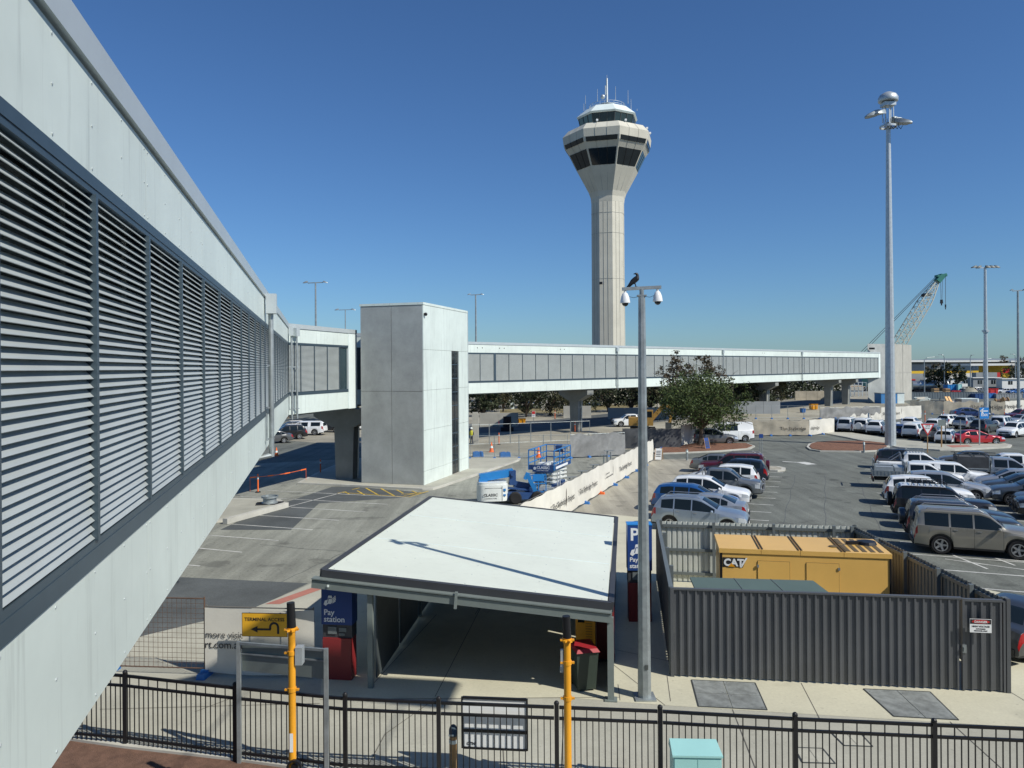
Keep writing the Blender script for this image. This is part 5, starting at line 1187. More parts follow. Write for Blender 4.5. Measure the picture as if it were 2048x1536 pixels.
# ------------------------------------------------------------------ temporary fencing
def temp_fence(a, b, label, n, cover=None, txt=(), h=2.0, z0=.12, feet='block_blue', wire=True, lab2=None, sag=.05, group=None, ch=None, feet_alt=None, post_m='mesh_wire', cs=-1, wv=.05):
    a, b = V((a[0], a[1], 0)), V((b[0], b[1], 0)); d = (b - a); L = d.length; d.normalize(); nn = V((-d.y, d.x, 0)); o = thing('temporary_fence', label, 'fence', a, 0, group); q = lambda s, z, y=0: a + d * s + nn * y + V((0, 0, z))
    for i in range(n):
        s0, s1 = L * i / n + .03, L * (i + 1) / n - .03; fr = MB()
        for s in (s0, s1): fr.cyl(q(s, z0), q(s, z0 + h), .02, n=6)
        for z in (z0 + .08, z0 + h - .05): fr.cyl(q(s0, z), q(s1, z), .018, n=6)
        pn = part('panel_frame', fr, post_m, o, world=True)
        if wire:
            wm = MB()
            for k in range(1, int((s1 - s0) / .13)): s = s0 + .13 * k; wm.bar(q(s, z0 + .08), q(s, z0 + h - .05), .007)
            for k in range(1, int(h / .13)): wm.bar(q(s0, z0 + .08 + .13 * k), q(s1, z0 + .08 + .13 * k), .007)
            part('wire_mesh', wm, post_m, pn, world=True)
        if feet:
            m = MB().box((0, 0, .07), (.62, .24, .14), top=(.92, .85)).box((0, 0, .16), (.2, .2, .05)); c = q(s0 - .03, 0); rz = atan2(nn.y, nn.x)
            m.v = [(c.x + x * cos(rz) - y * sin(rz), c.y + x * sin(rz) + y * cos(rz), z) for x, y, z in m.v]
            part('foot_block', m, feet_alt if (feet_alt and i == n // 2) else feet, o, world=True)
    if cover:
        ch_ = ch or h - .1; off = -.035 * cs * -1 if False else cs * .04; nx = max(8, int(L / .22)); nz = 6; vs, fs = [], []; rnd = random.Random(int(L * 100))
        ph = [rnd.uniform(0, 6) for _ in range(6)]
        for i in range(nx + 1):
            s = L * i / nx
            for k in range(nz + 1):
                f = k / nz; sg_ = sag * (sin(s * 1.9 + ph[0]) + sin(s * 3.7 + ph[1])) * .5
                vs.append(q(s, z0 + .02 + f * (ch_ + (sg_ if k == nz else 0)) - (.06 * abs(sin(s * 1.3)) if k == 0 else 0), off + wv * cs * (sin(s * 2.3 + ph[2] + f * 2) * sin(f * 3.1) * .8 + .35 * sin(s * 7 + ph[3] - f * 3) * sin(f * 3.1))))
        for i in range(nx):
            for k in range(nz): j = i * (nz + 1) + k; fs.append((j, j + nz + 1, j + nz + 2, j + 1))
        cv = MB().add(vs, fs); c_ = part('cover_sheet', cv, cover, o, True, world=True)
        for t, s, z, size, mm_ in txt:
            x = d if cs < 0 else -d
            part('lettering', text_mb(t, size, q(s, z, off + cs * (wv * 1.45 + .004)), x, (0, 0, 1), bold=0), mm_, c_, world=True)
    return o
# banner fence beside the lifts
a, b = P(1040, 1090), P(1305, 921)
temp_fence(a, b, 'long cream banner fence running beside the two lifts to the tree', 9, 'banner', [('The Skybridge Project', 4.5, .74, .45, 'black_ink'), ('The Skybridge Project', 9.6, .76, .45, 'black_ink'), ('For more visit', 15.9, 1.05, .16, 'grey_ink'), ('perthairport.com.au/skybridge', 15.9, .82, .16, 'grey_ink'), ('The Skybridge Project', 19.8, .76, .45, 'black_ink')],
           h=1.75, wire=False, feet_alt='orange', cs=-1)
a, b = P(-150, 1335), P(412, 1352)
temp_fence(a, b, 'rusty wire mesh temporary fence left of the crumpled banner', 3, None, h=1.95, post_m='rusty')
b2 = P(630, 1360)
temp_fence(b, b2, 'temporary fence with pale banner reading more visit behind the yellow sign', 1, 'banner', [('more visit', .02, 1.03, .25, 'grey_ink'), ('rt.com.au/sk', -.0, .76, .27, 'black_ink')], h=1.75, sag=.02, wire=False, wv=.012)
# panels that shut off the site, beyond the lifts
temp_fence(P(940, 919), P(1136, 917), 'bare steel temporary fence between the lift tower and the grey cloth', 4, None, h=2.0, post_m='galvanised')
temp_fence(P(1140, 917), P(1250, 911), 'temporary fence with grey cloth behind the blue scissor lift', 3, 'shade_cloth', h=2.0, sag=.15, wire=False, post_m='galvanised')
temp_fence(P(936, 893), P(1180, 882), 'far bare temporary fence with posts across the sandy ground', 6, None, h=2.1, wire=False, post_m='galvanised', feet=None)
temp_fence(P(1245, 897), P(1362, 898), 'temporary fence with dark cloth to the left of the tree trunk', 3, 'shade_dark', h=1.9, wire=False, sag=.08)
temp_fence(P(1362, 894), P(1392, 889), 'short white banner fence beside the tree trunk', 1, 'banner', h=2.1, wire=False, sag=.03)
temp_fence(P(1504, 872), P(1618, 872), 'tan banner fence lettered along the turning circle right of the tree', 3, 'banner_tan', [('The Skybridge', 3.1, .70, .50, 'black_ink')], h=1.7, wire=False, sag=.1)
temp_fence(P(1618, 872), P(1668, 866), 'short pale fence cover joining the tan banner to the white vehicles', 2, 'banner', [('skybridge', .25, .72, .5, 'grey_ink')], h=1.75, wire=False, sag=.06)
temp_fence(P(1762, 842), P(1842, 837), 'white banner fence behind the tall mast base', 2, 'banner', [('Skybridge Project', .3, .85, .55, 'grey_ink')], h=1.9, wire=False, sag=.04)
temp_fence(P(1700, 847), P(1764, 842), 'collapsing pale banner on the fence left of the tall mast', 3, 'banner', h=1.0, wire=False, sag=.5)
temp_fence(P(1820, 828), P(1887, 829), 'grey tan hoarding fence below the construction yard', 3, 'banner_tan', h=2.1, wire=False, sag=.15)
temp_fence(P(1887, 829), P(2010, 829), 'creased tan banner fence lettered behind the blue arrow sign', 5, 'banner_tan', [('The Skybridge Project', 4.0, .95, .85, 'grey_ink')], h=2.0, wire=False, sag=.2)
temp_fence(P(2010, 828), P(2090, 822), 'clean white banner fence at the right edge behind the parked cars', 3, 'banner', [('Skybridge Project', .4, .95, .7, 'grey_ink')], h=2.0, wire=False, sag=.04)
temp_fence(P(1480, 838), P(1640, 838), 'low bare steel fence in front of the bridge piers', 5, None, h=1.9, wire=False, post_m='galvanised')
temp_fence(P(1640, 838), P(1760, 835), 'half covered site fence between the far piers and the mast', 4, 'shade_cloth', h=1.6, wire=False, sag=.2, post_m='galvanised')
temp_fence(P(1530, 858), P(1640, 862), 'low white barrier fence line behind the tan banner', 4, 'banner', h=.7, wire=False, sag=.1, feet=None)
# terminal access sign
k = Q(529, 1250, 19.4); o = thing('direction_sign', 'yellow terminal access sign with a black return arrow', 'sign', (k.x, k.y, k.z), R(-4)); w_, h_ = .575, .285
b_ = part('board', MB().bb(-w_, w_, 0, .02, -h_, h_), 'sign_yellow', o); part('border', MB().bb(-w_ - .012, w_ + .012, .003, .025, -h_ - .012, h_ + .012), 'black_ink', o)
part('lettering', text_mb('TERMINAL ACCESS', .122, (0, -.004, .10), (1, 0, 0), (0, 0, 1), align='CENTER', bold=.001), 'black_ink', b_); o.children[0].children[0].data
ar = MB().bb(-.22, .16, -.005, -.001, -.135, -.085).plate([(-.36, -.001, -.11), (-.18, -.001, -.19), (-.18, -.001, -.03)], (0, -1, 0), .004); ci = [(.25 + r_ * cos(t), -.001, -.05 + .0 + r_ * sin(t)) for r_ in (.13, .075) for t in [pi * i / 10 for i in range(11)]]
ar.add([(x, y - .004, z) for x, y, z in ci], [(i, i + 1, 12 + i, 11 + i) for i in range(10)]); ar.bb(.325, .38, -.005, -.001, -.22, -.05); ar.bb(.12, .175, -.005, -.001, -.11, -.05)
part('arrow', ar, 'black_ink', b_)
for x in (-.4, .4): part('bracket', MB().bar((x, .03, -h_ - .3), (x, .03, h_ + .02), .03), 'galvanised', o)
for u in (478, 520): pass
# ------------------------------------------------------------------ trees
def tree(name, label, x, y, h, rx, m, seed, n, leaf, z0=.25, blobs=16, lean=(0, 0), bark='bark', tr=.22, rz_=None, group=None, spread=1.0, gap=.55, cat='tree', flat=1.0, ry=None):
    r = random.Random(seed); o = thing(name, label, cat, (x, y, 0), 0, group); ry = ry or rx; B = []
    for i in range(blobs):
        for _ in range(60):
            a, e = r.uniform(0, 2 * pi), r.uniform(-1, 1); q = r.uniform(.35, .95) ** .6; c = sqrt(1 - e * e)
            p = V((rx * .78 * q * c * cos(a), ry * .78 * q * c * sin(a), h * (z0 + (1 - z0) * (.52 + .40 * q * e * flat))))
            if all((p - b[0]).length > rx * .26 for b in B) or _ > 40: break
        B.append((p + V((lean[0] * p.z / h, lean[1] * p.z / h, 0)), rx * r.uniform(.20, .36) * spread))
    t = MB(); fork = V((lean[0] * .3, lean[1] * .3, h * (z0 + .06))); mid = V((lean[0] * .12, lean[1] * .1, h * z0 * .5))
    t.cyl((0, 0, -.05), mid, tr * 1.15, tr * .9, 9).cyl(mid, fork, tr * .9, tr * .7, 9)
    for p, br in B:
        m1 = fork.lerp(p, .45) + V((r.uniform(-.25, .25), r.uniform(-.25, .25), .12 * h * r.random())); t.cyl(fork - V((0, 0, .2)), m1, tr * .42, tr * .24, 6); t.cyl(m1, p, tr * .24, tr * .06, 5)
        for _ in range(2): q = p + V((r.gauss(0, 1), r.gauss(0, 1), r.gauss(.3, .8))) * br * .8; t.cyl(m1.lerp(p, .6), q, tr * .10, .01, 4)
    part('trunk', t, bark, o, True)
    vs, fs = [], []; tot = sum(b[1] ** 2 for b in B)
    for p, br in B:
        k = int(n * br ** 2 / tot)
        tw = [(V((r.gauss(0, 1), r.gauss(0, 1), r.gauss(0, .85))).normalized() * br * (r.uniform(.35, 1.12)), r.uniform(.12, .3) * br) for _ in range(max(5, k // 26))]
        for _ in range(k):
            c0, s = r.choice(tw); c = p + c0 + V((r.gauss(0, 1), r.gauss(0, 1), r.gauss(0, .9))) * s * gap * 1.5
            d = V((r.gauss(0, 1), r.gauss(0, 1), r.gauss(-.2, .7))).normalized(); u = d.orthogonal().normalized(); u = Matrix.Rotation(r.uniform(0, 6.28), 3, d) @ u
            L = leaf * r.uniform(.6, 1.35); W = L * r.uniform(.35, .6); i = len(vs)
            vs += [c - u * W * .5, c + d * L * .5 , c + u * W * .5, c - d * L * .5]; fs.append((i, i + 1, i + 2, i + 3))
    part('crown', MB().add(vs, fs), m, o); return o
k = P(1400, 893); tree('tree', 'dense green tree standing in the mulch bed before the far walkway', k.x, k.y, 7.3, 5.1, 'leaf_green', 5, 17000, .24, .20, 30, (.6, 0), tr=.24, flat=.95, spread=1.12)
k = Q(1397, 880, 84); tree('tree', 'taller sparse brown leaved tree rising behind the dense green tree', k.x, 85, 9.9, 4.6, 'leaf_brown', 11, 6500, .26, .30, 24, (-.3, 0), tr=.22, spread=.78, gap=.5)
tl = [(965, 126, 5.5, 3.9, 'leaf_dark', 'rounded dark shrub like tree next to the lift tower beyond the site'), (1006, 140, 7.6, 3.9, 'leaf_olive', 'olive tree behind the white site column under the far walkway'), (1052, 124, 7.2, 4.3, 'leaf_dark', 'dark tree over the pale barrier wall under the far walkway'),
      (1100, 130, 7.6, 4.3, 'leaf_dark', 'dark tree behind the pair of concrete blocks'), (1146, 125, 8.0, 4.7, 'leaf_olive', 'spreading olive tree left of the first concrete pier'), (1215, 137, 7.6, 4.7, 'leaf_dark', 'dark tree between the first pier and the camera pole'),
      (1262, 136, 7.2, 4.3, 'leaf_dark', 'dark tree directly behind the camera pole'), (1300, 137, 7.2, 3.9, 'leaf_olive', 'olive tree with a bare white trunk right of the camera pole'), (1348, 134, 8.0, 4.7, 'leaf_dark', 'dark tree behind the left half of the dense green tree'),
      (1430, 128, 8.0, 4.7, 'leaf_dark', 'dark tree behind the right half of the dense green tree'), (1500, 125, 7.6, 4.7, 'leaf_dark', 'dark tree in shade left of the second pier'), (1540, 137, 7.2, 4.3, 'leaf_olive', 'olive tree just behind the second pier'), (1475, 122, 8.0, 4.7, 'leaf_dark', 'dark tree above the long grey hoarding')]
for i, (u, Y, h, rx, m, lab) in enumerate(tl): Y = max(Y, (BS + BD * mm(u)).y + 8 + rx); tree('tree', lab, XU(u, Y), Y, h, rx, m, 40 + i, 2600, .42, .02, 18, group='trees beyond the far walkway', tr=.2, spread=1.2)
tree('tree', 'olive tree seen under the walkway link behind the parked vehicles', XU(640, 120), 120, 6.5, 5, 'leaf_olive', 70, 2200, .4, .15, 14); tree('tree', 'dark tree seen under the long walkway behind the white pickup', XU(575, 125), 125, 7, 5, 'leaf_dark', 71, 2000, .45, .15, 14)
tree('tree', 'olive tree between the shaded pier and the lift tower', XU(700, 118), 118, 6, 4, 'leaf_olive', 72, 1600, .4, .15, 12)
rb = [(1874, 250, 8.5, 3.6, 'leaf_brown', 'brownish tree left of the dark pair before the warehouse'), (1868, 225, 7, 3.2, 'leaf_dark', 'left dark tree of the clump hiding the grey warehouse'), (1890, 222, 9, 3.2, 'leaf_dark', 'tall dark tree in the middle of the clump by the warehouse'), (1912, 220, 8, 3.0, 'leaf_dark', 'loose dark tree at the white end of the striped warehouse'),
      (2012, 300, 12, 5, 'leaf_brown', 'brown green tree past the right end of the striped warehouse'), (2030, 270, 8, 6, 'leaf_dark', 'dark tree below the small white roof at the right edge'), (2052, 280, 11, 6, 'leaf_dark', 'dark tree cut off by the right edge of the photo')]
for i, (u, Y, h, rx, m, lab) in enumerate(rb): tree('tree', lab, XU(u, Y), Y, h, rx, m, 90 + i, 2200, .5, .15, 14, group='trees by the warehouse', spread=1.1)
r_ = random.Random(77); tv, tf = [], []
for _ in range(13000):
    t = r_.random(); x = -45 + 128 * t; y = 152 + max(0, x - 10) * .62 + r_.uniform(-5, 5); top = 5.0 + 1.6 * sin(x * .35) + 1.2 * sin(x * .83 + 1); c = V((x, y, max(.1, top * r_.random() ** .7 + r_.gauss(0, .3))))
    d_ = V((r_.gauss(0, 1), r_.gauss(0, 1), r_.gauss(-.1, .8))).normalized(); u_ = d_.orthogonal().normalized(); u_ = Matrix.Rotation(r_.uniform(0, 6.28), 3, d_) @ u_; L_ = r_.uniform(.5, 1.1); n_ = len(tv)
    tv += [c - u_ * L_ * .3, c + d_ * L_ * .5, c + u_ * L_ * .3, c - d_ * L_ * .5]; tf.append((n_, n_ + 1, n_ + 2, n_ + 3))
o = solo('treeline', MB().add(tv, tf), 'leaf_dark', 'continuous dark scrub and wood beyond the building site', 'treeline', (0, 150, 0), world=True); o['kind'] = 'stuff'
wt = MB(); k = Q(1316, 790, 150)
wt.tube([(k.x, 150, 3), (k.x - .3, 150, 5), (k.x - 1.0, 150, 7)], .12).tube([(k.x - .2, 150, 4.6), (k.x + .5, 150, 6.2), (k.x + .9, 150, 7.5)], .10).tube([(k.x - .5, 150, 5.6), (k.x - .2, 150, 7)], .07).cyl((k.x, 150, 0), (k.x, 150, 3.1), .16, .13, 7)
solo('bare_tree', wt, 'bark_pale', 'bare white forked tree trunk right of the camera pole', 'tree', (k.x, 150, 0), world=True, smooth=True)

# ------------------------------------------------------------------ lifting machines
def boom_lift():
    k = P(998, 1006); o = thing('boom_lift', 'blue and white folded boom lift parked behind the shelter roof', 'boom lift', (k.x, k.y, .006), R(8))
    sg_ = lambda q, n_: math.copysign(abs(q) ** n_, q); rr_ = [(-.4 + .9 * sg_(cos(2 * pi * t / 28), .55), .73 * sg_(sin(2 * pi * t / 28), .55)) for t in range(28)]
    c = MB().prism(rr_, .22, 1.16); c.prism([((x + .4) * .93 - .4, y * .92) for x, y in rr_], 1.16, 1.30); cw = part('counterweight', c, 'lift_white', o, True, angle=40)
    part('door_gap', MB().bb(.10, .115, -.729, -.70, .25, 1.1).bb(-.9, .1, -.733, -.722, .98, 1.0), 'grey_ink', cw)
    part('lettering', text_mb('CLASSIC', .22, (-.98, -.736, .52), (1, 0, 0), (0, 0, 1), bold=.006), 'grey_ink', cw); part('lettering', text_mb('CONTRACTORS', .10, (-.94, -.736, .36), (1, 0, 0), (0, 0, 1)), 'grey_ink', cw)
    part('badge', MB().bb(.18, .32, -.715, -.66, .80, .94).bb(.18, .32, -.715, -.66, .52, .62), 'lift_blue', cw)
    part('chassis', MB().bb(-1.0, 2.4, -.5, .5, .25, .62), 'lift_navy', o)
    for x in (.9, 2.2):
        for s in (-1, 1): w = part('wheel', MB().lathe((x, s * .60, .36), [(.001, -.13), (.30, -.14), (.36, -.1), (.36, .1), (.30, .14), (.001, .13)], 18, axis='Y'), 'black_rubber', o, True)
    part('lower_boom', MB().bar((-1.15, 0, 1.52), (.85, .1, 1.78), .42, .44), 'lift_blue', o); part('boom_end', MB().bb(-1.2, -.7, -.25, .25, 1.2, 1.5), 'lift_blue', o); part('boom_joint', MB().bb(.62, 1.0, -.16, .26, 1.05, 1.9).cyl((.8, -.3, 1.7), (.8, .35, 1.7), .12), 'lift_navy', o)
    part('riser', MB().bar((.6, .1, 1.2), (1.9, .1, .95), .26).bar((.9, .1, 1.05), (2.0, .1, .62), .24).bar((.5, -.2, .9), (1.8, -.2, .75), .1), 'lift_navy', o)
    part('jib', MB().bar((1.62, -.3, 1.75), (2.25, -.4, .45), .22).bar((1.5, -.3, 1.4), (1.68, -.3, 1.78), .2), 'lift_blue', o)
    b = MB()
    for x in (1.9, 2.35, 2.8):
        for y in (-.15, .75): b.bar((x, y, .55), (x, y, 1.62), .05)
    for z in (.6, 1.1, 1.6):
        for y in (-.15, .75): b.bar((1.9, y, z), (2.8, y, z), .05)
        for x in (1.9, 2.8): b.bar((x, -.15, z), (x, .75, z), .05)
    part('basket', b, 'lift_blue', o); part('basket_floor', MB().bb(1.88, 2.82, -.17, .77, .50, .56), 'lift_navy', o); part('control_box', MB().bb(2.0, 2.7, -.2, .0, 1.25, 1.64), 'lift_blue', o)
boom_lift()
def scissor_lift():
    k = P(1083, 1001); o = thing('scissor_lift', 'blue railed scissor lift with platform part raised beside the banner fence', 'scissor lift', (k.x, k.y, .006), R(-20)); W, L, zf, zt = .80, 3.6, 1.82, 3.0
    part('base', MB().bb(-.72, .72, .2, L - .2, .28, .78), 'lift_white', o); part('base_cover', MB().bb(.5, .86, .3, 1.3, .3, .95).bb(.5, .86, 1.5, 2.2, .3, 1.0), 'lift_navy', o)
    part('ladder', MB().bar((.9, .4, .4), (.9, .4, 1.75), .05).bar((.9, .9, .4), (.9, .9, 1.75), .05), 'lift_white', o)
    for y in (.6, L - .6):
        for s in (-1, 1): part('wheel', MB().lathe((0, 0, 0), [(.001, -.11), (.27, -.12), (.32, -.09), (.32, .09), (.27, .12), (.001, .11)], 18, axis='Y'), 'black_rubber', o, True); w = o.children[-1]
    ws = [c for c in o.children if c.name.startswith('wheel')]
    for w, (y, s) in zip(ws, ((.6, -1), (.6, 1), (L - .6, -1), (L - .6, 1))): w.location = (s * .78, y, .32); w.rotation_euler.z = pi / 2
    a = MB()
    for x in (-.5, .5):
        for z0, z1 in ((.82, 1.06), (1.06, 1.30), (1.30, 1.54), (1.54, 1.78)): a.bar((x, .3, z0), (x, L - .3, z1), .08, .11).bar((x + .1, L - .3, z0), (x + .1, .3, z1), .08, .11)
    for z in (.85, 1.1, 1.35, 1.6): a.bar((-.55, .35, z), (.6, .35, z), .07); a.bar((-.55, L - .35, z), (.6, L - .35, z), .07)
    part('scissor_arms', a, 'lift_white', o); part('deck', MB().bb(-W, W, 0, L, zf, zf + .07), 'lift_navy', o)
    part('toe_board', MB().bb(-W, W, -.02, .02, zf + .0, zf + .30).bb(W - .02, W + .02, .03, L, zf, zf + .22), 'lift_navy', o)
    sb = part('name_board', MB().bb(-W + .25, W - .05, -.035, -.021, zf - .12, zf + .30), 'lift_navy', o)
    part('lettering', text_mb('CLASSIC', .22, (-.28, -.04, zf + .08), (1, 0, 0), (0, 0, 1), bold=.006), 'white_ink', sb); part('lettering', text_mb('CONTRACTORS', .10, (-.28, -.04, zf - .05), (1, 0, 0), (0, 0, 1)), 'white_ink', sb); part('logo', MB().lathe((-.40, -.038, zf + .10), [(.001, -.002), (.09, -.002), (.09, .002)], 14, axis='Y'), 'white_ink', sb)
    part('side_label', MB().bb(W + .021, W + .03, .3, 2.9, zf + .04, zf + .18), 'white_ink', o)
    r = MB()
    for y in (0, L / 3, L * 2 / 3, L):
        for x in (-W, W): r.bar((x, y, zf), (x, y, zt), .055)
    for x in (-.27, .27): r.bar((x, L, zf), (x, L, zt), .045)
    for z in (zt, zf + .75, zf + .4):
        for x in (-W, W): r.bar((x, 0, z), (x, L, z), .055)
        r.bar((-W, L, z), (W, L, z), .055)
    r.bar((-W, 0, zt), (-.1, 0, zt), .055)
    part('guard_rail', r, 'lift_blue', o); part('control_box', MB().bb(-.1, .35, L - .35, L - .05, zf + .75, zf + 1.15), 'lift_navy', o); part('control_panel', MB().bb(.38, .78, L - .5, L - .2, zf + .95, zf + 1.2), 'galvanised_bright', o)
    part('site_goods', MB().bb(-.5, .1, .8, 1.6, zf + .071, zf + .3).bb(-.3, .5, 1.9, 2.6, zf + .071, zf + .25), 'lift_white', o)
    cone_at(V((k.x - .1, k.y + 1.9, .006 + zf + .55)), 'orange cone perched inside the scissor lift platform', .62)
def cone_at(p, label, h=.75, group=None):
    o = thing('traffic_cone', label, 'traffic cone', p, 0, group); part('body', MB().lathe((0, 0, 0), [(.17 * h / .75, .04), (.03, h)], 14), 'orange', o, True); part('base', MB().box((0, 0, .02), (.38 * h / .75, .38 * h / .75, .04)), 'orange', o)
    part('band', MB().lathe((0, 0, 0), [(.125 * h / .75, h * .40), (.085 * h / .75, h * .62)], 14), 'white_paint', o, True); return o
scissor_lift()
cone_at(P(983, 904), 'orange and white cone by the bare fence next to the lift tower', .95); cone_at(P(553, 912), 'orange cone in deep shade under the long walkway', .8); cone_at(P(714, 906), 'orange cone in the shade beside the lift tower', .8)
def tube_post(u, v, label, h=1.1): k = P(u, v); o = thing('marker_post', label, 'marker post', (k.x, k.y, .01)); part('post', MB().cyl((0, 0, .05), (0, 0, h), .055, .045, 10), 'orange', o, True); part('base', MB().cyl((0, 0, 0), (0, 0, .06), .18, .16, 12), 'black_rubber', o); part('band', MB().cyl((0, 0, h * .72), (0, 0, h * .84), .058, n=10), 'white_paint', o); return o
for u, v, l, h in ((516, 985, 'orange marker post standing by the long walkway and the round pit ring', 1.2), (641, 948, 'orange marker post in shade left of the shaded pier', 1.1), (702, 940, 'orange marker post in shade beside the lift tower', 1.1), (998, 889, 'orange marker post on the sandy ground beyond the lift tower', 1.2), (1150, 864, 'left one of two orange marker posts near the first pier', 1.2), (1160, 863, 'right one of two orange marker posts near the first pier', 1.2),
                   (1535, 871, 'orange marker post leaning on the tan banner fence', 1.2), (1577, 871, 'orange marker post in the middle of the tan banner fence', 1.0), (1649, 868, 'orange marker post at the short pale fence cover', 1.1), (1667, 866, 'orange marker post at the end of the pale fence cover', 1.1), (1850, 850, 'orange post with white top behind the give way sign', 1.9), (1887, 836, 'orange marker post beside the tan hoarding', 1.2), (2009, 835, 'orange marker post in front of the clean white banner', 1.2), (1110, 838, 'thin orange marker post by the concrete hoarding', 1.3)): tube_post(u, v, l, h)
tp = MB(); a, b = P(500, 955, .9), P(612, 938, .9)
for i in range(10): p, q = a.lerp(b, i / 10), a.lerp(b, (i + 1) / 10); tp.bar(p - V((0, 0, .1 * sin(pi * i / 10))), q - V((0, 0, .1 * sin(pi * (i + 1) / 10))), .012, .03 + .05 * (i % 3 == 0))
for q in (a, b): tp.cyl((q.x, q.y, 0), (q.x, q.y, .95), .012, n=6)
solo('barrier_tape', tp, 'orange', 'orange barrier tape strung across the shade under the long walkway', 'barrier tape', (a.x, a.y, 0), world=True)
k = P(543, 1012); o = thing('pit_ring', 'round galvanised drum stack on the small kerbed island', 'drum', (k.x - .1, k.y, .14)); part('drum', MB().lathe((0, 0, 0), [(.34, .0), (.46, .02), (.46, .10), (.38, .13), (.38, .33), (.48, .36), (.48, .46), (.44, .46), (.44, .36)], 22), 'galvanised', o, True); part('timber_base', MB().box((0, 0, -.0), (1.5, .9, .08), .2), 'black_rubber', o)
a, b = P(450, 1049), P(573, 1015); kb = MB(); kb.bar(a + V((0, 0, .16)), b + V((0, 0, .16)), .3, .28); solo('concrete_barrier', kb, 'kerb', 'long precast concrete kerb beam at the edge of the kerbed island', 'barrier', (a.x, a.y, 0), world=True)
for u, v, l, h in ((1143, 985, 'nearest grey post along the hidden side of the banner fence', .95), (1167, 971, 'second grey post behind the banner fence', .95), (1190, 957, 'third grey post behind the banner fence', .95), (1211, 945, 'fourth grey post behind the banner fence', 1.3), (1218, 938, 'fifth grey post behind the banner fence', 1.4)):
    k = P(u, v); o = thing('steel_post', l, 'post', (k.x, k.y, 0)); part('post', MB().cyl((-.12, 0, 0), (-.12, 0, h), .06, n=10).cyl((.14, 0, 0), (.14, 0, h * .95), .06, n=10), 'galvanised', o, True); part('cap', MB().box((0, 0, h + .03), (.75, .2, .05), R(10)), 'galvanised', o)
# person on site
def worker():
    k = P(943, 890); o = thing('person', 'person in a yellow vest and white helmet standing by the concrete stub', 'person', (k.x, k.y, .01), R(-30))
    nd = [((0, 0, .92), (.15, .11)), ((0, 0, 1.15), (.15, .10)), ((0, 0, 1.38), (.17, .10)), ((0, 0, 1.50), .055), ((0, -.02, 1.62), (.075, .09)), ((0, -.01, 1.71), (.07, .085)),
          ((-.09, 0, .84), .095), ((-.11, .02, .47), .065), ((-.12, .05, .08), .045), ((-.12, -.10, .04), .04), ((.09, 0, .84), .095), ((.11, -.02, .47), .065), ((.12, .02, .08), .045), ((.12, -.13, .04), .04),
          ((-.20, 0, 1.36), .06), ((-.27, -.02, 1.10), .045), ((-.22, -.18, .95), .035), ((-.20, -.26, .92), .03), ((.20, 0, 1.36), .06), ((.27, -.02, 1.10), .045), ((.22, -.18, .95), .035), ((.20, -.26, .92), .03)]
    b = skin_body('body', nd, [(0, 1), (1, 2), (2, 3), (3, 4), (4, 5), (0, 6), (6, 7), (7, 8), (8, 9), (0, 10), (10, 11), (11, 12), (12, 13), (2, 14), (14, 15), (15, 16), (16, 17), (2, 18), (18, 19), (19, 20), (20, 21)], 'dark_cloth', o)
    part('vest', MB().lathe((0, 0, 0), [(.20, .98), (.215, 1.15), (.225, 1.32), (.17, 1.46), (.08, 1.50)], 16), 'hivis', o, True); v_ = [c for c in o.children if c.name.startswith('vest')][0]
    for q in v_.data.vertices: q.co.y *= .72
    part('helmet', MB().lathe((0, -.01, 1.68), [(.135, 0), (.125, .03), (.12, .08), (.08, .14), (.001, .16)], 14), 'white_paint', o, True)
    part('head_skin', MB().ball((0, -.05, 1.62), .075, 10, 8, sc=(.9, .8, 1.2)), 'skin', o, True)
    for s in (-1, 1): part('hand', MB().ball((s * .20, -.27, .915), .042, 8, 6, sc=(.7, 1.3, .6)), 'skin', o, True)
worker()

# ------------------------------------------------------------------ signs and posts around the car parks
def sign_post(u, v, top, label, cat='sign post', r=.04, m='galvanised'):
    k = P(u, v); z = Q(u, top, k.y).z; o = thing('sign_post' if cat == 'sign post' else 'road_sign', label, cat, (k.x, k.y, 0)); part('post', MB().cyl((0, 0, 0), (0, 0, z), r, n=8), m, o, True); return o, z, k
o, z, k = sign_post(1855, 905, 850, 'red bordered triangular give way sign on a pale post', 'road sign', .045, 'timber')
T = lambda s, y: [(-.62 * s, y, z + .12 * s), (.62 * s, y, z + .12 * s), (0, y, z - .98 * s)]
part('border', MB().plate(T(1, -.05), (0, -1, 0), .012), 'sign_red', o); c = z - .245; b_ = part('face', MB().plate([(x * .72, -.063, c + (zz - c) * .72) for x, y, zz in T(1, 0)], (0, -1, 0), .004), 'white_ink', o)
part('lettering', text_mb('GIVE', .2, (0, -.069, z - .14), (1, 0, 0), (0, 0, 1), align='CENTER', bold=.004), 'black_ink', b_); part('lettering', text_mb('WAY', .2, (0, -.069, z - .36), (1, 0, 0), (0, 0, 1), align='CENTER', bold=.004), 'black_ink', b_)
o, z, k = sign_post(1959, 893, 815, 'bright blue sign with a white left arrow on a tall post', 'road sign', .06, 'galvanised_bright'); kk = k.y / FP
b_ = part('board', MB().bb(.0, 18 * kk, -.09, -.065, z - 22 * kk, z), 'sign_blue_bright', o); cx, cz = 9 * kk, z - 7 * kk
part('arrow', MB().bb(cx - .3, cx + .35, -.096, -.091, cz - .05, cz + .05).plate([(cx - .42, -.091, cz), (cx - .12, -.091, cz - .26), (cx - .02, -.091, cz - .26), (cx - .25, -.091, cz), (cx - .02, -.091, cz + .26), (cx - .12, -.091, cz + .26)], (0, -1, 0), .005), 'white_ink', b_)
part('lettering', text_mb('Exit', .42, (cx, -.095, z - 17 * kk), (1, 0, 0), (0, 0, 1), align='CENTER', bold=.006), 'white_ink', b_)
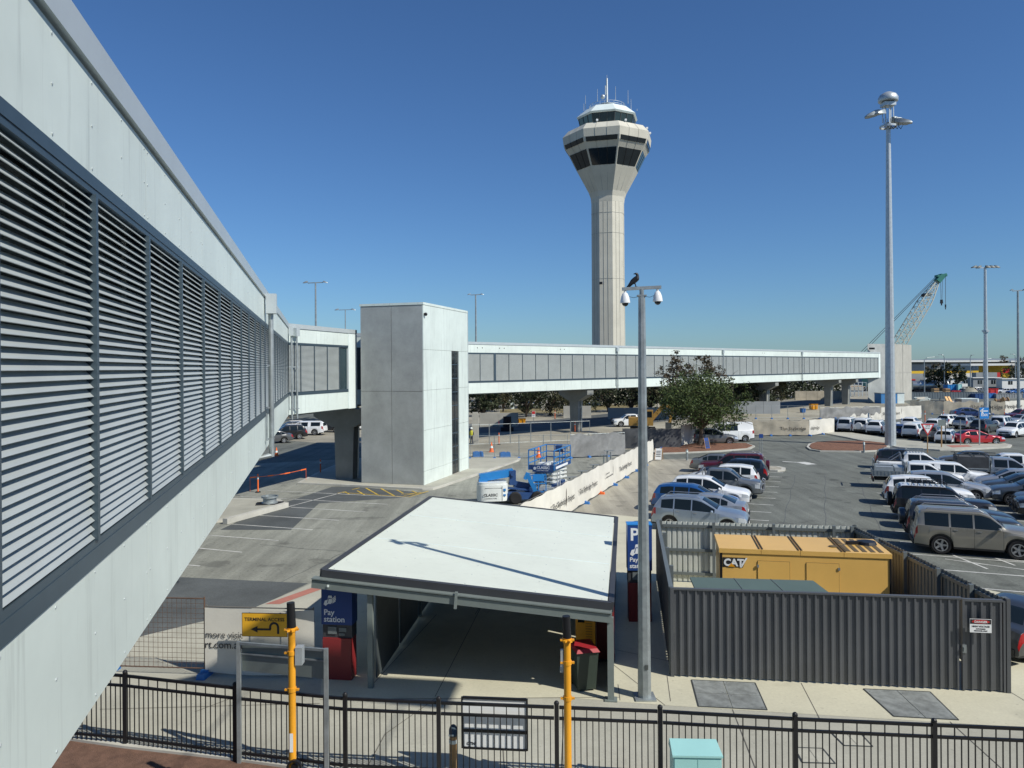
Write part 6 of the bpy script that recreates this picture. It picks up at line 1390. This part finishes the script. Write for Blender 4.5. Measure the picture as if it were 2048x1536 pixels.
o, z, k = sign_post(1883, 897, 840, 'tan post beside the give way sign with the grey back of a board', 'sign post', .06, 'timber'); part('board_back', MB().bb(-.35, .35, -.08, -.062, z - .55, z + .05), 'shelter_steel', o)
sign_post(1891, 891, 837, 'bare grey post left of the red sedan', r=.05, m='steel_dark'); sign_post(1921, 892, 839, 'bare grey post in front of the red sedan tail', r=.05)
o, z, k = sign_post(1520, 907, 868, 'double thin post with a small blue plate by the turning circle', r=.03); part('post', MB().cyl((.18, 0, 0), (.18, 0, z - .2), .03, n=8), 'galvanised', o); part('plate', MB().bb(-.1, .28, -.05, -.035, z - .35, z), 'sign_blue', o)
k = P(1374, 921); o = thing('bollard', 'grey bollard with white band at the end of the paver road', 'bollard', (k.x, k.y, 0)); part('post', MB().cyl((0, 0, 0), (0, 0, .95), .10, n=12), 'galvanised', o, True); part('band', MB().cyl((0, 0, .7), (0, 0, .85), .104, n=12), 'white_paint', o, True)
k = P(1728, 905); o = thing('bollard', 'white topped bollard by the mulch island', 'bollard', (k.x, k.y, 0)); part('post', MB().cyl((0, 0, 0), (0, 0, .95), .08, n=12), 'galvanised', o, True); part('band', MB().cyl((0, 0, .7), (0, 0, .96), .084, n=12), 'white_paint', o, True)
def a_frame(u, v, label, m='white_ink', h=.95, w=.6, rz=.5):
    k = P(u, v); o = thing('sandwich_board', label, 'sign', (k.x, k.y, .06), rz); part('front_board', MB().plate([(-w / 2, -.28, .05), (w / 2, -.28, .05), (w / 2, 0, h), (-w / 2, 0, h)], (0, 1, .3), .02), m, o); l = MB()
    for x in (-w / 2, w / 2): l.bar((x, -.29, 0), (x, .0, h + .02), .04).bar((x, .30, 0), (x, .02, h + .02), .04)
    part('frame', l, 'timber', o); t = MB()
    for i in range(4): zz = .3 + i * .14; t.bb(-w * .35, w * .3, -.30 + .28 * (zz - .05) / (h - .05), -.285 + .28 * (zz - .05) / (h - .05), zz, zz + .05)
    part('printed_lines', t, 'grey_ink', o)
a_frame(1318, 921, 'small white sandwich board at the end of the cream banner fence', rz=-.4); a_frame(1412, 900, 'blue faced sandwich board leaning by the tree trunk', 'sign_blue', 1.1, .6, .5)
k = P(1447, 896)
# ------------------------------------------------------------------ building site beyond the lift tower
def block(name, label, cat, u0, u1, vb, vt, depth, m, Y=None, rz=0, group=None, extra=None, z0=0):
    k = P((u0 + u1) / 2, vb); Y = Y or k.y; x0, x1 = XU(u0, Y), XU(u1, Y); h = Q((u0 + u1) / 2, vt, Y).z; o = thing(name, label, cat, ((x0 + x1) / 2, Y, z0), rz, group)
    if extra: extra(o, (x1 - x0), depth, h, m)
    else: part('body', MB().box((0, depth / 2, h / 2), (x1 - x0, depth, h)), m, o)
    return o
def wallx(o, w, d, h, m):
    n = max(1, round(w / 2.6))
    for i in range(n): a, b = -w / 2 + w * i / n, -w / 2 + w * (i + 1) / n; part('panel', MB().bb(a + .02, b - .02, 0, d, 0, h).bb(a + .02, b - .02, -.06, d + .06, 0, .15), m, o)
def skipx(o, w, d, h, m): part('bin', MB().box((0, d / 2, h * .55), (w * .86, d * .9, h * .9), top=(1.15, 1.05)), m, o); part('rim', MB().bb(-w / 2, w / 2, -.04, d, h * .93, h), m, o); part('rib', MB().bb(-w * .3, -w * .22, -.05, .0, .1, h * .9).bb(w * .2, w * .28, -.05, .0, .1, h * .9), m, o)
block('concrete_wall', 'pale precast barrier wall behind the red and yellow site boxes', 'wall', 958, 1036, 853, 826, .3, 'concrete_pale', extra=wallx)
block('concrete_wall', 'precast concrete hoarding wall left of the first concrete pier', 'wall', 1126, 1182, 836, 812, .3, 'concrete_pale', extra=wallx)
block('hoarding', 'long grey hoarding in shade behind the green tree', 'wall', 1215, 1420, 838, 815, .2, 'wall_grey', extra=wallx); block('hoarding', 'long grey hoarding running to the second concrete pier', 'wall', 1425, 1560, 842, 803, .2, 'wall_grey', Y=128, extra=wallx)
block('concrete_stub', 'tall pale concrete stub beside the lift tower', 'pillar', 943, 956, 889, 828, .9, 'concrete_pale', extra=lambda o, w, d, h, m: (part('shaft', MB().box((0, d / 2, h / 2), (w, d, h)), m, o), part('top', MB().box((0, d / 2, h + .08), (w * .8, d * .8, .16)), m, o)))
block('skip_bin', 'bright yellow skip bin on the building site', 'skip bin', 1034, 1051, 847, 838, 1.6, 'pole_yellow', extra=skipx); block('skip_bin', 'red box bin next to the black tank on the building site', 'skip bin', 993, 1005, 850, 840, 1.2, 'red_paint', extra=skipx); block('skip_bin', 'dull yellow crate left of the red box bin', 'skip bin', 970, 984, 851, 838, 1.2, 'pole_yellow', extra=skipx)
block('site_tank', 'black upright tank on a wide base standing in the walkway shadow', 'tank', 1003, 1024, 863, 834, 1.6, 'black_rubber', extra=lambda o, w, d, h, m: (part('tank', MB().cyl((0, .9, .5), (0, .9, h), w * .42, w * .38, 14), m, o, True), part('base', MB().bb(-w * .62, w * .62, 0, 1.8, 0, .5), m, o)))
block('site_column', 'white upright site column with dark slots under the walkway', 'pillar', 1021, 1028, 818, 796, .8, 'white_paint', extra=lambda o, w, d, h, m: (part('shaft', MB().box((0, d / 2, h / 2), (w, d, h)), m, o), part('slot', MB().bb(-.25, .25, -.02, -.001, h * .6, h * .66).bb(-.25, .25, -.02, -.001, h * .25, h * .31), 'black_ink', o)))
for u, l in ((1082, 'left one of two concrete blocks at the edge of the trees'), (1092, 'right one of two concrete blocks at the edge of the trees')): block('concrete_block', l, 'block', u, u + 7, 821, 804, 1.0, 'concrete_pale', extra=lambda o, w, d, h, m: (part('block', MB().box((0, d / 2, h / 2), (w, d, h), top=(.94, .94)), m, o), part('lifting_lug', MB().bb(-.1, .1, d * .4, d * .6, h, h + .12), 'steel_dark', o)))
def signx(o, w, d, h, m): part('post', MB().cyl((0, .05, 0), (0, .05, h), .04, n=6), 'galvanised', o); b = part('board', MB().bb(-w / 2, w / 2, 0, .03, h * .45, h), 'white_ink', o); part('red_band', MB().bb(-w / 2 + .03, w / 2 - .03, -.008, -.001, h * .72, h * .98), 'sign_red', b); part('printed_lines', MB().bb(-w * .35, w * .35, -.008, -.001, h * .62, h * .65).bb(-w * .35, w * .3, -.008, -.001, h * .54, h * .57), 'black_ink', b)
block('site_sign', 'red and white site notice standing by the yellow skip bin', 'sign', 1063, 1070, 844, 822, .1, 'white_ink', extra=signx); block('site_sign', 'red and white site notice above the grey cloth fence', 'sign', 1161, 1172, 892, 870, .1, 'white_ink', extra=signx)
for u, v, l in ((956, 916, 'left blue water weight block at the fence by the lift tower'), (1010, 917, 'right blue water weight block at the fence by the lift tower')):
    k = P(u, v); o = thing('weight_block', l, 'weight block', (k.x, k.y, .0), .2); part('block', MB().box((0, 0, .28), (.95, .5, .54), top=(.92, .9)), 'block_blue', o); part('cap', MB().cyl((.25, 0, .55), (.25, 0, .6), .07, n=8).bb(-.3, .0, -.04, .04, .551, .6), 'block_blue', o)
def excavator():
    k = P(1290, 868); o = thing('excavator', 'orange yellow excavator half hidden behind the camera pole and tree', 'excavator', (k.x, k.y + 1.5, 0), R(-8))
    for y in (-.9, .9): part('track', MB().tube([(-1.5, y, .35), (1.5, y, .35)], .34, 8).bb(-1.5, 1.5, y - .22, y + .22, .05, .68), 'black_rubber', o)
    part('body', MB().bb(-1.7, 1.2, -1.1, 1.1, .95, 1.9), 'machine_yellow_shaded', o); part('cab', MB().bb(.0, 1.2, -1.1, -.1, 1.901, 2.8), 'machine_yellow_shaded', o); part('cab_window', MB().bb(.15, 1.05, -1.115, -1.10, 1.95, 2.65).bb(1.201, 1.215, -1.0, -.2, 1.9, 2.65), 'dark_glass', o); part('turntable', MB().cyl((0, 0, .6), (0, 0, .95), .7), 'steel_dark', o)
    part('boom', MB().bar((1.0, .2, 1.6), (2.6, .2, 3.4), .35, .5).bar((2.6, .2, 3.4), (3.7, .2, 3.0), .35, .45), 'machine_yellow_shaded', o); part('stick', MB().bar((3.6, .2, 3.15), (3.2, .2, 1.2), .3, .35), 'machine_yellow_shaded', o); part('bucket', MB().prism([(2.7, -.2), (3.4, -.2), (3.4, .6), (2.7, .6)], .5, 1.25), 'steel_dark', o)
excavator()
def scaff(o, w, d, h, m):
    s = MB(); n = 4
    for i in range(n + 1):
        x = -w / 2 + w * i / n
        for y in (0, d): s.bar((x, y, 0), (x, y, h), .1)
        for z in (h * .33, h * .66, h * .97):
            if i < n:
                for y in (0, d): s.bar((x, y, z), (x + w / n, y, z), .08)
        if i < n: s.bar((x, 0, h * .33 * (i % 2)), (x + w / n, 0, h * (.33 + .33 * (i % 2))), .07)
    part('frame', s, 'galvanised_bright', o); part('deck', MB().bb(-w / 2, w / 2, .05, d - .05, h * .66 + .06, h * .66 + .14), 'timber', o)
block('scaffold', 'steel scaffold frame seen below the far end of the walkway', 'scaffold', 1598, 1640, 800, 764, 2, 'galvanised', Y=200, extra=scaff); block('scaffold', 'second scaffold frame left of the far lift tower', 'scaffold', 1700, 1732, 802, 764, 2, 'galvanised', Y=195, extra=scaff)
block('concrete_wall', 'rough tan concrete wall under the far end of the walkway', 'wall', 1590, 1700, 812, 782, .4, 'banner_tan', Y=178, extra=wallx); block('skip_bin', 'small yellow bin by the low bare steel fence', 'skip bin', 1622, 1636, 820, 808, 1.2, 'pole_yellow', extra=skipx); block('skip_bin', 'small blue bin by the low bare steel fence', 'skip bin', 1603, 1611, 826, 817, 1, 'block_blue', extra=skipx)
block('site_hut', 'white and blue site hut against the far grey lift tower', 'hut', 1762, 1808, 807, 787, 3, 'blue_tarp', extra=lambda o, w, d, h, m: (part('wall', MB().bb(-w / 2, w * .2, 0, d, 0, h), m, o), part('wall', MB().bb(w * .2 + .01, w / 2, -.03, d, 0, h), 'white_paint', o), part('roof', MB().bb(-w / 2 - .1, w / 2 + .1, -.1, d + .1, h, h + .12), 'galvanised', o), part('post', MB().bb(-w * .3, -w * .27, -.1, -.03, 0, h).bb(-.05, .05, -.1, -.03, 0, h), 'white_paint', o)))
# ------------------------------------------------------------------ yard, warehouse and horizon on the right
def shed(o, w, d, h, m, y0=.5, y1=.62, ye='warehouse_yellow', lo='wall_white'):
    part('wall', MB().bb(-w / 2, w / 2, 0, d, 0, h), m, o)
    if ye: part('stripe', MB().bb(-w / 2, w / 2, -.06, -.001, h * y0, h * y1), ye, o); part('lower_wall', MB().bb(-w / 2, w / 2, -.04, -.001, 0, h * y0 - .02), lo, o)
    part('gutter_shade_band', MB().bb(-w / 2, w / 2, -.05, -.001, h * .90, h), 'steel_dark', o); part('roof', MB().bb(-w / 2 - 1, w / 2 + 1, -2.2, d, h + .001, h + .7), 'wall_white', o); t = MB()  # dark band on the wall paints the shade under the roof edge
    for i in range(int(w / 6) + 1): x = -w / 2 + i * 6; t.bb(x - .12, x + .12, -.10, -.061, 0, h * .9)
    part('wall_rib', t, 'wall_grey', o); dm = MB()
    for i in range(int(w / 18)): x = -w / 2 + 9 + i * 18; dm.bb(x - 2, x + 2, -.12, -.101, 0, h * .34)
    part('roller_door', dm, 'galvanised', o)
block('warehouse', 'grey warehouse with a dull yellow stripe behind the dark trees', 'warehouse', 1790, 1880, 755, 724, 40, 'wall_grey', Y=300, extra=lambda *a: shed(*a, lo='wall_grey'))
block('warehouse', 'white warehouse with a bright yellow stripe on the horizon', 'warehouse', 1884, 2006, 755, 724, 40, 'galvanised', Y=308, extra=shed)
def annex(o, w, d, h, m): part('wall', MB().bb(-w / 2, w / 2, 0, d, 0, h), m, o); part('roof', MB().bb(-w / 2 - 12, w / 2 + 1, -1, d, h, h + .8), 'wall_white', o); part('red_panel', MB().bb(-w * .38, w * .38, -.1, -.001, h * .62, h * .86), 'sign_red', o); part('door', MB().bb(-w * .45, -w * .2, -.1, -.001, 0, h * .4), 'wall_white', o)
block('warehouse_annex', 'yellow block with a red panel at the right end of the striped warehouse', 'building', 2003, 2022, 755, 731, 14, 'warehouse_yellow', Y=285, extra=annex)
block('warehouse', 'small white roofed building at the far right edge of the horizon', 'building', 2020, 2090, 750, 724, 30, 'wall_white', Y=360, extra=lambda o, w, d, h, m: shed(o, w, d, h, m, ye=None))
def grey_truck(o, w, d, h, m): part('box_body', MB().bb(-w / 2, w * .36, 0, d, 1.0, h), m, o); part('cab', MB().bb(w * .37, w / 2, .1, d - .1, .6, h), 'red_paint', o); part('chassis', MB().bb(-w / 2, w / 2, .4, d - .4, .6, .99), 'car_trim', o); [part('wheel', MB().cyl((x * w, -.02, .5), (x * w, .3, .5), .5, n=12), 'black_rubber', o) for x in (-.35, -.2, .42)]
block('truck', 'long grey truck with a red cab parked before the white warehouse', 'truck', 1952, 2001, 757, 745, 2.6, 'wall_grey', Y=270, extra=grey_truck)
def office(o, w, d, h, m):
    part('wall', MB().bb(-w / 2, w / 2, 0, d, .3, h), m, o); part('roof', MB().bb(-w / 2 - .3, w / 2 + .3, -.4, d + .3, h + .001, h + .2), 'wall_white', o); part('base', MB().bb(-w / 2 + .2, w / 2 - .2, .2, d, 0, .29), 'steel_dark', o); n = max(2, int(w / 4))
    for i in range(n): x = -w / 2 + w * (i + .5) / n; f = part('window', MB().bb(x - .7, x + .7, -.04, -.001, h * .45, h * .8), 'dark_glass', o); part('window_frame', MB().bb(x - .03, x + .03, -.06, -.041, h * .45, h * .8), 'white_paint', f)
block('site_office', 'long white portable office with small windows behind the steel tubes', 'portable building', 1880, 1948, 768, 757, 3, 'wall_white', Y=265, extra=office); block('site_office', 'grey portable office right of the long white one', 'portable building', 1946, 2000, 768, 756, 3, 'wall_grey', Y=250, extra=office); block('site_office', 'white portable office cut off at the right edge', 'portable building', 2004, 2070, 770, 758, 3, 'wall_white', Y=245, extra=office)
block('site_office', 'low arched white shed roof left of the white offices', 'portable building', 1862, 1902, 760, 752, 8, 'wall_white', Y=290, extra=lambda o, w, d, h, m: (part('wall', MB().bb(-w / 2, w / 2, 0, d, 0, h * .6), 'wall_grey', o), part('roof', MB().lathe((0, d / 2, h * .6), [(w * .55, 0), (w * .5, .3), (w * .35, .8), (w * .15, 1.1), (.001, 1.2)], 20), m, o, True)))
def tubes(o, w, d, h, m):
    part('tube', MB().cyl((-w / 2, 1.4, 1.9), (w / 2, 0, 1.9), 1.35, n=20), m, o, True); part('ring', MB().cyl((w / 2 - .2, .01, 1.9), (w / 2 + .05, 0, 1.9), 1.5, n=20), 'galvanised_bright', o); part('opening', MB().cyl((w / 2 + .051, 0, 1.9), (w / 2 + .10, 0, 1.9), .8, n=16), 'steel_dark', o)
    part('band', MB().cyl((-w * .2, .85, 1.9), (-w * .18, .83, 1.9), 1.38, n=20).cyl((0, .7, 1.9), (w * .02, .68, 1.9), 1.38, n=20), 'galvanised_bright', o); part('cradle', MB().bb(-w * .4, w * .4, 0, 1.4, 0, .6), 'rusty', o)
block('steel_tube', 'near silver steel tube lying in the construction yard', 'steel tube', 1829, 1869, 775, 760, 2, 'pipe_steel', Y=225, extra=tubes); block('steel_tube', 'second silver steel tube beyond the first in the yard', 'steel tube', 1868, 1892, 773, 760, 2, 'pipe_steel', Y=232, extra=tubes)
block('site_truck', 'red cab of a truck carrying the steel tubes', 'truck', 1822, 1830, 775, 758, 2.5, 'red_paint', Y=228, extra=lambda o, w, d, h, m: (part('cab', MB().box((0, 1.2, h * .6), (w * 1.2, 2.4, h * .8)), m, o), part('window', MB().bb(-w * .4, w * .4, -.03, -.001, h * .65, h * .9), 'dark_glass', o), part('wheel', MB().cyl((0, -.02, .5), (0, .3, .5), .5, n=12), 'black_rubber', o)))
def cont(o, w, d, h, m):
    c = MB().bb(-w / 2 + .08, w / 2 - .08, .05, d, .12, h - .1); n = int(w / .6)
    for i in range(n): x = -w / 2 + .15 + (w - .3) * i / n; c.bb(x, x + .22, .0, .049, .15, h - .12)
    part('side_panel', c, m, o); part('frame', MB().bb(-w / 2, w / 2, -.02, .1, h - .1, h).bb(-w / 2, w / 2, -.02, .1, .0, .12).bb(-w / 2, -w / 2 + .1, -.02, .1, .12, h - .1).bb(w / 2 - .1, w / 2, -.02, .1, .12, h - .1), m, o)
block('shipping_container', 'long grey container wall along the front of the yard', 'container', 1822, 1965, 805, 784, 2.4, 'container_grey', Y=178, extra=cont); block('shipping_container', 'dark blue container joined to the long grey container wall', 'container', 1950, 1976, 806, 787, 2.4, 'dark_blue_c' if 'dark_blue_c' in M else 'lift_navy', Y=176, extra=cont); block('shipping_container', 'bright blue container below the red skip', 'container', 1977, 1991, 803, 786, 2.4, 'block_blue', Y=180, extra=cont)
block('shipping_container', 'faded grey container with marks right of the bright blue one', 'container', 1992, 2046, 804, 787, 2.4, 'wall_grey', Y=179, extra=cont); block('shipping_container', 'blue container at the right edge of the yard', 'container', 2047, 2075, 804, 787, 2.4, 'lift_blue', Y=181, extra=cont); block('shipping_container', 'blue container with a pale end behind the timber stacks', 'container', 1895, 1916, 781, 769, 2.4, 'lift_blue', Y=218, extra=cont); block('shipping_container', 'pale blue container end beside the blue container', 'container', 1916, 1924, 781, 768, 2.4, 'teal_cabinet', Y=217, extra=cont)
for u0, u1, l in ((1868, 1878, 'left timber crate stack above the grey container wall'), (1891, 1900, 'right timber crate stack above the grey container wall')): block('timber_crate', l, 'crate', u0, u1, 784, 777, 1.5, 'timber', Y=200, extra=lambda o, w, d, h, m: (part('crate', MB().box((0, d / 2, h / 2), (w, d, h)), m, o), part('batten', MB().bb(-w / 2, w / 2, -.05, -.001, h * .1, h * .25).bb(-w / 2, w / 2, -.05, -.001, h * .7, h * .85), 'bark', o)))
block('skip_bin', 'large red skip bin above the bright blue container', 'skip bin', 1976, 1997, 786, 777, 2, 'red_paint', Y=200, extra=skipx); block('skip_bin', 'low red trough between the crates and the rubble heap', 'skip bin', 1903, 1922, 785, 781, 2, 'red_paint', Y=205, extra=skipx)
rng = random.Random(3)
def heap(u0, u1, vb, vt, Y, m, label):
    x0, x1 = XU(u0, Y), XU(u1, Y); h = Q(u0, vt, Y).z; mb = MB(); n = 14; vs = [((x1 - x0) * .5 * sqrt(j / 5) * cos(2 * pi * i / n) * rng.uniform(.85, 1.1), (x1 - x0) * .4 * sqrt(j / 5) * sin(2 * pi * i / n), h * (1 - j / 5) * rng.uniform(.8, 1.05)) for j in range(6) for i in range(n)]
    mb.add(vs, [(j * n + i, (j + 1) * n + i, (j + 1) * n + (i + 1) % n, j * n + (i + 1) % n) for j in range(5) for i in range(n)]); solo('rubble_heap', mb, m, label, 'heap', ((x0 + x1) / 2, Y, 0), smooth=True)
heap(1918, 1958, 785, 772, 196, 'sand', 'grey rubble heap behind the grey container wall'); heap(1898, 1920, 808, 801, 160, 'banner', 'white plastic wrapped heap beside the yellow boards')
block('white_tank', 'white boxy tank with dark face in front of the grey containers', 'tank', 1923, 1957, 809, 797, 2.5, 'wall_grey', Y=158, extra=lambda o, w, d, h, m: (part('body', MB().bb(-w / 2, w / 2 - .3, 0, d, .1, h - .15), m, o), part('top', MB().bb(-w / 2 - .05, w / 2, -.05, d, h - .149, h), 'white_paint', o), part('end_panel', MB().bb(w / 2 - .29, w / 2 + .03, -.05, d, .1, h - .15), 'white_paint', o)))
for i, u in enumerate((1891, 1897)): block('scaffold_board', ('left' if i == 0 else 'right') + ' bright yellow board leaning by the white tank', 'board', u, u + 5, 806, 793, .2, 'pole_yellow', Y=160, extra=lambda o, w, d, h, m: (part('board', MB().plate([(-w * .9, 0, h), (-w * .1, 0, h), (w * .6, -.6, 0), (-w * .2, -.6, 0)], (0, 1, 0), .15), m, o), part('brace', MB().bar((0, .1, h * .8), (w * .4, 1.2, 0), .1), 'steel_dark', o)))
def drum(o, w, d, h, m): r = h / 2; part('flange', MB().cyl((-w * .4, 0, r), (-w * .3, 0, r), r, n=18), m, o); part('flange', MB().cyl((w * .3, 0, r), (w * .4, 0, r), r, n=18), m, o); part('cable_core', MB().cyl((-w * .3, 0, r), (w * .3, 0, r), r * .7, n=18), 'rusty', o)
block('cable_drum', 'timber cable drum lying beside the faded grey container', 'cable drum', 1988, 2003, 808, 797, 2, 'timber', Y=160, extra=drum); block('cable_drum', 'upright timber cable drum at the end of the tan banner', 'cable drum', 2004, 2016, 808, 794, 2, 'timber', Y=158, extra=drum)
block('site_generator', 'black site machine sitting below the grey container wall', 'machine', 1871, 1888, 808, 801, 2, 'steel_dark', Y=162, extra=lambda o, w, d, h, m: (part('body', MB().bb(-w / 2, w / 2, 0, d, .3, h), m, o), part('exhaust', MB().cyl((w * .3, 1, h), (w * .3, 1, h + .5), .1, n=8), m, o), part('skid', MB().bb(-w / 2, w / 2, .1, .3, 0, .29), m, o)))
block('timber_stack', 'pile of timber offcuts at the foot of the far lift tower', 'timber stack', 1832, 1868, 808, 800, 2, 'timber', Y=160, extra=lambda o, w, d, h, m: [part('beam', MB().bar((-w / 2 + rng.random(), rng.random() * 2, .1 + i * .13), (w / 2 - rng.random(), rng.random() * 2, .1 + i * .13), .2, .13), m if i % 2 else 'white_paint', o) for i in range(9)])
def small_car(u, vb, Y, col, deg, label): vehicle('parked_car', 'wagon', col, (XU(u, Y), Y, 0), R(deg), label, 'car', 'vehicles in the construction yard', far=True, mirrors=False)
small_car(1934, 770, 212, 'silver', 20, 'silver car parked among the yard containers'); small_car(1962, 768, 215, 'mid_grey', 10, 'grey car next to the silver one in the yard'); small_car(2008, 772, 208, 'white', 170, 'white car near the right portable office in the yard'); small_car(2030, 772, 205, 'blue', 190, 'blue car at the right edge of the yard')
# ------------------------------------------------------------------ crane
def crane():
    Y = 235; a, b = Q(1762, 745, Y), Q(1876, 560, Y); o = thing('crawler_crane', 'lattice boom crane with green head rising behind the far lift tower', 'crane', (a.x, Y, 0)); d = (b - a); L = d.length; d.normalize(); n = V((-d.z, 0, d.x)); y = V((0, 1, 0)); w = 1.5; lt = MB(); N = 16
    def wd(s): return w * min(1, .25 + (1 - s) * 3.4)
    for i in range(N):
        s0, s1 = i / N, (i + 1) / N; p0, p1 = a + d * L * s0, a + d * L * s1
        for j, k_ in ((1, 1), (1, -1), (-1, 1), (-1, -1)): lt.bar(p0 + n * j * wd(s0) + y * k_ * wd(s0), p1 + n * j * wd(s1) + y * k_ * wd(s1), .22)
        for k_ in (1, -1): lt.bar(p0 + n * wd(s0) + y * k_ * wd(s0), p1 - n * wd(s1) + y * k_ * wd(s1), .13); lt.bar(p0 - n * wd(s0) + y * k_ * wd(s0), p1 + n * wd(s1) + y * k_ * wd(s1), .10); lt.bar(p1 - n * wd(s1) + y * k_ * wd(s1), p1 + n * wd(s1) + y * k_ * wd(s1), .13)
        lt.bar(p0 + n * wd(s0) - y * wd(s0), p1 + n * wd(s1) + y * wd(s1), .1); lt.bar(p0 - n * wd(s0) - y * wd(s0), p1 - n * wd(s1) + y * wd(s1), .1)
    part('boom', lt, 'crane_cream', o, world=True)
    h0, h1, h2 = Q(1874, 563, Y), Q(1884, 551, Y), Q(1891, 549, Y); hd = MB().bar(h0, h1, 2.0, 1.5).bar(h1, h2, 1.6, .7).bar(h2, Q(1891, 553, Y), 1.2, .5).bar(Q(1872, 552, Y), Q(1882, 553, Y), 1.8, .6); part('boom_head', hd, 'crane_green', o, world=True)
    q = Q(1849, 590, Y); part('winch', MB().cyl(q - y, q + y, .55, n=10), 'black_metal', o, world=True); q = Q(1858, 589, Y); part('sheave', MB().cyl(q - y, q + y, .5, n=10), 'galvanised', o, world=True)
    part('pendant_cable', MB().bar(Q(1871, 554, Y), Q(1720, 706, Y), .13), 'steel_dark', o, world=True); part('pendant_cable', MB().bar(Q(1872, 556, Y + 1.5), Q(1724, 708, Y), .13), 'steel_dark', o, world=True)
    for u0, v0, u1, v1 in ((1881, 557, 1882, 598), (1885, 556, 1884, 598)): part('hoist_rope', MB().bar(Q(u0, v0, Y), Q(u1, v1, Y), .08), 'steel_dark', o, world=True)
    part('hoist_rope', MB().bar(Q(1891, 553, Y), Q(1891, 608, Y), .10), 'steel_dark', o, world=True)
    q = Q(1883, 603, Y); part('hook_block', MB().box(q, (.75, .5, 1.2), top=(.7, 1)).box(q - V((0, 0, .9)), (.25, .3, .6)), 'black_metal', o, world=True); q = Q(1891, 612, Y); part('hook_block', MB().box(q, (.3, .3, 1.0)).box(q - V((0, 0, .8)), (.18, .2, .5)), 'black_metal', o, world=True)
    part('machine_house', MB().bb(a.x - 5, a.x + 2, Y - 2, Y + 2, 1.4, 4.5), 'crane_green', o, world=True); part('track', MB().bb(a.x - 4, a.x + 3, Y - 3, Y - 2, 0, 1.3), 'black_rubber', o, world=True); part('track', MB().bb(a.x - 4, a.x + 3, Y + 2, Y + 3, 0, 1.3), 'black_rubber', o, world=True)
crane()

# ------------------------------------------------------------------ terminal the photograph was taken from, and an unseen slab added to shade the ground before the shelter
o = thing('terminal_building', 'terminal building wall and added unseen slab shading the forecourt', 'building', (3.5, -1.5, 0))
part('wall', MB().bb(3.5, 60, -14, -1.5, 0, 15.0), 'wall_grey', o, world=True)
part('canopy', MB().prism([(12.0, 8.85), (12.2, 10.35), (6.1, 11.3), (5.0, 10.5)], 15.0, 15.25), 'white_cladding', o, world=True)  # added slab out of view, outline shaped to cast the shade
for x in (7.2, 11.2): part('slab_cable', MB().bar((x, -1.49, 15.9), (x, 10.4, 15.26), .03, .03), 'galvanised', o, world=True)  # thin cables added to hold up the unseen slab
